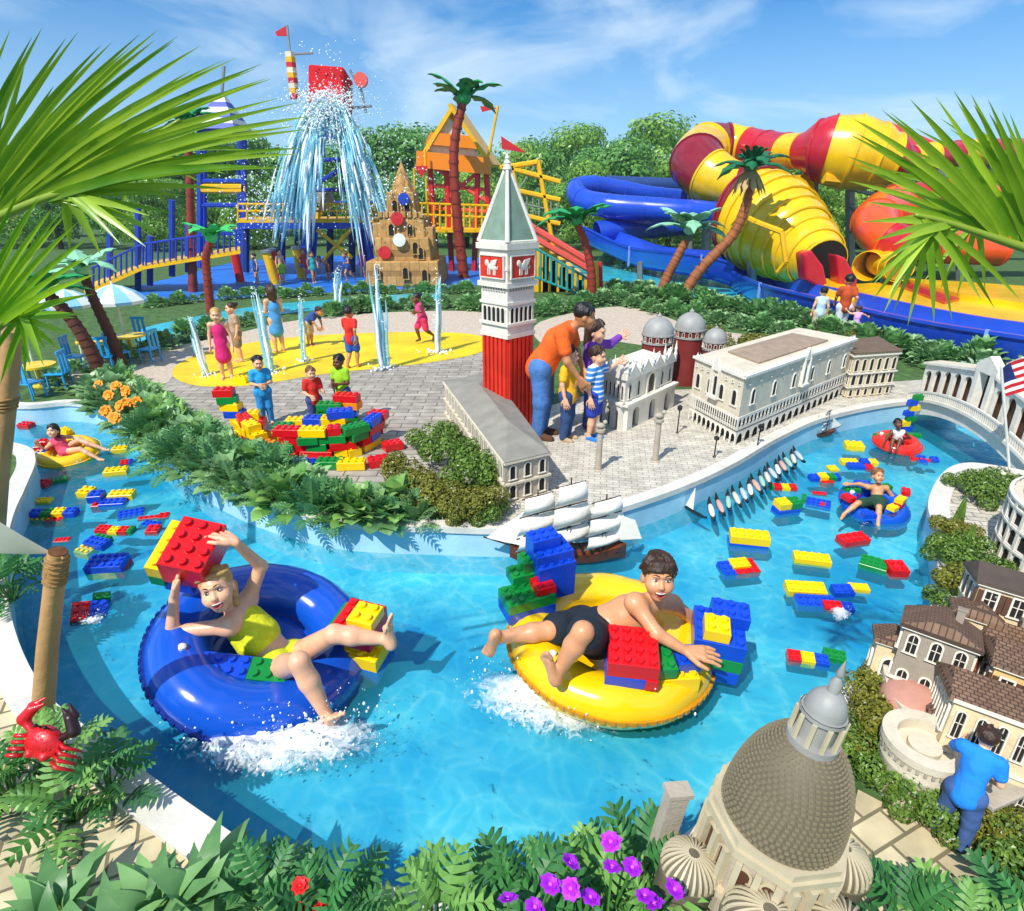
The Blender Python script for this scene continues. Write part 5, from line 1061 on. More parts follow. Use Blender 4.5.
# 5 second palazzo
a, b_, c_ = G(828, 384), G(845, 399), G(889, 395); bk = G(868, 378)
t = thing('miniature_palazzo', 'brown roofed miniature palazzo with two rows of arched windows left of the bridge', 'building', b_); B = loc([b_, c_, bk, a], b_); h = hgt(845, 399, 353); shell(t, B, h, CREAMW); hip_roof(t, B, h, .03, mat('flat brown roof', '6e5a48', .8, .15, 8, .2, 60), .03, .3)
for F_, n in ((Face(t, B[0], B[1]), 6), (Face(t, B[3], B[0]), 7)):
    F_.row(n, h*.60, F_.w/n*.42, h*.25); F_.row(n, h*.30, F_.w/n*.5, h*.22); F_.row(n, h*.06, F_.w/n*.4, h*.14, 'rect'); 
    for z in (h*.26, h*.55, h*.93): mb = F_.mb(); mb.box((F_.w/2, -.012, z), (F_.w+.03, .03, .018)); mb.build('cornice', STONE2, t)
# 6 arched bridge
L0 = G(908, 402); L1 = G(1046, 486); dv = (L1-L0); dl = dv.length; BH = .50; t = thing('miniature_bridge', 'white stone miniature bridge with arched shops rising to a central portal', 'bridge', (L0.x, L0.y, 0)); F_ = Face(t, (0, 0, 0), (dv.x, dv.y, 0)); wd = .42
top = lambda s: LZ+.02+.24*math.sin(PI*min(1, max(0, s)))**.8; und = lambda s: -.02+.36*math.sin(PI*s)**.6
mb = F_.mb(); K = 28; vs = []
for i in range(K+1):
    s_ = i/K; x = dl*s_
    vs += [(x, 0, und(s_)), (x, 0, top(s_)), (x, wd, top(s_)), (x, wd, und(s_))]
mb.add(vs, [(4*i+k, 4*i+4+k, 4*i+4+(k+1) % 4, 4*i+(k+1) % 4) for i in range(K) for k in range(4)]+[(0, 1, 2, 3), tuple(4*K+k for k in (3, 2, 1, 0))]); mb.build('arch_span', STONE2, t, smooth=40)
for y0, nm in ((.03, 'arcade'), (wd-.06, 'arcade')):
    mb = F_.mb(); wn_ = 6; segs = [(.05, .43), (.57, .97)]
    for (s0, s1) in segs:
        for i in range(5):
            sa = s0+(s1-s0)*i/5; sb = s0+(s1-s0)*(i+1)/5; xa, xb = dl*sa, dl*sb; za_, zb_ = top(sa)-.01, top(sb)-.01; H_ = BH; pts = []
            bw = xb-xa; ow = bw*.68; xc = (xa+xb)/2; zf_ = (za_+zb_)/2; sl = (zb_-za_)/bw
            Z = lambda x, z: za_+(x-xa)*sl+z
            ar = [(xc+p_[0], p_[1]) for p_ in arc_pts(ow, .41, False, 8)][::-1]
            for y in (y0, y0+.035):
                mb.add([(xa, y, Z(xa, 0)), (xc-ow/2, y, Z(xc-ow/2, 0)), (xc-ow/2, y, Z(xc-ow/2, H_)), (xa, y, Z(xa, H_))], [(0, 1, 2, 3)]); mb.add([(xc+ow/2, y, Z(xc+ow/2, 0)), (xb, y, Z(xb, 0)), (xb, y, Z(xb, H_)), (xc+ow/2, y, Z(xc+ow/2, H_))], [(0, 1, 2, 3)])
                vs = []; inn = ar[1:-1]
                for x, z in inn: vs += [(x, y, Z(x, z)), (x, y, Z(x, H_))]
                mb.add(vs, [(2*k, 2*k+2, 2*k+3, 2*k+1) for k in range(len(inn)-1)])
            vs = []
            for x, z in ar: vs += [(x, y0, Z(x, z)), (x, y0+.035, Z(x, z))]
            mb.add(vs, [(2*k, 2*k+1, 2*k+3, 2*k+2) for k in range(len(ar)-1)])
        # sloping cornice
        xa, xb = dl*s0-.02, dl*s1+.02; mb.add([(x, y, top(s_)+z) for x, s_ in ((xa, s0), (xb, s1)) for y in (y0-.03, y0+.06) for z in (BH-.01, BH+.02)], [(0, 1, 3, 2), (4, 6, 7, 5), (0, 4, 5, 1), (2, 3, 7, 6), (0, 2, 6, 4), (1, 5, 7, 3)])
    mb.build(nm, STONE2, t)
for s0, s1 in ((.05, .43), (.57, .97)):
    mb = F_.mb(); vs = []
    for s_ in (s0, s1): x = dl*s_; z = top(s_); vs += [(x, .09, z), (x, wd-.1, z), (x, wd-.1, z+BH-.02), (x, .09, z+BH-.02)]
    mb.add(vs, [(0, 3, 7, 4), (1, 5, 6, 2), (3, 2, 6, 7), (0, 1, 2, 3), (7, 6, 5, 4)]); mb.build('shop_wall', BRNW, t)
    mb = F_.mb(); vs = []
    for s_ in (s0-.01, s1+.01): x = dl*s_; z = top(s_)+BH+.022; vs += [(x, .0, z), (x, wd/2, z+.03), (x, wd, z), (x, wd/2, z-.002)]
    mb.add(vs, [(0, 4, 5, 1), (1, 5, 6, 2), (0, 1, 2, 3), (7, 6, 5, 4), (0, 3, 7, 4), (3, 2, 6, 7)]); mb.build('roof', STONE, t)
mb = F_.mb(); xm = dl*.5; zt = top(.5)
for y in (.0, wd-.1):
    mb = F_.mb()
    for sx in (-.13, .13): mb.box((xm+sx, y+.05, zt+.25), (.07, .1, .52))
    pts = [(xm-.19, y, zt+.50), (xm+.19, y, zt+.50), (xm+.19, y, zt+.58), (xm, y, zt+.70), (xm-.19, y, zt+.58)]; mb.slab(pts, (0, 1, 0), .1); mb.build('portal', STONE2, t)
mb = F_.mb(); nb_ = 70
for i in range(nb_):
    s_ = (i+.5)/nb_; x = dl*s_; mb.box((x, -.03, top(s_)+.055), (.016, .02, .1))
for i in range(K): sa, sb = i/K, (i+1)/K; mb.tube([(dl*sa, -.03, top(sa)+.115), (dl*sb, -.03, top(sb)+.115)], .017, 4); mb.tube([(dl*sa, -.03, top(sa)+.0), (dl*sb, -.03, top(sb)+.0)], .025, 4)
mb.build('balustrade', STONE2, t)
# 7 columns, lamps
def column(px, py, top_, label):
    p = G(px, py); t = thing('stone_column', label, 'column', p); h = hgt(px, py, top_); mb = MB(); mb.lathe([(.055, 0), (.055, .02), (.04, .03)], 8); mb.lathe([(.034, .03), (.028, h*.72), (.05, h*.76), (.05, h*.8), (0, h*.8)], 16); mb.build('shaft', GREYST, t, smooth=35)
    mb = MB(); mb.ball((0, 0, h*.86), (.05, .03, .03), 8, 6); mb.ball((.04, -.01, h*.93), .024, 8, 6); mb.slab([(-.05, 0, h*.86), (0, 0, h*.88), (-.03, 0, h*1.0)], (0, 1, 0), .01)
    for x in (-.035, .035): mb.box((x, 0, h*.82), (.014, .02, .04))
    mb.build('statue', GREYST, t, smooth=40)
column(598, 471, 418, 'grey stone column with a statue beside the bigger ship'); column(655, 462, 408, 'grey stone column with a statue in the middle of the piazza')
for px, py, tp, lb in ((677, 434, 405, 'slim black lamp post at the left corner of the palace arcade'), (714, 458, 436, 'slim black lamp post in front of the palace corner'), (757, 448, 424, 'slim black lamp post beside the quay side of the palace')):
    p = G(px, py); t = thing('street_lamp', lb, 'lamp post', p); h = hgt(px, py, tp); mb = MB(); mb.lathe([(.022, 0), (.018, .02), (.008, .03), (.007, h*.8), (0, h*.8)], 8); mb.build('post', BLACK, t); mb = MB(); mb.lathe([(.012, h*.8), (.03, h*.86), (.03, h*.95), (.01, h), (0, h)], 8); mb.build('lantern', mat('smoky lantern glass', '2a2624', .15), t)
# 8 ships and gondolas
SAIL = mat('white sailcloth', 'f8f2e4', .8, .05, 8, .3, 14); HULL = mat('brown planked hull', '6a3418', .5, .3, 14, .2, 60); MASTW = mat('dark mast wood', '3a2416', .6, .2)
def ship(c, rz, Ls, label, nm=3):
    t = thing('sailing_ship_model', label, 'model ship', c, rz); st = [(-.5, .0, .14, .0), (-.42, .07, .15, -.02), (-.2, .1, .11, -.05), (.1, .1, .1, -.05), (.35, .07, .13, -.03), (.5, .008, .18, .05)]
    vs = []; 
    for x, w_, zt, zk in st: vs += [(x*Ls, -w_*Ls, zt*Ls), (x*Ls, -w_*.75*Ls, (zt*.4+zk*.6)*Ls), (x*Ls, 0, zk*Ls), (x*Ls, w_*.75*Ls, (zt*.4+zk*.6)*Ls), (x*Ls, w_*Ls, zt*Ls)]
    mb = MB(); mb.add(vs, [(5*i+k, 5*i+5+k, 5*i+6+k, 5*i+1+k) for i in range(5) for k in range(4)]); mb.add([(x*Ls, y*w_*Ls, zt*Ls-.01*Ls) for x, w_, zt, zk in st for y in (-1, 1)], [(2*i, 2*i+2, 2*i+3, 2*i+1) for i in range(5)]); hl = mb.build('hull', HULL, t)
    mb = MB()
    for i in range(12): mb.box((-.4*Ls+.07*Ls*i, 0, .1*Ls), (.022*Ls, .212*Ls*(1-abs(i-5.5)/14), .025*Ls))
    mb.build('gun_port', BLACK, hl)
    mb = MB(); mb.tube([(.45*Ls, 0, .15*Ls), (.72*Ls, 0, .26*Ls)], .008*Ls, 6); xs = [-.3, .0, .27] if nm == 3 else [-.15, .2]
    for i, x in enumerate(xs):
        H_ = (.62, .78, .68)[i]*Ls; mb.tube([(x*Ls, 0, 0), (x*Ls, 0, H_)], [.012*Ls, .006*Ls], 6)
        for z in (.4, .68, .92): mb.tube([((x-.9*.2*(1.2-z*.5))*Ls, -.42*.2*Ls*(1.2-z*.5), z*H_), ((x+.9*.2*(1.2-z*.5))*Ls, .42*.2*Ls*(1.2-z*.5), z*H_)], .006*Ls, 5)
        for sy in (-1, 1): mb.tube([(x*Ls, sy*.1*Ls, .1*Ls), (x*Ls, 0, H_*.8)], .003*Ls, 4); mb.tube([((x+.05)*Ls, sy*.1*Ls, .1*Ls), (x*Ls, 0, H_*.8)], .003*Ls, 4)
    mb.build('mast', MASTW, t)
    for i, x in enumerate(xs):
        H_ = (.62, .78, .68)[i]*Ls
        for z0, z1, w0 in ((.24, .42, .19), (.45, .68, .18), (.71, .93, .14)):
            vs = []; K = 5; U = 6
            for a in range(K+1):
                for e in range(U+1):
                    tv, tu_ = a/K, e/U*2-1; ww = w0*(1.15-.25*tv)*Ls; bl = .012*Ls+.075*Ls*math.sin(PI*tv*.9+.15)*(1-tu_*tu_*.6); vs.append((x*Ls-.42*bl+.90*tu_*ww, .90*bl+.42*tu_*ww, (z0+(z1-z0)*tv)*H_))
            vs2 = [(v[0]+.002*Ls, v[1]-.004*Ls, v[2]) for v in vs]; n0 = len(vs); fs = [(a*(U+1)+e, a*(U+1)+e+1, (a+1)*(U+1)+e+1, (a+1)*(U+1)+e) for a in range(K) for e in range(U)]
            mb = MB(); mb.add(vs+vs2, fs+[tuple(i_+n0 for i_ in f_[::-1]) for f_ in fs]); mb.build('sail', SAIL, t, smooth=True)
    mb = MB(); mb.slab([(.36*Ls, 0, .5*Ls), (.7*Ls, 0, .25*Ls), (.40*Ls, .03*Ls, .18*Ls)], (0, 1, 0), .004*Ls); mb.build('jib', SAIL, t)
    mb = MB(); mb.slab([(-.32*Ls, 0, .46*Ls), (-.32*Ls, 0, .18*Ls), (-.62*Ls, .02*Ls, .2*Ls), (-.55*Ls, .02*Ls, .38*Ls)], (0, 1, 0), .004*Ls); mb.build('spanker', SAIL, t)
c = G(568, 560, 0.02); ship(c, R(184), .98, 'bigger brown model ship with white sails moored against the island wall'); c = G(819, 436, .02); ship(c, R(15), .46, 'smaller brown model ship with white sails near the palace end', 2)
GC = [mat('pastel cover '+c_, c_, .7, .1) for c_ in ('e8e4da', 'd8a898', '9cc8b8', 'd8d2c0', 'b8c8d8')]
def gondola(c, rz, L_, m, label, group=None, sail=False):
    t = thing('gondola', label, 'gondola', c, rz, group); mb = MB(); st = [(-.5, .012, .13, .07), (-.35, .05, .07, .01), (0, .075, .05, -.02), (.35, .05, .07, .01), (.5, .012, .16, .1)]; vs = []
    for x, w_, zt, zk in st: vs += [(x*L_, -w_*L_, zt*L_), (x*L_, 0, zk*L_), (x*L_, w_*L_, zt*L_)]
    mb.add(vs, [(3*i+k, 3*i+3+k, 3*i+4+k, 3*i+1+k) for i in range(4) for k in range(2)]+[(3*i+2, 3*i+5, 3*i+3, 3*i) for i in range(4)]); mb.build('hull', BLACK, t)
    mb = MB(); mb.lathe([(.01*L_, -.3*L_), (.05*L_, -.22*L_), (.065*L_, 0), (.05*L_, .22*L_), (.01*L_, .3*L_)], 10, (0, 0, .07*L_), Matrix.Rotation(PI/2, 3, 'Y'))
    if sail: mb = MB(); mb.slab([(0, 0, .1*L_), (.28*L_, 0, .12*L_), (.02*L_, 0, .75*L_)], (0, 1, 0), .006)
    mb.build('sail' if sail else 'cover', SAIL if sail else m, t, smooth=40)
q0 = along([(696, 512), (735, 492), (772, 466), (790, 455)], 15, 0, 0)
for i, p in enumerate(q0):
    d = (q0[min(i+1, 14)]-q0[max(i-1, 0)]).normalized(); gondola(p+V((.05, -.16, 0))+V((0, 0, .05)), R(80)+.1*math.sin(i*2.3), .44, GC[i % 5], 'pastel covered gondola moored end on in the row along the quay', 'row of covered gondolas along the quay')
gondola(G(693, 513, .01), R(118), .36, GC[0], 'black gondola with a single white sail at the near end of the row', sail=True)
# 9 mossy shrubs (clipped miniature bushes)
def mossy(seed, mt, n=900, ls=.05):
    rnd.seed(seed); mb = MB(); lobes = [(V((rnd.uniform(-.5, .5), rnd.uniform(-.5, .5), rnd.uniform(.2, .75))), rnd.uniform(.28, .42)) for _ in range(9)]
    for i in range(n):
        c, q = lobes[i % 9]; th = rnd.uniform(0, 6.28); ph = math.acos(rnd.uniform(-.6, 1)); nn = V((math.sin(ph)*math.cos(th), math.sin(ph)*math.sin(th), math.cos(ph))); p = c+nn*q*rnd.uniform(.78, 1.05)
        if p.z < 0: p.z = .02
        u = nn.cross(V((rnd.uniform(-1, 1), rnd.uniform(-1, 1), rnd.uniform(-1, 1)))).normalized(); v = nn.cross(u); s = ls*rnd.uniform(.6, 1.5)*2
        mb.add([p-u*s*.5, p-v*s*.35+nn*s*.15, p+u*s*.5, p+v*s*.35+nn*s*.2], [(0, 1, 2, 3)])
    return mb.build('clipped_shrub', mt)
MS = [mossy(1, LM5, 2600, .042), mossy(2, leafmat('green moss leaf', '1d4a16', '8fb048'), 2600, .042)]
MK = {0: 'olive green clipped shrub', 1: 'deep green clipped shrub'}
def shrubs(l, where, zoff=0):
    for (x, y, s, k) in l:
        p = G(x, y); o = put(MS[k], p, s, MK[k]+' '+where, MK[k]+'s '+where, 'shrub', name='clipped_shrub')
shrubs([(412, 488, .34, 0), (448, 508, .36, 0), (476, 518, .32, 0), (420, 512, .3, 0), (452, 470, .4, 1), (438, 448, .36, 1), (478, 492, .36, 1), (460, 524, .24, 0), (490, 522, .22, 1), (410, 516, .2, 0)], 'between the hedge and the long hall')
shrubs([(720, 358, .5, 0), (745, 356, .5, 0), (770, 360, .4, 1), (860, 352, .4, 0), (880, 354, .35, 0)], 'behind the palace roof')
shrubs([(975, 500, .28, 1), (1000, 492, .26, 1), (962, 492, .2, 1), (950, 540, .24, 0), (955, 560, .26, 1), (968, 580, .26, 1), (950, 590, .24, 0), (975, 605, .26, 1), (945, 615, .2, 1), (990, 590, .22, 1), (940, 560, .18, 1)], 'on the right bank below the bridge')
shrubs([(868, 690, .2, 0), (862, 720, .22, 0), (872, 750, .24, 0), (858, 765, .2, 1), (890, 780, .22, 1), (905, 795, .22, 1), (925, 812, .2, 1), (880, 765, .2, 0), (848, 740, .16, 1), (945, 812, .18, 1), (968, 842, .18, 0), (1000, 862, .2, 1), (1025, 870, .2, 0)], 'round the fort beside the cream pavers')
def cypress(px, py, top_, label):
    p = G(px, py); t = thing('cypress_tree', label, 'tree', p); h = hgt(px, py, top_); mb = MB(); rnd.seed(px)
    for i in range(700):
        z = rnd.random()**1.2; r = .16*h*(1-z)**.7*min(1, z*8+.3); a = rnd.uniform(0, 6.28); q = V((r*math.cos(a), r*math.sin(a), z*h)); u = V((-math.sin(a), math.cos(a), 0)); s = .035*h/.4
        mb.add([q-u*s*.4, q+V((math.cos(a)*s*.3, math.sin(a)*s*.3, s*.4)), q+u*s*.4, q+V((0, 0, s*1.6))], [(0, 1, 2, 3)])
    mb.build('crown', MATS['green moss leaf'], t); mb = MB(); mb.tube([(0, 0, 0), (0, 0, h*.5)], [.02, .008], 6); mb.build('trunk', BARK, t)
cypress(955, 530, 500, 'left slim cypress among shrubs on the right bank'); cypress(962, 562, 528, 'nearer slim cypress among shrubs on the right bank')
# 10 colosseum
c = G(1098, 575); t = thing('miniature_arena', 'round white miniature arena with tiers of arches at the right edge', 'building', c); R0 = (c-G(992, 548)).length; R0 = min(R0, .75); mb = MB(); H_ = .52
mb.lathe([(R0, 0), (R0, H_), (R0-.06, H_), (R0-.06, 0)], 64); mb.build('wall', STONE, t, smooth=30)
mb = MB()
for z in (.02, .17, .33, .47, .52): mb.lathe([(R0, z-.012), (R0+.025, z-.008), (R0+.025, z+.008), (R0, z+.012)], 64)
n_ = 34
for k in range(n_):
    a = 2*PI*(k+.5)/n_; mb.box(((R0+.008)*math.cos(a), (R0+.008)*math.sin(a), H_/2), (.03, .028, H_), a)
mb.build('cornice', STONE2, t, smooth=30)
for k in range(n_):
    a = 2*PI*k/n_
    if not (PI*.55 < a % (2*PI) < PI*1.7): continue
    for z, hh, kd in ((.03, .12, 'arch'), (.19, .12, 'arch'), (.35, .09, 'rect')):
        o = bpy.data.objects.new('arch_opening', win_mesh(.075, hh, kd, STONE2, DARK)); COL.objects.link(o); o.parent = t; o.location = ((R0+.001)*math.cos(a), (R0+.001)*math.sin(a), z); o.rotation_euler = (0, 0, a+PI/2)
# ------------------------------------------------------------------ little town at the lower right
def house(px, py, h, w, d, yaw, wall, roof, label, rows=2, cols=(3, 3), kind='arch', rise=.1, ridge=.0, name='miniature_house', muntin=True, sh=False):
    h *= 1.22; rise *= .75; p = G(px, py+4, LZ+h*.94); p.z = LZ-.04; ax = V((p.y, -p.x, 0)).normalized(); tl = Quaternion(ax, R(-15)) @ Quaternion((0, 0, 1), R(yaw)); t = thing(name, label, 'house', p, 0, rot=tl.to_euler()); B = [V((-w/2, -d/2, 0)), V((w/2, -d/2, 0)), V((w/2, d/2, 0)), V((-w/2, d/2, 0))]
    shell(t, B, h, wall); hip_roof(t, B, h+.001, rise, roof, .035, ridge)
    if ridge == 0:
        pass
    for F_, n in ((Face(t, B[0], B[1]), cols[0]), (Face(t, B[3], B[0]), cols[1]), (Face(t, B[1], B[2]), cols[1])):
        for r_ in range(rows):
            wz = h/rows*.5; ww = min(F_.w/n*.42, wz*.62)
            F_.row(n, h*(r_+.28)/rows, ww, wz, kind, muntin=muntin)
            if sh:
                for i in range(n):
                    for sx in (-1, 1):
                        mb = F_.mb(); mb.box((F_.w*(i+.5)/n+sx*ww*.95, -.008, h*(r_+.28)/rows+wz*.5), (ww*.42, .012, wz)); mb.build('shutter', BRNW, t)
    mb = MB()
    for F_ in (Face(t, B[0], B[1]), Face(t, B[3], B[0]), Face(t, B[1], B[2])):
        F_.band(mb, h-.012, .02, .022); F_.band(mb, .02, .04, .012)
        if rows > 1: F_.band(mb, h*.5, .014, .014)
    mb.build('cornice', FRAME, t)
    mb = MB(); mb.box((w*.2, d*.12, h+rise*.8), (.035, .035, .1)); mb.box((w*.2, d*.12, h+rise*.8+.055), (.045, .045, .012)); mb.build('chimney', TAUPE, t)
    return t
house(938, 634, .48, .3, .3, -38, TAUPE, ROOFB, 'taupe miniature house with dark arched windows at the corner nearest the water', 3, (3, 3))
house(893, 640, .34, .16, .18, -30, CREAMW, ROOFB, 'small cream annex with a brown roof left of the taupe house', 1, (1, 1), rise=.07)
house(1012, 588, .5, .38, .36, -30, CREAMW, mat('dark slate roof', '54463c', .7, .2, 9, .2, 60), 'tall cream house with dark slate roof under the white arena', 3, (3, 3), 'rect', sh=True)
house(975, 615, .4, .2, .2, -35, CREAMW, ROOFB, 'narrow cream house wedged between the taupe and slate roofed houses', 2, (2, 2), 'rect')
house(1008, 640, .36, .22, .2, -30, TAUPE, ROOFB, 'small taupe house behind the ochre house', 2, (2, 2), 'rect')
house(1030, 672, .46, .34, .32, -32, OCHRE, ROOFB, 'ochre house with small brown windows at the right edge', 2, (3, 3), 'rect', sh=True)
house(965, 672, .3, .22, .2, -34, OCHRE, ROOFR, 'low house with a red tiled roof above the pink apse', 2, (2, 2), 'rect')
house(1004, 708, .42, .46, .34, -28, CREAMW, ROOFB, 'wide cream house with big brown tiled roof and rows of arched windows', 2, (6, 4))
house(948, 712, .26, .16, .16, -28, TAUPE, ROOFB, 'little taupe house squeezed behind the round fort', 1, (2, 2), 'rect')
house(1075, 628, .5, .3, .3, -30, CREAMW, ROOFR, 'cream house with red roof partly out of frame at the right edge', 2, (3, 3), 'rect')
# round fort, apse, curved wall
p = G(926, 742, LZ+.3); p.z = LZ; t = thing('miniature_fort', 'round beige fort tower with an open ringed top', 'tower', p); mb = MB(); r = .16; H_ = .32
mb.lathe([(r*.94, 0), (r, H_*.6), (r*1.02, H_*.62), (r*1.02, H_*.66), (r, H_*.68), (r*1.05, H_*.86), (r*1.1, H_*.88), (r*1.1, H_), (r*.72, H_), (r*.72, H_*.82), (r*.42, H_*.80), (r*.42, H_*.9), (0, H_*.9)], 40); mb.build('drum', STONE, t, smooth=35)
mb = MB()
for k in range(36): a = 2*PI*k/36; mb.box((r*1.045*math.cos(a), r*1.045*math.sin(a), H_*.83), (.014, .012, .022), a)
mb.build('corbel', GREYST, t)
p = G(914, 700, LZ+.22); p.z = LZ; t = thing('miniature_apse', 'pink half round apse roof beside the round fort', 'apse', p, R(-30)); mb = MB(); mb.lathe([(.14, 0), (.14, .2), (0, .2)], 24); mb.build('wall', CREAMW, t, smooth=30); mb = MB(); mb.lathe([(.155, .2), (.15, .215)]+[(.15*math.cos(k*PI/16), .215+.09*math.sin(k*PI/16)) for k in range(1, 9)], 24); mb.build('roof', PINKR, t, smooth=40)
pts = crom([G(884, 668), G(878, 700), G(884, 730), G(900, 752)], 8); t = thing('garden_wall', 'curved beige garden wall left of the pink apse', 'wall'); mb = MB(); vs = []
for i, q in enumerate(pts):
    d = (pts[min(i+1, len(pts)-1)]-pts[max(i-1, 0)]).normalized(); n = V((-d.y, d.x, 0))*.03; vs += [(q-n)+V((0, 0, -.01)), (q-n)+V((0, 0, .26)), (q+n)+V((0, 0, .26)), (q+n)+V((0, 0, -.01))]
mb.add(vs, [(4*i+k, 4*i+4+k, 4*i+4+(k+1) % 4, 4*i+(k+1) % 4) for i in range(len(pts)-1) for k in range(3)]+[(0, 1, 2, 3), tuple(len(vs)-4+k for k in (3, 2, 1, 0))]); mb.build('stone_face', STONE, t)
# low stone wall where the man leans
pa, pb = G(978, 838), G(1060, 800); t = thing('stone_plinth', 'dark stone plinth the man in blue leans on', 'plinth', pa); F_ = Face(t, (0, 0, 0), pb-pa); mb = F_.mb(); mb.box((F_.w/2, .1, .09), (F_.w, .2, .18)); mb.build('block', TAUPE, t, bevel=.008); mb = F_.mb(); mb.box((F_.w/2, .1, .195), (F_.w+.03, .23, .026)); mb.build('cap', GREYST, t, bevel=.006)
# the man
stand(946, 840, 'man in a bright blue shirt and jeans bending over the miniature town', 96, 2.35, J=dict(chest=(0, -.08, .69), neck=(0, -.14, .79), head=(0, -.19, .875), shL=(-.11, -.12, .765), shR=(.11, -.12, .765), elL=(-.15, -.1, .62), elR=(.16, -.22, .64), wrL=(-.1, -.2, .53), wrR=(.12, -.36, .62), anL=(-.09, .03, .045), anR=(.08, -.02, .045), toL=(-.1, -.06, .018), toR=(.09, -.1, .018), knL=(-.08, 0, .28), knR=(.07, -.03, .28)), wear=[('shirt', '1c86e8'), ('pants', '3f5f96')], hair=('brown', 'short'), vox=.008, hs=.9, shoes='2a2420')
# ------------------------------------------------------------------ great dome church in front
c = G(740, 906); t = thing('miniature_domed_church', 'large beige domed miniature church with studded dome and lantern at the bottom edge', 'church', c, rot=(Quaternion((0, 1, 0), R(7)) @ Quaternion((0, 0, 1), R(10))).to_euler()); ST = mat('beige brick built dome', '6a614e', .6, .16, 9, .1, 60, dirt=.2); STW = mat('ivory trim', 'c4b798', .6, .1, 9)
H1 = .48; r1 = .225
def ngon(r, n=8, a0=PI/8): return [(r*math.cos(a0+2*PI*k/n), r*math.sin(a0+2*PI*k/n)) for k in range(n)]
mb = MB(); mb.prism(ngon(r1), 0, H1); mb.build('drum', GREYST, t)
for q_, a_, b_ in ((1.1, H1, H1+.03), (1.04, H1+.03, H1+.06), (1.12, H1*.55, H1*.55+.03)): mb = MB(); mb.prism(ngon(r1*q_), a_, b_); mb.build('cornice', STW, t)
P8 = ngon(r1)
for k in range(8):
    a, b_ = P8[k], P8[(k+1) % 8]; F_ = Face(t, V((*a, 0)), V((*b_, 0))); F_.row(2, H1*.66, .045, .12, 'arch', fm=STW, pm=BRNW); mb = F_.mb()
    for x in (.02, F_.w/2, F_.w-.02): mb.box((x, -.015, H1*.78), (.022, .03, H1*.4))
    mb.build('pilaster', STW, t)
zd = H1+.06; rd = .203; hd = .38; mb = MB(); prof = [(rd*math.cos(k*PI/28)**.9, zd+hd*math.sin(k*PI/28)) for k in range(14)]; mb.lathe([(rd, zd-.01)]+prof, 48); mb.build('dome', ST, t, smooth=40)
mb = MB(); rows = 24
for i in range(rows):
    ph = (i+.5)/rows*1.30; r_ = rd*math.cos(ph)**.9; z_ = zd+hd*math.sin(ph); n_ = max(10, int(60*r_/rd))
    for k in range(n_):
        a = 2*PI*(k+.5*(i % 2))/n_; mb.box((r_*1.012*math.cos(a), r_*1.012*math.sin(a), z_), (.007, .013, .008), a)
so_ = mb.build('studs', mat('paler stud stone', '857a62', .55, .1), t); so_['kind'] = 'stuff'  # studs in a stone paler than the dome
zl = zd+hd*.965; mb = MB(); mb.lathe([(.085, zl-.02), (.085, zl+.01), (.06, zl+.012), (.06, zl+.10), (.075, zl+.105), (.075, zl+.12)], 16); mb.lathe([(.072, zl+.12)]+[(.066*math.cos(k*PI/14), zl+.12+.085*math.sin(k*PI/14)) for k in range(7)], 16); mb.lathe([(.018, zl+.19), (.02, zl+.24), (.008, zl+.26), (.014, zl+.275), (0, zl+.33)], 10); mb.build('lantern', LEAD, t, smooth=40)
mb = MB()
for k in range(10): a = 2*PI*k/10; mb.tube([(.075*math.cos(a), .075*math.sin(a), zl+.01), (.075*math.cos(a), .075*math.sin(a), zl+.105)], .009, 6)
mb.build('colonnade', STW, t)
for (x, y, r_, z_, nm) in ((-.15, -.24, .13, .30, 'half_dome'), (.10, -.29, .14, .28, 'half_dome'), (-.29, .0, .10, .26, 'half_dome'), (.29, -.05, .11, .28, 'half_dome')):
    mb = MB(); mb.lathe([(r_, 0), (r_, z_), (r_*1.07, z_), (r_*1.07, z_+.02), (r_, z_+.022)]+[(r_*math.cos(k*PI/20), z_+.022+r_*.75*math.sin(k*PI/20)) for k in range(1, 11)], 32, (x, y, 0)); hd_ = mb.build(nm, ST, t, smooth=40)
    mb = MB()
    for k in range(26):
        a = 2*PI*k/26; q = [(x+r_*1.01*math.cos(e)*math.cos(a), y+r_*1.01*math.cos(e)*math.sin(a), z_+.024+r_*.757*math.sin(e)) for e in [PI/2*i/8 for i in range(8)]]; mb.tube(q, [.005*math.cos(PI/2*i/9)+.002 for i in range(8)], 4)
    mb.build('rib', STW, hd_)
mb = MB(); mb.box((-.0, -.40, .13), (.2, .12, .26)); mb.slab([(-.12, -.47, .26), (.12, -.47, .26), (0, -.47, .33)], (0, 1, 0), .14); mb.build('porch', STONE, t)
mb = MB(); mb.box((-.30, .17, .22), (.08, .05, .46)); mb.box((-.30, .17, .46), (.10, .065, .02)); mb.build('buttress', GREYST, t)
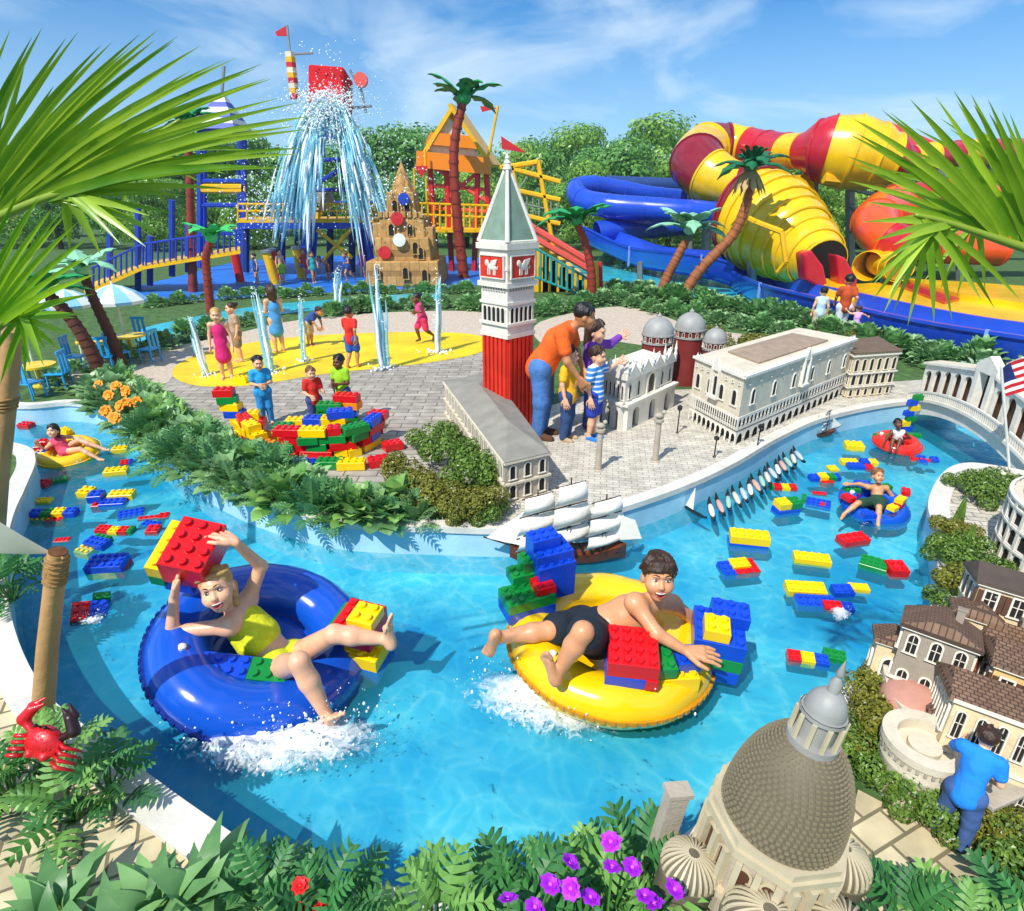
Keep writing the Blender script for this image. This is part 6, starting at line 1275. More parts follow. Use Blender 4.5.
# flag by the bridge
p = G(1010, 476); t = thing('flagpole', 'flagpole with a red and white striped flag with blue corner before the bridge', 'flag', p); mb = MB(); e = at(1001, 366, p.y)-p; mb.tube([(0, 0, 0), e], .012, 8); mb.build('pole', WHITE, t)
u = at(1032, 349, p.y)-at(1001, 366, p.y); dn = at(1008, 394, p.y)-at(1001, 366, p.y); mbR, mbW, mbB = MB(), MB(), MB()
def fl(u0, v0): return e*.97+u*u0+dn*v0+V((0, .03*math.sin(u0*5+v0*2), 0))
for s_ in range(9):
    mb_ = mbR if s_ % 2 == 0 else mbW; v0, v1 = s_/9, (s_+1)/9
    for i in range(8):
        if s_ < 5 and i < 3: mb_2 = mbB
        else: mb_2 = mb_
        mb_2.add([fl(i/8, v0), fl((i+1)/8, v0), fl((i+1)/8, v1), fl(i/8, v1)], [(0, 1, 2, 3)])
mbR.build('red_stripes', cloth('c8202a'), t); mbW.build('white_stripes', cloth('f0eeea'), t); mbB.build('canton', cloth('1c2c6c'), t)
# ------------------------------------------------------------------ splash tower and play structures
def bars(mb, l, Y, r=.07, n=6):
    for a, b in l:
        ya = a[2] if len(a) > 2 else Y; yb = b[2] if len(b) > 2 else Y
        mb.tube([at(a[0], a[1], ya), at(b[0], b[1], yb)], r, n)
def part_bars(name, m, t, l, Y, r=.07):
    o = t.location
    for g_ in ([[x] for x in l] if name in ('cross_beam', 'beam', 'platform', 'truss', 'brace') else [l]): mb = MB(); mb.M = Matrix.Translation(-o); bars(mb, g_, Y, r); ob = mb.build(name, m, t, smooth=40)
    return ob
BLUP = mat('blue painted steel', '1a3fb0', .4, .12, 3, dirt=.1); YELP = mat('yellow painted steel', 'f2b808', .4, .1, 3, dirt=.1); REDP = mat('red painted steel', 'd0222a', .4, .1, 3, dirt=.1); TEAL = mat('teal painted steel', '2a9a98', .4, .1, 3); PINKP = mat('coral painted steel', 'e85a50', .45, .1, 3)
YT = 23.5
def rel(t, px, py, Y): return at(px, py, Y)-t.location
t = thing('splash_tower', 'tall blue splash tower with a red tipping bucket pouring water', 'play tower', G(335, 276))
o = t.location; YT = o.y
part_bars('leg', BLUP, t, [((318, 137), (300, 278)), ((300, 160, YT), (300, 160.1, YT))][:1], YT, .13); part_bars('leg', BLUP, t, [((350, 137), (374, 278))], YT, .13)
part_bars('leg', BLUP, t, [((322, 137, YT+1.6), (312, 266, YT+3))], YT, .13); part_bars('leg', BLUP, t, [((347, 137, YT+1.6), (366, 266, YT+3))], YT, .13)
part_bars('cross_beam', BLUP, t, [((310, 160), (360, 160)), ((305, 190), (366, 190)), ((312, 137), (356, 137)), ((305, 190), (358, 160)), ((314, 160, YT+1.6), (360, 160, YT+1.6))], YT, .07)
mb = MB(); c = rel(t, 331, 92, YT); Mx = Matrix.Rotation(R(-12), 3, 'X') @ Matrix.Rotation(R(4), 3, 'Y'); s = 33/ppm(at(329, 87, YT))
for d, p in (((s, .06, s), (0, -s/2, 0)), ((s, .06, s), (0, s/2, 0)), ((.06, s, s), (-s/2, 0, 0)), ((.06, s, s), (s/2, 0, 0)), ((s, s, .06), (0, 0, s/2))): mb.box(c+Mx @ V(p), d, 0, Mx)
mb.build('bucket', mat('worn red bucket', 'c8141e', .75, .15, 2, dirt=.15, spec=.2), t, bevel=.03); part_bars('bucket_axle', STEEL, t, [((305, 92), (352, 90))], YT, .06)
mb = MB(); c = rel(t, 333, 134, YT+.8); mb.lathe([(.62, 0), (.55, .05), (.0, 1.05)], 16, c); mb.build('cone', BLUP, t, smooth=30)
deck = [(236, 219, YT-.5), (402, 219, YT-.5), (392, 214, YT+3), (250, 214, YT+3)]; pts = [at(*p)-o for p in deck]; zt = pts[0].z
mb = MB(); mb.prism([(p.x, p.y) for p in pts], zt-.12, zt); mb.build('deck', YELP, t); mb = MB(); mb.prism([(p.x, p.y*.98) for p in pts], zt-.32, zt-.125); mb.build('deck_frame', BLUP, t)
part_bars('railing', YELP, t, [((238, 204), (400, 204)), ((238, 211), (400, 211))]+[((238+9*i, 204), (238+9*i, 219)) for i in range(19)], YT-.5, .035)
part_bars('railing', BLUP, t, [((250, 202, YT+3), (390, 202, YT+3))]+[((250+10*i, 202, YT+3), (250+10*i, 214, YT+3)) for i in range(15)], YT+3, .035)
for x in (246, 282, 330, 352, 392): part_bars('post', mat('dark blue post', '16306e', .5), t, [((x, 222, YT+.6), (x, 272, YT+.6))], YT, .13)
mb = MB(); mb.M = Matrix.Translation(-o)
part_bars('brace', YELP, t, [((317, 230), (352, 258)), ((352, 228), (322, 262))], YT-.6, .07)
for k in range(9): part_bars('mast', (REDP, YELP, mat('cream paint', 'eadfc0', .5))[k % 3], t, [((295-.6*k, 99-5.2*k, YT+1), (295-.6*(k+1), 99-5.2*(k+1), YT+1))], YT, .17)
part_bars('flag_pole', STEEL, t, [((290, 52, YT+1), (287, 25, YT+1)), ((292, 54, YT+1), (313, 53, YT+1)), ((350, 70), (362, 92)), ((358, 72), (366, 113)), ((352, 108), (372, 106))], YT, .04)
mb = MB(); mb.slab([rel(t, 287, 25, YT+1), rel(t, 275, 32, YT+1), rel(t, 277, 36, YT+1), rel(t, 288, 36, YT+1)], (0, 1, 0), .03); mb.build('flag', REDP, t)
mb = MB(); mb.lathe([(0, -.08), (.22, -.08), (.22, .08), (0, .08)], 14, rel(t, 361, 80, YT), Matrix.Rotation(PI/2, 3, 'X')); mb.build('wheel', PINKP, t, smooth=40)
for i, (x, y, c0) in enumerate(((304, 207, REDP), (312, 210, YELP), (324, 200, LEAD))):
    mb = MB(); mb.lathe([(0, -.1), (.35, -.1), (.35, .1), (0, .1)], 16, rel(t, x, y, YT+.5), Matrix.Rotation(PI/2, 3, 'X')); mb.build('play_wheel', c0, t, smooth=40)
# tilted posts on the plaza
for (x0, y0, x1, y1, m, lb) in ((234, 250, 241, 284, REDP, 'red tilted post at the left of the blue plaza'), (266, 252, 276, 286, YELP, 'yellow tilted post beside a red one on the blue plaza'), (272, 250, 279, 282, REDP, 'red tilted post leaning on a yellow one on the blue plaza'), (296, 248, 302, 280, YELP, 'yellow tilted post nearest the splash tower leg')):
    p = G(x1, y1); t = thing('water_post', lb, 'post', p); mb = MB(); e = at(x0, y0, p.y)-p; mb.tube([(0, 0, 0), e], .14, 10); mb.build('tube', m, t, smooth=40); mb = MB(); mb.lathe([(.2, 0), (.2, .06), (.14, .08)], 12); mb.lathe([(.17, -.03), (.17, .05), (0, .08)], 12, e); mb.build('collar', STEEL, t, smooth=40)
# water pouring from the bucket
WSPR = None
def spray_mat():
    m, nt, N, L, P = newmat('pouring water'); P.inputs['Base Color'].default_value = (.45, .84, .96, 1); P.inputs['Roughness'].default_value = .25
    tr = N.new('ShaderNodeBsdfTransparent'); tr.inputs['Color'].default_value = (.75, .95, 1, 1); mx = N.new('ShaderNodeMixShader'); mx.inputs[0].default_value = .45; L.new(tr.outputs[0], mx.inputs[1]); L.new(P.outputs[0], mx.inputs[2]); L.new(mx.outputs[0], N['Material Output'].inputs['Surface']); return m
WSPR = spray_mat(); WWH = mat('white spray', 'f2fafc', .3, .03)
t = thing('water_cascade', 'blue white sheet of water bursting from the red bucket and fanning down', 'waterfall', at(330, 100, YT-.9)); rnd.seed(9)
mb, mw, md = MB(), MB(), MB(); g = 9.8
JT = [(sg*rnd.uniform(.25, .95), rnd.uniform(-1.4, .4), -rnd.uniform(.2, 1.6), rnd.uniform(.7, 1.0)) for sg in (-1, -1, 1) for _ in range(6)]+[(rnd.uniform(-.3, .3), rnd.uniform(-1, .3), -.8, .5) for _ in range(4)]
for i in range(1700):
    jt = JT[i % 22]; a = jt[0]+rnd.gauss(0, .05); vx = 2.5*a+rnd.gauss(0, .16); vy = jt[2]+rnd.gauss(0, .15); vz = jt[1]+rnd.gauss(0, .25)-.6*abs(a); T0 = rnd.uniform(0, .75); T1 = min(T0+rnd.uniform(.08, .3), jt[3]*(1+.15*rnd.random()))
    if T1 <= T0: continue
    p0 = V((a*.35+rnd.uniform(-.08, .08), 0, rnd.uniform(-.2, .1))); pts = [p0+V((vx*T, vy*T, vz*T-.5*g*T*T*.68)) for T in [T0+(T1-T0)*k/5 for k in range(6)]]
    r = rnd.uniform(.008, .03)*(1+1.3*T0); (mb if rnd.random() < .6 else mw).tube(pts, [r*f_ for f_ in (.15, .8, 1, .85, .5, .1)], 5)
for i in range(800): p = V((rnd.gauss(0, .45), -rnd.random(), -abs(rnd.gauss(0, .6))+.15)); md.ball(p, rnd.uniform(.008, .04), 5, 4)
for i in range(500): sg = rnd.choice([-1, 1]); p = V((sg*(2.2 if sg < 0 else 2.0)+rnd.gauss(0, .45), -.8+rnd.gauss(0, .4), -3.0+rnd.gauss(0, .6))); md.ball(p, rnd.uniform(.008, .035), 5, 4)
for i in range(2200):
    a = rnd.gauss(0, .6); T = rnd.uniform(.0, 1.1); p = V((a*.5+2.5*a*T, -rnd.uniform(.3, 2.4)*T, rnd.uniform(-.4, 2.4)*T-.5*g*T*T*.75))+V((rnd.gauss(0, .15), 0, rnd.gauss(0, .15))); r = rnd.uniform(.005, .022); md.ball(p, r, 5, 4)
for i in range(260):
    sx = rnd.choice([-1, 1]); p = V((sx*rnd.uniform(1.6, 3.4), -1-rnd.random(), rnd.uniform(-4.2, -2.2))); r = rnd.uniform(.008, .03); md.ball(p, r, 5, 4)
for i in range(60): p = V((rnd.gauss(0, .5), 0, rnd.uniform(.2, 1.6))); md.ball(p, rnd.uniform(.008, .03), 5, 4)
for nm, q, m in (('water_streak', mb, WSPR), ('white_streak', mw, WWH), ('droplets', md, DROP)): o_ = q.build(nm, m, t, smooth=True); o_['kind'] = 'stuff'
# striped tent tower
p = G(222, 277); Yt = p.y+2; p = at(222, 268, Yt); p.z = LZ; t = thing('tent_tower', 'blue framed play tower with a blue and white striped tent roof', 'play tower', p); o = t.location
c = rel(t, 221, 131, Yt); ap = rel(t, 222, 91, Yt); w2 = 27/ppm(at(221, 131, Yt)); mbs = [MB(), MB()]
for k in range(4):
    a0, a1 = PI/4+k*PI/2, PI/4+(k+1)*PI/2; A_0 = c+V((math.cos(a0), math.sin(a0), 0))*w2*1.25; A_1 = c+V((math.cos(a1), math.sin(a1), 0))*w2*1.25
    for j in range(7):
        f0, f1 = j/7, (j+1)/7; q = mbs[j % 2]; q.add([A_0.lerp(ap, f0), A_1.lerp(ap, f0), A_1.lerp(ap, f1), A_0.lerp(ap, f1)], [(0, 1, 2, 3)])
mbs[0].build('blue_stripes', BLUP, t); mbs[1].build('white_stripes', WHITE, t); part_bars('finial', STEEL, t, [((222, 92), (224, 66))], Yt, .06)
for x in (200, 244): part_bars('post', BLUP, t, [((x, 131), (x, 268))], Yt, .12)
for x in (204, 240): part_bars('post', BLUP, t, [((x, 133, Yt+1.6), (x, 262, Yt+1.6))], Yt, .12)
part_bars('beam', BLUP, t, [((200, 181), (244, 181)), ((200, 205), (244, 205)), ((200, 233), (244, 233)), ((204, 181, Yt+1.6), (240, 181, Yt+1.6))], Yt, .08); part_bars('platform', YELP, t, [((202, 190), (246, 190)), ((202, 187), (246, 187)), ((202, 190, Yt+1), (246, 190, Yt+1))], Yt, .12)
# left walkway
p = G(138, 289); Yw = p.y; t = thing('walkway', 'blue and yellow raised walkway with railings left of the plaza', 'walkway', p)
for x, y0, y1 in ((138, 208, 289), (172, 200, 276), (110, 232, 292), (188, 225, 272), (150, 236, 285)): part_bars('post', BLUP, t, [((x, y0), (x, y1))], Yw, .10)
pts = [rel(t, *q) for q in ((84, 292, Yw-1), (143, 266, Yw-1), (143, 262, Yw+.6), (84, 286, Yw+.6))]; mb = MB(); mb.slab(pts, (0, 0, -1), .1); mb.build('ramp', YELP, t)
pts = [rel(t, *q) for q in ((143, 266, Yw-1), (240, 250, Yw-1), (240, 246, Yw+.6), (143, 262, Yw+.6))]; mb = MB(); mb.slab(pts, (0, 0, -1), .1); mb.build('deck', YELP, t)
part_bars('railing', BLUP, t, [((88, 270, Yw-1), (143, 244, Yw-1)), ((143, 244, Yw-1), (240, 230, Yw-1))]+[((88+5.5*i, 270-2.6*i, Yw-1), (88+5.5*i, 290-2.5*i, Yw-1)) for i in range(11)]+[((146+6*i, 243.5-.86*i, Yw-1), (146+6*i, 265-1.0*i, Yw-1)) for i in range(16)], Yw, .03)
# hut tower
p = G(455, 278); Yh = p.y+2; p = at(455, 270, Yh); p.z = LZ; t = thing('hut_tower', 'red legged play hut with a steep yellow gabled roof behind the tall plastic palm', 'play tower', p)
A, B_, C_ = rel(t, 449, 108, Yh), rel(t, 417, 160, Yh), rel(t, 490, 167, Yh); dp = V((.25, 2.4, .1))
for q0, q1 in ((A, B_), (A, C_)):
    mb = MB(); n_ = (q1-q0).cross(dp).normalized(); mb.slab([q0-(q1-q0)*.04, q1, q1+dp, q0+dp-(q1-q0)*.04], n_, .14); mb.build('roof', YELP, t)
mb = MB(); mb.slab([A.lerp(B_, .1)+dp*.08, B_.lerp(C_, .05)+dp*.08, C_.lerp(B_, .05)+dp*.08], (0, 1, 0), .1); mb.build('gable', mat('cream board', 'e8dcc0', .6), t)
mb = MB(); mb.slab([B_.lerp(C_, -.02)+V((0, -.05, -.25)), C_.lerp(B_, -.02)+V((0, -.05, -.25)), C_+V((0, -.05, .3)), B_+V((0, -.05, .3))], (0, 1, 0), .12); mb.build('eave_board', ORG, t)
mb = MB(); mb.slab([B_.lerp(C_, .12)+V((0, .02, .55)), C_.lerp(B_, .12)+V((0, .02, .55)), C_.lerp(B_, .2)+V((0, .02, .95)), B_.lerp(C_, .2)+V((0, .02, .95))], (0, 1, 0), .05); mb.build('gable_band', ORG, t)
for x0, x1 in ((430, 437), (446, 452), (478, 474), (486, 492)): part_bars('leg', REDP, t, [((x0, 166), (x1, 272))], Yh+.4, .11)
part_bars('beam', PINKP, t, [((428, 185), (490, 190)), ((430, 208), (492, 212)), ((432, 166), (492, 205)), ((428, 230), (492, 232)), ((480, 170), (436, 208))], Yh+.4, .07)
part_bars('railing', YELP, t, [((410, 203), (500, 206)), ((410, 214), (500, 218)), ((410, 228), (500, 230))]+[((410+6*i, 203+.2*i, Yh-.3), (410+6*i, 228+.13*i, Yh-.3)) for i in range(16)]+[((425, 150, Yh-.3), (427, 205, Yh-.3)), ((414, 168, Yh-.3), (415, 205, Yh-.3))], Yh-.3, .04)
mb = MB(); mb.prism([(q.x, q.y) for q in (rel(t, 408, 229, Yh-.4), rel(t, 502, 231, Yh-.4), rel(t, 500, 228, Yh+2.2), rel(t, 410, 228, Yh+2.2))], rel(t, 408, 229, Yh-.4).z-.12, rel(t, 408, 229, Yh-.4).z); mb.build('deck', YELP, t)
mb = MB(); mb.slab([rel(t, 414, 166, Yh-.4), rel(t, 428, 166, Yh-.4), rel(t, 421, 178, Yh-.4)], (0, 1, 0), .05); mb.build('pennant', REDP, t)
part_bars('flag_pole', YELP, t, [((486, 168), (498, 106))], Yh, .05)
mb = MB(); mb.slab([rel(t, 498, 108, Yh), rel(t, 480, 106, Yh), rel(t, 482, 112, Yh)], (0, 1, 0), .04); mb.build('pennant', REDP, t); mb = MB(); mb.slab([rel(t, 501, 136, Yh), rel(t, 502, 149, Yh), rel(t, 527, 153, Yh)], (0, 1, 0), .04); mb.build('pennant', REDP, t)
# yellow ship frame with stairs
p = G(560, 296); Ys = p.y+1; t = thing('yellow_climbing_frame', 'yellow stair slide with coral handrail and yellow ladder frame right of the bell tower', 'play frame', p)
part_bars('ladder_frame', YELP, t, [((538, 160), (556, 262)), ((512, 166), (530, 262)), ((502, 166), (560, 182)), ((514, 190), (560, 200)), ((510, 212), (560, 224)), ((538, 162), (500, 168))], Ys+3, .08)
part_bars('rope_net', mat('grey rope', '8a8f86', .9), t, [((515+6*i, 190+1.3*i, Ys+3), (515+6*i, 212+1.6*i, Ys+3)) for i in range(8)]+[((512, 201, Ys+3), (560, 212, Ys+3)), ((538, 162, Ys+3), (502, 212, Ys+3))], Ys+3, .025)
for k in range(7):
    a, b = rel(t, 536+8*k, 246+6.2*k, Ys+.6), rel(t, 546+8*k, 246+6.2*k, Ys+.6); z0 = -.0
    mb = MB(); mb.box(((a.x+b.x)/2, a.y, (a.z+z0)/2), (b.x-a.x+.12, 1.5, max(.1, a.z-z0))); mb.build('step', YELP, t)
part_bars('handrail', PINKP, t, [((524, 222), (590, 262)), ((524, 232), (590, 270))], Ys-.3, .09)
part_bars('fence_bars', TEAL, t, [((530, 245), (594, 282)), ((530, 275), (594, 300))]+[((530+5.3*i, 245+3.05*i), (530+5.3*i, 275+2.1*i)) for i in range(13)], Ys-.6, .035)
part_bars('end_post', YELP, t, [((595, 262), (596, 300))], Ys-.6, .1); part_bars('end_post', REDP, t, [((600, 262), (601, 298))], Ys-.2, .07)
# sand castle
p = G(408, 282); Yc = p.y; SANDC = brickmat('sandcastle bricks', 'c89a58', 'b98a4a', '9c7440', 1.0, .3, .14, 0, .01, .8); t = thing('sandcastle', 'big brown brick built sandcastle with stepped towers and round badges', 'sandcastle', p); k_ = 1/ppm(p)
def blk(x0, x1, y0, y1, d, name='block', dy=0):
    a, b = at(x0, y1, Yc), at(x1, y0, Yc); mb = MB(); s_ = .94; cx = (a.x+b.x)/2-p.x; w = b.x-a.x; z0, z1 = max(0, a.z-LZ), b.z-LZ
    mb.add([(cx+sx*w/2, dy+sy*d/2, z0) for sx, sy in ((-1, -1), (1, -1), (1, 1), (-1, 1))]+[(cx+sx*w/2*s_, dy+sy*d/2*s_, z1) for sx, sy in ((-1, -1), (1, -1), (1, 1), (-1, 1))], [(3, 2, 1, 0), (4, 5, 6, 7)]+[(i, (i+1) % 4, 4+(i+1) % 4, 4+i) for i in range(4)]); mb.build(name, SANDC, t, bevel=.04)
blk(374, 444, 258, 284, 2.6, 'base'); blk(381, 434, 236, 259, 2.0, 'tier'); blk(384, 428, 217, 237, 1.6, 'tier'); blk(390, 417, 192, 218, 1.1, 'tower'); blk(378, 390, 222, 240, .7, 'turret', -.4); blk(423, 436, 226, 246, .7, 'turret', -.4)
mb = MB(); q = at(403, 193, Yc)-p; mb.lathe([(.42, 0), (.3, .25), (.0, .95)], 8, q); mb.build('spire', SANDC, t)
for k in range(8):
    a, b = at(385+5.6*k, 217, Yc)-p, 0; mb = MB(); mb.box((a.x, -.72, a.z+.08), (.14, .16, .18)); mb.build('merlon', SANDC, t, bevel=.02)
for (x, y, r_, m) in ((405, 238, .2, WHITE), (391, 250, .2, REDP), (407, 199, .18, BLUP), (402, 218, .2, REDP)):
    q = at(x, y, Yc)-p; mb = MB(); mb.lathe([(r_, 0), (r_, .06), (0, .07)], 18, (q.x, -1.06 if y > 220 else -.86 if y > 205 else -.60, q.z), Matrix.Rotation(PI/2, 3, 'X')); mb.build('badge', m, t, smooth=40)
for (x, y) in ((420, 245), (396, 228), (414, 228), (398, 205), (410, 208), (425, 250), (385, 268), (430, 270), (412, 268)):
    q = at(x, y, Yc)-p; o_ = bpy.data.objects.new('window', win_mesh(.16, .34, 'arch', SANDC, DARK)); COL.objects.link(o_); o_.parent = t; o_.location = (q.x, -1.34 if y > 258 else -1.03 if y > 237 else -.83 if y > 217 else -.58, q.z-.2)
# ------------------------------------------------------------------ plastic palms
def pleaf(mb, c, d, L, w, droop=.5):
    d = d.normalized(); sd_ = d.cross(V((0, 0, 1))).normalized(); K = 7; vs = []; fs = []
    for i in range(K+1):
        s = i/K; p = c+d*L*s*(1-.15*s)+V((0, 0, L*(.25*s-droop*s*s))); ww = w*(.25+.75*math.sin(PI*min(1, .1+.9*s)))*(1 if i % 2 else .55)*(1 if i < K else .1); vs += [p-sd_*ww-V((0, 0, ww*.3)), p, p+sd_*ww-V((0, 0, ww*.3))]
    for i in range(K): a = 3*i; fs += [(a, a+1, a+4, a+3), (a+1, a+2, a+5, a+4)]
    n0 = len(vs); vs += [v+V((0, 0, -.015*L)) for v in vs]; fs += [tuple(i+n0 for i in f[::-1]) for f in fs]; mb.add(vs, fs)
TRK = mat('red brown painted trunk', '8e2f1c', .6, .2, 5, .3, 20); TRK2 = mat('brown fibre trunk', '9a5a30', .7, .25, 5, .4, 20)
def palm(label, tr, crown, spread, m, tm, nleaf=8, rpx=5, Y=None, skirt=False, dr=.55, up=.3):
    p = G(*tr[0]) if Y is None else at(tr[0][0], tr[0][1], Y); Yp = p.y; t = thing('plastic_palm', label, 'palm tree', p); pts = crom([at(x, y, Yp)-p for x, y in tr], 5); pts[0].z -= .05; k = 1/ppm(at(*tr[-1], Yp))
    mb = MB(); mb.tube(pts, [rpx*k*(1.15-.35*i/len(pts)) for i in range(len(pts))], 12)
    for i in range(1, len(pts)-1): mb.tube([pts[i]-(pts[i+1]-pts[i-1])*.07, pts[i]+(pts[i+1]-pts[i-1])*.07], rpx*k*(1.28-.35*i/len(pts)), 12)
    mb.build('trunk', tm, t, smooth=40); c = at(*crown, Yp)-p; L_ = spread*k; rnd.seed(int(crown[0]))
    for i in range(nleaf):
        a = 2*PI*i/nleaf+rnd.uniform(-.25, .25); mb = MB(); pleaf(mb, c, V((math.cos(a), math.sin(a), rnd.uniform(up-.3, up+.6))), L_*1.22*rnd.uniform(.85, 1.1), L_*.22, dr*rnd.uniform(.7, 1.2)); mb.build('frond', m, t)
    if skirt:
        for i in range(12): a = 2*PI*i/12; mb = MB(); pleaf(mb, c, V((math.cos(a), math.sin(a), -.9)), L_*.75, L_*.1, .6); mb.build('dry_frond', mat('dry frond', 'b89a6a', .8, .2), t)
        for i in range(16): a = 2*PI*i/16+.2; mb = MB(); pleaf(mb, c, V((math.cos(a), math.sin(a), rnd.uniform(.2, 2.2))), L_*rnd.uniform(.7, 1), L_*.09, .5); mb.build('frond', m, t)
    mb = MB(); mb.ball(c, rpx*k*1.5, 10, 8); mb.build('crown_hub', m, t, smooth=True); return t
LG = mat('green plastic frond', '1f9a4e', .4, .12, 3); LG2 = mat('pale green plastic frond', '8cc8a0', .4, .2, 2); LG3 = mat('deep green frond', '14683e', .45, .3, 3)
palm('tallest plastic palm with a dark red trunk between sandcastle and bell tower', [(464, 278), (457, 215), (454, 150), (463, 102)], (464, 97), 42, LG, TRK, 8, 5)
palm('plastic palm with a straight red trunk in front of the striped tent tower', [(193, 292), (191, 220), (189, 160), (186, 126)], (185, 120), 36, LG, TRK, 8, 4)
palm('short plastic palm with a bright crown beside the walkway', [(212, 322), (208, 285), (206, 258), (211, 240)], (211, 237), 34, mat('bright plastic frond', '3cc464', .4, .1), TRK, 7, 4)
palm('plastic palm with a leaning trunk beside the yellow stairs', [(592, 302), (591, 270), (585, 242), (577, 224)], (576, 220), 42, LG, TRK, 8, 4)
palm('pale plastic palm left of the shaggy dark palm', [(659, 297), (668, 275), (676, 260), (686, 240)], (690, 228), 42, LG2, TRK2, 11, 4.5)
palm('shaggy dark palm with a long curved trunk by the yellow funnel', [(681, 300), (700, 270), (732, 236), (746, 205), (750, 178)], (751, 166), 40, LG3, TRK2, 9, 5, skirt=True)
palm('left leaning palm among the cafe tables', [(104, 378), (88, 345), (66, 312), (48, 295)], (44, 288), 46, LG, mat('dark brown trunk', '5a2c1a', .7, .25, 5, .4, 20), 8, 6)
palm('slimmer leaning palm behind the flowering hedge', [(123, 368), (110, 335), (94, 300), (84, 275)], (82, 268), 42, LG2, MATS['dark brown trunk'], 8, 5)
# ------------------------------------------------------------------ fountains, umbrellas, tables
JET = WSPR
for i, (x, y, tx, ty, w_, lb) in enumerate(((207, 376, 188, 314, 4, 'leftmost leaning fountain jet on the splash pad'), (271, 373, 254, 282, 5, 'tall fountain jet between the pink and the blue girl'), (304, 362, 299, 289, 4, 'fountain jet beside the leaning boy'), (338, 310, 338, 266, 4, 'small far fountain jet in front of the splash tower'), (385, 370, 376, 258, 5, 'tallest fountain jet right of the boy in red'), (437, 353, 437, 266, 5, 'rightmost fountain jet behind the running girl'))):
    p = G(x, y); t = thing('fountain_jet', lb, 'fountain', p); e = at(tx, ty, p.y)-p; k = 1/ppm(p); rnd.seed(i+40); mb = MB(); mw = MB()
    for j in range(9):
        dx, dy = rnd.gauss(0, .25)*w_*k, rnd.gauss(0, .25)*w_*k; h_ = rnd.uniform(.6, 1.0); pts = [V((dx*(1+s), dy*(1+s), 0))+e*h_*s+V((math.sin(s*9+j)*.12*w_*k, 0, 0)) for s in [q/8 for q in range(9)]]
        (mb if j % 4 else mw).tube(pts, [w_*k*f_*.42 for f_ in (.8, 1, .9, 1, .85, .8, .65, .45, .1)], 6)
    for j in range(60):
        s = rnd.random(); q = e*s+V((rnd.gauss(0, .5)*w_*k, rnd.gauss(0, .5)*w_*k, 0)); mw.ball(q, rnd.uniform(.06, .17)*w_*k, 5, 4)
    for j in range(40): a = rnd.uniform(0, 6.28); q = V((math.cos(a), math.sin(a), 0))*abs(rnd.gauss(0, 1.6))*w_*k; q.z = .01+abs(rnd.gauss(0, .4))*w_*k; mw.ball(q, rnd.uniform(.1, .35)*w_*k, 5, 4)
    o_ = mb.build('water_column', JET, t, smooth=True); o_['kind'] = 'stuff'; o_ = mw.build('white_water', WWH, t, smooth=True); o_['kind'] = 'stuff'
    mb = MB(); mb.lathe([(w_*k, .0), (w_*k, .015), (0, .018)], 14); mb.build('nozzle', STEEL, t)
UMB = mat('pale blue umbrella cloth', '8cc8e8', .8, .06); UMW = mat('white umbrella cloth', 'e8f0f2', .8, .05)
def umbrella(px, by, ty, rpx, label):
    p = G(px, by); t = thing('parasol', label, 'umbrella', p); k = 1/ppm(p); H_ = at(px, ty, p.y).z-LZ; r_ = rpx*k; ms = [MB(), MB()]; n_ = 12
    for i in range(n_):
        q = ms[i % 2]; vs = []; a0, a1 = 2*PI*i/n_, 2*PI*(i+1)/n_; prof = [(0, H_), (.35, H_-.1*r_), (.7, H_-.28*r_), (1, H_-.55*r_), (.99, H_-.66*r_)]
        for r, z in prof: vs += [(r*r_*math.cos(a0), r*r_*math.sin(a0), z), (r*r_*math.cos(a1), r*r_*math.sin(a1), z)]
        q.add(vs, [(2*j, 2*j+1, 2*j+3, 2*j+2) for j in range(4)])
    ms[0].build('blue_panels', UMB, t); ms[1].build('white_panels', UMW, t); mb = MB(); mb.tube([(0, 0, 0), (0, 0, H_+.05)], .02, 8); mb.build('pole', WHITE, t)
umbrella(129, 352, 284, 27, 'right pale blue and white parasol over a yellow table'); umbrella(84, 360, 289, 25, 'middle pale blue and white parasol half behind the palm trunk'); umbrella(38, 378, 300, 26, 'left pale blue and white parasol behind the front palm leaves')
def table(px, py, rpx, label):
    p = G(px, py); t = thing('cafe_table', label, 'table', p); k = 1/ppm(p); h = 22*k; mb = MB(); mb.lathe([(0, h-.03), (rpx*k, h-.03), (rpx*k, h), (0, h)], 20); mb.build('table_top', YEL, t, smooth=30); mb = MB(); mb.lathe([(.12, 0), (.12, .02), (.03, .04), (.03, h-.03)], 10); mb.build('pedestal', YEL, t, smooth=30)
table(133, 357, 16, 'round yellow cafe table under the right parasol'); table(99, 362, 15, 'round yellow cafe table under the middle parasol'); table(42, 386, 17, 'round yellow cafe table under the left parasol')
t = thing('cafe_chair', 'x', 'chair', (0, 0, 0)); mb = MB(); mb.box((0, 0, .23), (.25, .25, .025)); mb.build('seat', LBL, t, bevel=.008)
mb = MB()
for x in (-.09, 0, .09): mb.box((x, .12, .40), (.05, .02, .3))
mb.box((0, .12, .54), (.26, .025, .05)); mb.build('backrest', LBL, t, bevel=.006)
for x, y in ((-.11, -.11), (.11, -.11), (-.11, .11), (.11, .11)): mb = MB(); mb.tube([(x, y, 0), (x*.95, y*.95, .23)], .014, 6); mb.build('leg', LBL, t)
ch = t
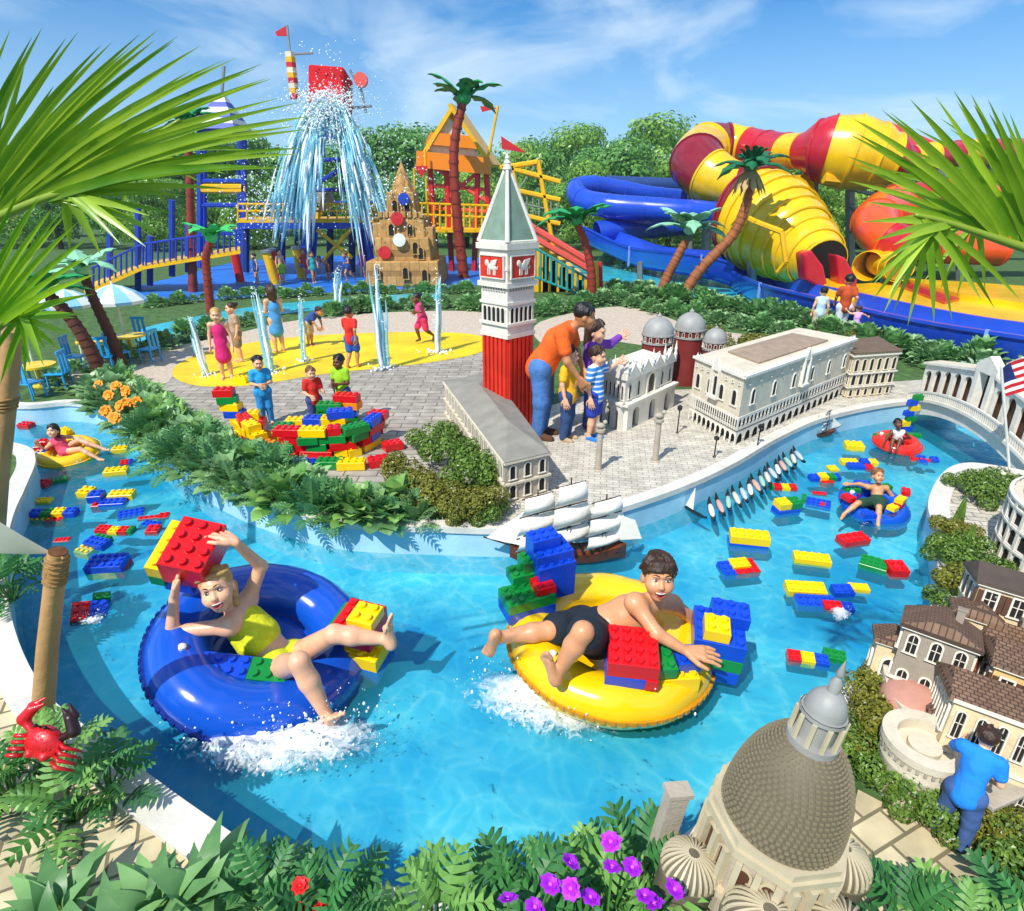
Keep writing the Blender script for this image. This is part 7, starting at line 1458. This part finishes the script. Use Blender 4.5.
for i, (x, y, rz, lb) in enumerate(((122, 366, 150, 'sky blue chair in front of the right yellow table'), (152, 362, -100, 'sky blue chair right of the right yellow table'), (80, 370, 100, 'sky blue chair left of the middle yellow table'), (108, 370, 200, 'sky blue chair between the right and middle tables'), (62, 388, -80, 'sky blue chair right of the left yellow table'), (34, 398, 170, 'sky blue chair in front of the left yellow table'), (20, 386, 80, 'sky blue chair left of the left yellow table'), (140, 348, 0, 'sky blue chair behind the right yellow table'))):
    q = ch if i == 0 else copy_tree(ch); q.location = G(x, y); q.rotation_euler = (0, 0, R(rz)); q.scale = (1.0,)*3; q['label'] = lb; q['group'] = 'sky blue cafe chairs'
# ------------------------------------------------------------------ water slides
SR = mat('red fibreglass', 'c01a2c', .26, .14, 1.5, coat=.25, dirt=.15); SY = mat('yellow fibreglass', 'f6c40c', .26, .12, 1.5, coat=.25, dirt=.18); SB = mat('blue fibreglass', '1a4ac4', .26, .14, 1.2, coat=.25, dirt=.18); SO = mat('orange fibreglass', 'f0561c', .25, .1, 1.5, coat=.3); SN = mat('dark blue fibreglass', '26427e', .3, .1, 1.5); SMAR = mat('maroon fibreglass', '8a1626', .25, .1, 1.5, coat=.3)
def slide_tube(t, pts, cols, nsub=4, segs=1, flange=True):
    """pts (px,py,Y,rpx); section colours repeat"""
    P = []; 
    for x, y, Y, r in pts: q = at(x, y, Y); P.append((q, r/ppm(q)))
    C = crom([q for q, r in P], nsub); rr_ = []
    for i in range(len(P)-1): rr_ += [P[i][1]+(P[i+1][1]-P[i][1])*(.5-.5*math.cos(PI*j/nsub)) for j in range(nsub)]
    rr_.append(P[-1][1]); step = max(1, nsub//segs)
    n = 28; rings = []; nrm = None; m_ = len(C)
    for i, p in enumerate(C):
        tg = (C[min(i+1, m_-1)]-C[max(i-1, 0)]).normalized()
        nrm = tg.cross(V((0, 0, 1))) if nrm is None else nrm-tg*nrm.dot(tg); nrm.normalize(); b = tg.cross(nrm)
        rings.append([(nrm*math.cos(2*PI*k/n)+b*math.sin(2*PI*k/n), tg) for k in range(n)])
    for k, i0 in enumerate(range(0, m_-1, step)):
        i1 = min(m_-1, i0+step); mb = MB(); mb.M = Matrix.Translation(-t.location); vs = []
        def rg(i, f, sh=0): return [C[i]+u*(rr_[i]*f)+tg*sh for u, tg in rings[i]]
        L_ = [rg(i, 1) for i in range(i0, i1+1)]
        if flange: L_ += [rg(i1, 1, -.045), rg(i1, 1.045, -.04), rg(i1, 1.045, .04), rg(i1, 1, .045)]; L_[i1-i0], L_[i1-i0+1] = L_[i1-i0+1], L_[i1-i0]; L_.pop(i1-i0+1)
        for l in L_: vs += l
        mb.add(vs, [(a*n+c, a*n+(c+1) % n, (a+1)*n+(c+1) % n, (a+1)*n+c) for a in range(len(L_)-1) for c in range(n)])
        mb.build('tube_section', cols[k % len(cols)] if len(cols) < 6 else cols[k], t, smooth=50)
def posts(t, l, Y, r=.16):
    for x, y0, y1 in l: part_bars('support_post', STEEL, t, [((x, y0, Y), (x, y1, Y))], Y, r)
p = G(760, 282); t = thing('striped_tube_slide', 'huge red and yellow striped tube slide looping high behind the funnel', 'water slide', p)
A1 = [(806, 188, 25.5, 14), (790, 192, 26, 15), (772, 191, 26, 18), (752, 189, 26.5, 20), (732, 185, 26.5, 22), (710, 176, 27, 25), (697, 162, 28, 26), (706, 150, 29.5, 24), (726, 147, 30, 21), (746, 149, 29.5, 19), (766, 151, 28.5, 18), (786, 152, 27, 17), (801, 151, 26, 16), (818, 150, 25.5, 27), (828, 150, 25.3, 31), (850, 153, 25, 34), (874, 157, 24.8, 31), (892, 160, 24.6, 24), (908, 161, 24.6, 14), (930, 157, 25, 13), (955, 154, 25.5, 12), (985, 152, 26, 12), (1030, 152, 27, 12), (1070, 154, 27, 12)]
slide_tube(t, A1, [SY, SMAR, SY, SMAR, SY, SMAR, SY, SMAR, SY, SR, SR, SY, SR, SR, SY, SY, SY, SR, SY, SR, SY, SR, SY], 4, 1)
posts(t, [(724, 165, 272), (814, 168, 250), (706, 190, 265), (768, 170, 262), (850, 185, 270), (880, 180, 275), (938, 165, 280), (990, 162, 285)], 27, .2)
part_bars('truss', STEEL, t, [((690, 175), (724, 205)), ((724, 205), (706, 240)), ((700, 200), (724, 180)), ((814, 172), (835, 182)), ((838, 180), (884, 186)), ((815, 180), (880, 196)), ((850, 205), (880, 230)), ((880, 205), (850, 232))], 26.8, .08)
part_bars('yellow_beam', YELP, t, [((824, 178), (905, 186))], 24.5, .2)
p = G(930, 290); t = thing('slide_tower', 'red roofed slide tower behind the right palm leaf', 'tower', (p.x, 29, LZ)); mb = MB(); mb.M = Matrix.Translation(-t.location); A_, b1, b2 = at(912, 118, 29), at(884, 148, 28), at(950, 148, 28); dv = V((0, 3, 0)); mb.add([A_+dv*.5, b1, b2, b2+dv, b1+dv], [(0, 1, 2), (0, 2, 3), (0, 3, 4), (0, 4, 1)]); mb.build('roof', REDP, t)
for x in (890, 944): part_bars('post', STEEL, t, [((x, 148), (x, 285))], 28.5, .12)
part_bars('platform', STEEL, t, [((886, 205), (948, 205)), ((886, 212), (948, 212)), ((886, 196), (948, 196))], 28.3, .1)
p = G(795, 312); Yf = p.y+3; t = thing('funnel_slide', 'big ribbed yellow funnel slide with a dark mouth and red flared sides', 'water slide', p); o = t.location
slide_tube(t, [(741, 214, Yf+2.2, 38), (752, 217, Yf+1.8, 45), (770, 225, Yf+1.1, 46), (788, 238, Yf+.3, 41), (806, 251, Yf-.5, 33), (823, 263, Yf-1.4, 23)], [SMAR, SMAR]+[SY]*10, 6, 2); 
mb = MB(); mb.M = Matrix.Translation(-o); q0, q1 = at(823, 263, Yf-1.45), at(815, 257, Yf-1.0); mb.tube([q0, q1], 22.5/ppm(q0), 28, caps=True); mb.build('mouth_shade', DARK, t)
part_bars('rib', YELP, t, [((756, 222, Yf-1.2), (782, 232, Yf-1.6)), ((782, 232, Yf-1.6), (786, 262, Yf-1.7)), ((786, 262, Yf-1.7), (778, 272, Yf-1.5)), ((748, 218, Yf-1), (756, 222, Yf-1.2))], Yf, .07)
for s_, l in ((-1, [(803, 254), (812, 250), (824, 266), (828, 284), (822, 290), (806, 280)]), (1, [(836, 254), (846, 258), (858, 278), (857, 294), (840, 292), (838, 270)])):
    mb = MB(); mb.M = Matrix.Translation(-o); mb.slab([at(x, y, Yf-2.4) for x, y in l], (0, 1, 0), .5); mb.build('flared_side', SR, t, bevel=.06)
mb = MB(); mb.M = Matrix.Translation(-o); a = [at(822, 278, Yf-1.6), at(842, 278, Yf-1.6), at(856, 298, Yf-4), at(826, 298, Yf-4)]; mb.slab(a, (0, 0, -1), .5); mb.build('chute', SY, t, bevel=.05)
posts(t, [(752, 258, 292), (790, 268, 302)], Yf+.5, .15)
p = G(925, 300); Yo = p.y+5; t = thing('orange_tube_slide', 'orange red tube slide curling behind the right palm leaf', 'water slide', p); slide_tube(t, [(1060, 205, Yo, 22), (1000, 210, Yo, 23), (940, 208, Yo, 25), (895, 212, Yo, 25), (876, 222, Yo-1.5, 22), (888, 240, Yo-3, 18), (930, 246, Yo-3, 16), (1000, 250, Yo-3, 15)], [SO, SO, SR], 5, 1); posts(t, [(900, 235, 290), (960, 235, 290)], Yo-.5, .14)
p = G(895, 302); Yy = p.y+2.5; t = thing('small_yellow_tube_slide', 'small yellow tube slide ending in an open round mouth', 'water slide', p); slide_tube(t, [(990, 240, Yy+3, 12), (940, 248, Yy+2, 12), (905, 256, Yy+.8, 13), (880, 262, Yy, 14), (868, 266, Yy-.6, 14)], [SY], 5, 1)
slide_tube(t, [(880, 262, Yy, 13), (892, 266, Yy-1, 13), (899, 268, Yy-1.8, 13)], [SY], 4, 1); mb = MB(); mb.M = Matrix.Translation(-t.location); q0 = at(898.5, 268, Yy-1.75); q1 = at(894, 267, Yy-1.2); mb.tube([q0, q1], 12/ppm(q0), 24); mb.build('mouth_shade', mat('shaded yellow inside', 'a87808', .6), t); posts(t, [(930, 258, 292), (880, 274, 296)], Yy+.6, .1)  # darker yellow plug paints the shade inside the tube mouth
t = thing('run_out_lanes', 'flat yellow and red slide run-out lanes behind the long blue flume', 'water slide', G(900, 322))
for k, (l, m, nm) in enumerate((([(852, 284), (890, 282), (1060, 312), (1060, 326), (960, 318), (862, 300)], SY, 'lane'), ([(884, 279), (900, 278), (960, 298), (945, 302)], SR, 'divider'), ([(905, 278), (1060, 288), (1060, 308), (960, 294)], SY, 'lane'))):
    mb = MB(); mb.M = Matrix.Translation(-t.location); z = LZ+.35+.06*k; P_ = [G(x, y, z) for x, y in l]; mb.slab(P_, (0, 0, -1), .3); mb.build(nm, m, t)
# long blue flume
fp = [(592, 236, 27), (615, 246, 26), (645, 258, 24), (680, 263, 21.5), (715, 268, 20)]+[(x, y, G(x, y, .42).y) for x, y in ((750, 284), (785, 300), (830, 312), (885, 327), (945, 341), (1000, 351), (1060, 361), (1120, 371))]
p = G(800, 330); t = thing('blue_flume', 'long open blue water flume sweeping down to the right edge', 'water slide', p); C = crom([at(*q) for q in fp], 5); C = [c for c in C]
nC = len(C); secs = [(i, min(nC-1, i+10)) for i in range(0, nC-1, 10)]
for i0, i1 in secs:
    vs = []; fs = []; mb = MB(); mb.M = Matrix.Translation(-t.location)
    for i in range(i0, i1+1):
        d = (C[min(i+1, nC-1)]-C[max(i-1, 0)]); d.z = 0; d.normalize(); n = V((-d.y, d.x, 0)); w_, hh, th = .62, .62, .05
        prof = [(-w_-.09, hh), (-w_-.09, hh-.06), (-w_-th, hh-.07), (-w_*.9-th, .1), (-w_*.5, -.12), (w_*.5, -.12), (w_*.9+th, .1), (w_+th, hh-.07), (w_+.09, hh-.06), (w_+.09, hh), (w_, hh), (w_*.88, .16), (w_*.45, -.02), (-w_*.45, -.02), (-w_*.88, .16), (-w_, hh)]
        vs += [C[i]+n*a+V((0, 0, z-.2)) for a, z in prof]
    K = len(prof)
    for i in range(i1-i0): fs += [(i*K+k, (i+1)*K+k, (i+1)*K+(k+1) % K, i*K+(k+1) % K) for k in range(K)]
    mb.add(vs, fs); mb.build('flume_section', SB, t, smooth=50)
    mb = MB(); mb.M = Matrix.Translation(-t.location); q = C[i1]; d = (C[i1]-C[i1-1]).normalized(); d.z = 0; n = V((-d.y, d.x, 0)); q = q-n*.70; mb.box(q+V((0, 0, .08)), (.05, .06, .72), math.atan2(d.y, d.x)); mb.build('joint', mat('pale blue joint', '7fa4e8', .3), t)
posts(t, [(640, 262, 290), (700, 268, 290), (760, 290, 304)], 20.5, .1)
t = thing('blue_tube_slide', 'blue enclosed tube slide doubling back left of the striped slide', 'water slide', G(640, 268))
slide_tube(t, [(760, 200, 32, 9), (710, 200, 31, 9), (660, 197, 30.5, 9), (622, 191, 30, 9.5), (594, 186, 29.5, 9.5), (577, 189, 29, 10), (582, 200, 28, 11), (608, 206, 27, 11.5), (645, 209, 26.5, 11.5), (690, 212, 26, 11.5), (740, 216, 26, 11)], [SB], 5, 1); slide_tube(t, [(690, 226, 28, 9), (650, 228, 27.6, 10), (618, 229, 27.2, 11), (598, 233, 27, 11)], [SB], 5, 1)
slide_tube(t, [(605, 183, 33, 7), (650, 185, 33, 7), (700, 186, 33, 7), (740, 186, 33, 7)], [SN], 4, 1); posts(t, [(624, 195, 272), (655, 215, 275), (690, 190, 268)], 28, .12); part_bars('truss', STEEL, t, [((676, 205), (724, 205)), ((676, 215), (724, 215)), ((676, 205), (700, 215)), ((700, 215), (724, 205))], 29, .08)
part_bars('blue_gantry', BLUP, t, [((672, 206, 30), (735, 206, 30)), ((672, 214, 30), (735, 214, 30))], 30, .15)
# ------------------------------------------------------------------ foreground
def fleaf(px, py, spread, n, L, kind, m, seed, label, group=None, z=LZ, name='leafy_plant', H=.3, wf=.8, el0=15):
    """a plant rooted at the pixel: n big leaves on stalks, spread/L in metres"""
    p = G(px, py, z); t = thing(name, label, 'plant', p, 0, group); rnd.seed(seed); mb = MB(); ms = MB()
    for i in range(n):
        s = (i+.5)/n; a = i*2.4+rnd.uniform(-.35, .35); r = spread*(.2+.8*s)*rnd.uniform(.75, 1.05); hz_ = H*(1.05-.6*s)*rnd.uniform(.8, 1.15); b = V((math.cos(a)*r, math.sin(a)*r, hz_)); el = R(el0+45*(1-s))+rnd.uniform(-.2, .2); d = V((math.cos(a)*math.cos(el), math.sin(a)*math.cos(el), math.sin(el)))
        ms.tube([(b.x*.15, b.y*.15, 0), (b.x*.6, b.y*.6, hz_*.75), b], [.008, .006, .004], 5); l_ = L*rnd.uniform(.75, 1.15)
        leaf(mb, b, d, V((0, 0, 1)), l_, l_*wf, kind, (rnd.uniform(.9, 1.7) if kind == 'blade' else rnd.uniform(.5, 1.0)), .15, 6 if kind == 'lobed' else 12 if kind == 'blade' else 5)
    mb.build('leaves', m, t, smooth=(kind == 'blade')); ms.build('stalks', leafmat('stalk', '2a5a20', '5a8a3a', .05), t); return t
PH = leafmat('philodendron leaf', '14482a', '5aa452', .22, .5); PH2 = leafmat('bright philodendron leaf', '347a30', 'a4d470', .28, .5)
for i, (x, y, s, n, L, m, lb) in enumerate(((52, 775, .18, 16, .17, PH2, 'split leaf plant around the red crab'), (112, 800, .14, 14, .17, PH, 'split leaf plant right of the crab at the bank edge'), (14, 800, .15, 14, .18, PH, 'split leaf plant below the crab at the left edge'), (75, 820, .13, 11, .17, PH2, 'bright split leaf plant in front of the crab on the pavers'), (12, 600, .22, 20, .2, PH, 'split leaf plant on the left bank behind the rope post'),
        (325, 935, .15, 14, .17, PH, 'dark split leaf plant with red flowers at the bottom'), (268, 915, .13, 12, .15, PH, 'dark split leaf plant left of the red flowers'), (350, 965, .12, 10, .16, PH, 'dark split leaf plant at the bottom edge right of the red flowers'),
        (440, 945, .17, 15, .2, PH2, 'large bright split leaf plant left of the purple flowers'), (520, 935, .17, 15, .2, PH, 'large dark split leaf plant behind the purple flowers'), (585, 920, .16, 15, .2, PH2, 'large split leaf plant in the middle of the bottom bed'), (638, 895, .15, 15, .2, PH, 'tallest split leaf plant right of the purple flowers'), (560, 975, .17, 14, .19, PH, 'front split leaf plant among the purple flowers'), (655, 950, .15, 13, .19, PH2, 'split leaf plant touching the domed church'), (480, 985, .17, 14, .19, PH, 'split leaf plant cut by the bottom edge'),
        (895, 945, .14, 14, .18, PH, 'split leaf plant on the pavers right of the domed church'), (955, 965, .15, 14, .18, PH2, 'bright split leaf plant at the bottom right'), (1020, 955, .15, 14, .18, PH, 'dark split leaf plant in the bottom right corner'))):
    fleaf(x, y, s, n, L, 'lobed', m, 140+i, lb, H=.17, wf=.95)
for i, (x, y, s, n, L, lb) in enumerate(((205, 915, .12, 22, .27, 'broad bladed plant standing highest at the bottom left'), (160, 930, .12, 22, .26, 'broad bladed plant left of the tallest one'), (250, 930, .12, 20, .26, 'broad bladed plant beside the red flowered plant'), (60, 930, .12, 22, .22, 'broad bladed plant in the bottom left corner'), (120, 960, .13, 20, .24, 'broad bladed plant cut by the bottom edge'))):
    fleaf(x, y, s, n+2, L*.95, 'blade', LM6, 200+i, lb, H=.06, wf=.37, el0=40)
def flower(p, r, m, cm, label, group, h, name='flower', rot=None):
    t = thing(name, label, 'flower', p, rnd.uniform(0, 6), group, rot=rot or (R(-25)+rnd.uniform(-.3, .3), rnd.uniform(-.3, .3), rnd.uniform(0, 6)))
    mb = MB(); 
    for k in range(15):
        a = 2*PI*k/8; ly = .25 if k < 8 else .8; rr_ = r*(1 if k < 8 else .72); d = V((math.cos(a+.3*(k > 7)), math.sin(a+.3*(k > 7)), ly)); leaf(mb, d*r*.1, d, V((0, 0, 1)), rr_*rnd.uniform(.9, 1.1), rr_*.85, 'broad', rnd.uniform(.3, .7), rnd.uniform(-.1, .25), 5)
    mb.build('petals', m, t); mb = MB(); mb.ball((0, 0, r*.15), r*.2, 8, 6); mb.build('centre', cm, t, smooth=True); mb = MB(); mb.tube([(0, 0, 0), (0, 0, -h)], .005, 5); mb.build('stem', MATS['stalk'], t); return t
PUR = mat('purple petals', 'b01fe0', .6, .15, 30); REDF = mat('red petals', 'e0201c', .6, .12, 30); ORF = mat('orange petals', 'ff9a1c', .6, .12, 30); MAG = mat('magenta centre', 'f060f0', .6); YC = mat('yellow centre', 'f0d040', .6)
rnd.seed(77)
for (x, y) in ((570, 863), (611, 842), (612, 868), (632, 868), (550, 885), (571, 888), (508, 900), (590, 898), (645, 897), (674, 890), (655, 905), (535, 908)):
    d = ray(x, y).normalized(); p = at(x, y, 1.36 if y < 875 else 1.28); flower(p, .037, PUR, MAG, 'purple flower standing above the split leaves at the bottom', 'purple flowers of the bottom bed', .3)
for (x, y, lb) in ((300, 886, 'red flower highest among the dark leaves at the bottom'), (300, 908, 'red flower at the bottom edge below the highest red one'), (322, 907, 'red flower at the bottom edge right of the other two')):
    flower(at(x, y, 1.38), .034, REDF, REDF, lb, 'red flowers at the bottom', .12)
for (x, y) in ((99, 375), (116, 376), (126, 381), (109, 385), (126, 393), (137, 392), (120, 396), (106, 401), (115, 408)):
    q = G(x, y+10, LZ+.32); flower(q, .075, ORF, YC, 'orange hibiscus flower on the hedge below the palms', 'orange flowers on the hedge', .12, rot=(R(55)+rnd.uniform(-.3, .3), rnd.uniform(-.3, .3), rnd.uniform(-.4, .4)))
# white lilies by the right edge
fleaf(975, 375, .25, 16, .22, 'broad', leafmat('pale lily leaf', '8ab090', 'dceadc', .2), 301, 'pale white green plant beside the flag', H=.15, name='pale_plant')
# palm fronds close to the camera
def frond(label, rach, tips, bases, wpx, Y0, m, dY=(-.08, .10), droop=.02):
    p = at(*rach[0], Y0); t = thing('palm_frond', label, 'palm leaf', p); R_ = crom([at(x, y, Y0) for x, y in rach], 6); mb = MB(); mb.M = Matrix.Translation(-p); mb.tube(R_, [.016*(1-.75*i/len(R_)) for i in range(len(R_))], 8); mb.build('rachis', leafmat('rachis', '6a8a20', 'a0b040', .05), t, smooth=True)
    mb = MB(); mb.M = Matrix.Translation(-p); tips = [q for a_, b_ in zip(tips, tips[1:]+tips[-1:]) for q in (a_, ((a_[0]+b_[0])/2-6*(1 if b_[0] > 300 else -1), (a_[1]+b_[1])/2+8))][:-1]; wpx *= .56; n = len(tips); rnd.seed(int(abs(rach[0][0]))+n)
    for i, (tx, ty) in enumerate(tips):
        s = bases[0]+(bases[1]-bases[0])*i/(n-1); b = R_[min(len(R_)-1, max(0, int(abs(s)*(len(R_)-1))))]; yt = Y0+dY[0]+(dY[1]-dY[0])*rnd.random(); e = at(tx, ty, yt); d = e-b; L_ = d.length; toc = (V((0, 0, CAMH))-b).normalized(); side = d.cross(toc).normalized(); K = 9; vs = []; w = wpx/380*.5*rnd.uniform(.85, 1.1); up = toc
        for k in range(K+1):
            u = k/K; ww = w*min(1, (u*5+.35))*max(.02, (1-u**2.6)); c = b+d*u+V((0, 0, droop*L_*math.sin(PI*u)))*2; vs += [c-side*ww+up*ww*.35, c, c+side*ww+up*ww*.35]
        mb.add(vs, [f for k in range(K) for f in ((3*k, 3*k+1, 3*k+4, 3*k+3), (3*k+1, 3*k+2, 3*k+5, 3*k+4))])
    mb.build('leaflets', m, t, smooth=True); return t
frond('large yellow green palm frond sweeping in from the left edge', [(-90, 300), (-30, 235), (40, 200), (120, 180), (200, 172)], [(-30, 28), (10, 30), (42, 28), (78, 32), (112, 42), (140, 34), (158, 30), (178, 36), (200, 46), (236, 58), (262, 64), (268, 78), (302, 102), (312, 116), (296, 126), (300, 154), (262, 166), (188, 196), (150, 216), (160, 234), (120, 244), (70, 250)], (.12, .62), 15, 1.62, LM8)
frond('second palm frond crossing the sky at the upper left', [(-80, 260), (-20, 215), (60, 178), (130, 150), (180, 120)], [(-60, 60), (-15, 95), (26, 60), (70, 95), (118, 80), (150, 78), (192, 70), (220, 92), (248, 108), (255, 135), (240, 150), (200, 182), (120, 215)], (.2, .8), 12, 1.8, LM8)
frond('small bright palm frond at the left edge above the wooden pole', [(-60, 372), (-20, 340), (20, 310), (60, 285)], [(-20, 200), (5, 186), (22, 184), (40, 196), (52, 208), (66, 206), (78, 222), (88, 238), (86, 256), (92, 276), (84, 296), (76, 318), (62, 334), (46, 350), (30, 366), (8, 374), (-20, 380)], (.1, .8), 10, 1.35, leafmat('bright frond leaf', '5aa81c', 'c8e83a', .35, .3))
frond('large palm frond sweeping in from the right edge', [(1120, 300), (1060, 262), (1000, 240), (945, 222), (915, 215)], [(1060, 120), (1030, 100), (1002, 111), (988, 99), (971, 94), (954, 91), (935, 96), (910, 99), (882, 110), (852, 118), (856, 133), (850, 163), (860, 183), (884, 205), (862, 222), (893, 245), (879, 265), (872, 285), (886, 298), (893, 313), (934, 323), (982, 302), (1020, 300)], (.25, .95), 13, 1.62, LM8)
frond('second palm frond behind the large one at the right edge', [(1130, 260), (1070, 235), (1010, 215), (960, 195)], [(1050, 80), (1030, 125), (1000, 130), (970, 122), (940, 118), (915, 128), (895, 150), (880, 172), (905, 190), (900, 230), (915, 262), (940, 290), (985, 290)], (.2, .9), 12, 1.85, LM8)
# wooden poles, sail, crab
p = G(-12, 572); t = thing('wooden_pole', 'thick pale wooden pole with a rope binding at the left edge', 'pole', p); k = 1/ppm(at(6, 450, p.y)); e = at(10, 372, p.y)-p; e2 = at(12, 330, p.y)-p; mb = MB(); mb.tube([(0, 0, -.05), e*.5, e, e2], [10.5*k, 9*k, 8*k, 7.5*k], 18); mb.build('shaft', WOOD, t, smooth=40); mb = MB()
for j in range(4): q = e*(.84+.014*j); mb.tube([q+V((8.7*k*math.cos(a), 8.7*k*math.sin(a), .004*math.sin(a*2+j))) for a in [2*PI*i/16 for i in range(17)]], 1.5*k, 6)
mb.build('rope_binding', ROPE, t, smooth=True)
p = G(38, 735); t = thing('rope_post', 'leaning wooden post with coiled rope below its cut top', 'post', p); e = at(58, 552, p.y)-p; k = 1/ppm(at(50, 640, p.y)); mb = MB(); mb.tube([(0, 0, -.05), e*.5, e], [11*k, 9.5*k, 8.2*k], 20); mb.build('shaft', WOOD, t, smooth=40); mb = MB(); dn = e.normalized()
for j in range(6):
    q = e*(.86+.022*j); sx = dn.cross(V((0, 1, 0))).normalized(); sy = dn.cross(sx); mb.tube([q+sx*(8.8*k*math.cos(a))+sy*(8.8*k*math.sin(a))+dn*.004*math.sin(a+j) for a in [2*PI*i/20 for i in range(21)]], 1.5*k, 7)
mb.build('rope_coil', ROPE, t, smooth=True); mb = MB(); mb.tube([e, e+dn*.006], 7.6*k, 20); mb.build('cut_end', mat('dark cut wood', '6a4020', .8, .4, 18, .3, 60), t)
top = p+e; t = thing('shade_sail', 'white shade sail tip tied to the rope post', 'shade sail', top); q1, q2 = at(-60, 480, top.y-.2)-top, at(-60, 545, top.y+.3)-top; vs = []; K = 8
for i in range(K+1):
    u = i/K; a, b = V((-.03, 0, .0)).lerp(q1, u), V((-.03, 0, -.01)).lerp(q2, u); sag = V((0, 0, -.05*math.sin(PI*u)))
    vs += [a+sag*.4, (a+b)/2+sag, b+sag*.4]
mb = MB(); mb.add(vs, [f for i in range(K) for f in ((3*i, 3*i+3, 3*i+4, 3*i+1), (3*i+1, 3*i+4, 3*i+5, 3*i+2))]); mb.build('cloth', mat('white sail cloth', 'ece6da', .85, .05), t, smooth=True)
mb = MB(); mb.tube([(-.03, 0, 0), (0, 0, 0), (.04, -.03, -.02)], .006, 6); mb.build('lashing', ROPE, t)
CR = mat('glossy crab red', 'd0121c', .3, .15, 20, .2, 60, coat=.3); p = at(44, 742, G(43, 770).y-.20); t = thing('crab_figure', 'red crab figure with dark claws perched on leaves at the foot of the post', 'crab', p, rot=(R(48), R(6), R(-10)), sc=.58); sdf_obj('shell', [('e', (0, 0, 0), (.15, .115, .06), None, .03), ('e', (0, .03, .03), (.11, .08, .05), None, .03), ('e', (-.06, -.09, .02), (.03, .03, .03), None, .02), ('e', (.06, -.09, .02), (.03, .03, .03), None, .02)], .006, CR, t)
for sx in (-1, 1):
    sdf_obj('claw', [('c', (sx*.12, .05, 0), (sx*.21, .12, .02), .028, .032, .02), ('c', (sx*.21, .12, .02), (sx*.16, .2, .04), .045, .04, .02), ('c', (sx*.16, .2, .04), (sx*.08, .25, .05), .036, .01, .01), ('c', (sx*.18, .22, .03), (sx*.10, .29, .03), .03, .008, .005)], .006, mat('dark claw', '2a1214', .35, .2) if sx > 0 else CR, t)
    for j in range(4): mb = MB(); y = .02-.045*j; mb.tube([(sx*.12, y, 0), (sx*.2, y-.01, .05), (sx*.25, y-.03, -.04), (sx*.26, y-.05, -.09)], [.017, .015, .011, .004], 7); mb.build('leg', CR, t, smooth=True)
    mb = MB(); mb.tube([(sx*.035, .1, .04), (sx*.04, .115, .09)], .007, 6); mb.ball((sx*.04, .115, .095), .015, 8, 6); mb.build('eye', BLACK, t, smooth=True)
mb = MB(); rnd.seed(4)
for i in range(40): a = rnd.uniform(0, 6.28); q = rnd.random()**.5; mb.ball((.12*q*math.cos(a), .09*q*math.sin(a)+.01, .058*math.sqrt(max(0, 1-q*q*.8))+.012), rnd.uniform(.006, .011), 6, 4)
o_ = mb.build('shell_bumps', CR, t, smooth=True); o_['kind'] = 'stuff'
# ------------------------------------------------------------------ the air
mb = MB(); mb.box((0, 26, 5.9), (170, 70, 13.8)); hz_m, nt_, N_, L_2, P_0 = newmat('haze air'); N_.remove(P_0)
vp = N_.new('ShaderNodeVolumePrincipled'); vp.inputs['Density'].default_value = .0010; vp.inputs['Color'].default_value = (.85, .93, 1, 1); vp.inputs['Anisotropy'].default_value = .3
L_2.new(vp.outputs[0], N_['Material Output'].inputs['Volume'])
o = mb.build('haze', hz_m); o['kind'] = 'stuff'
S.cycles.volume_bounces = 0
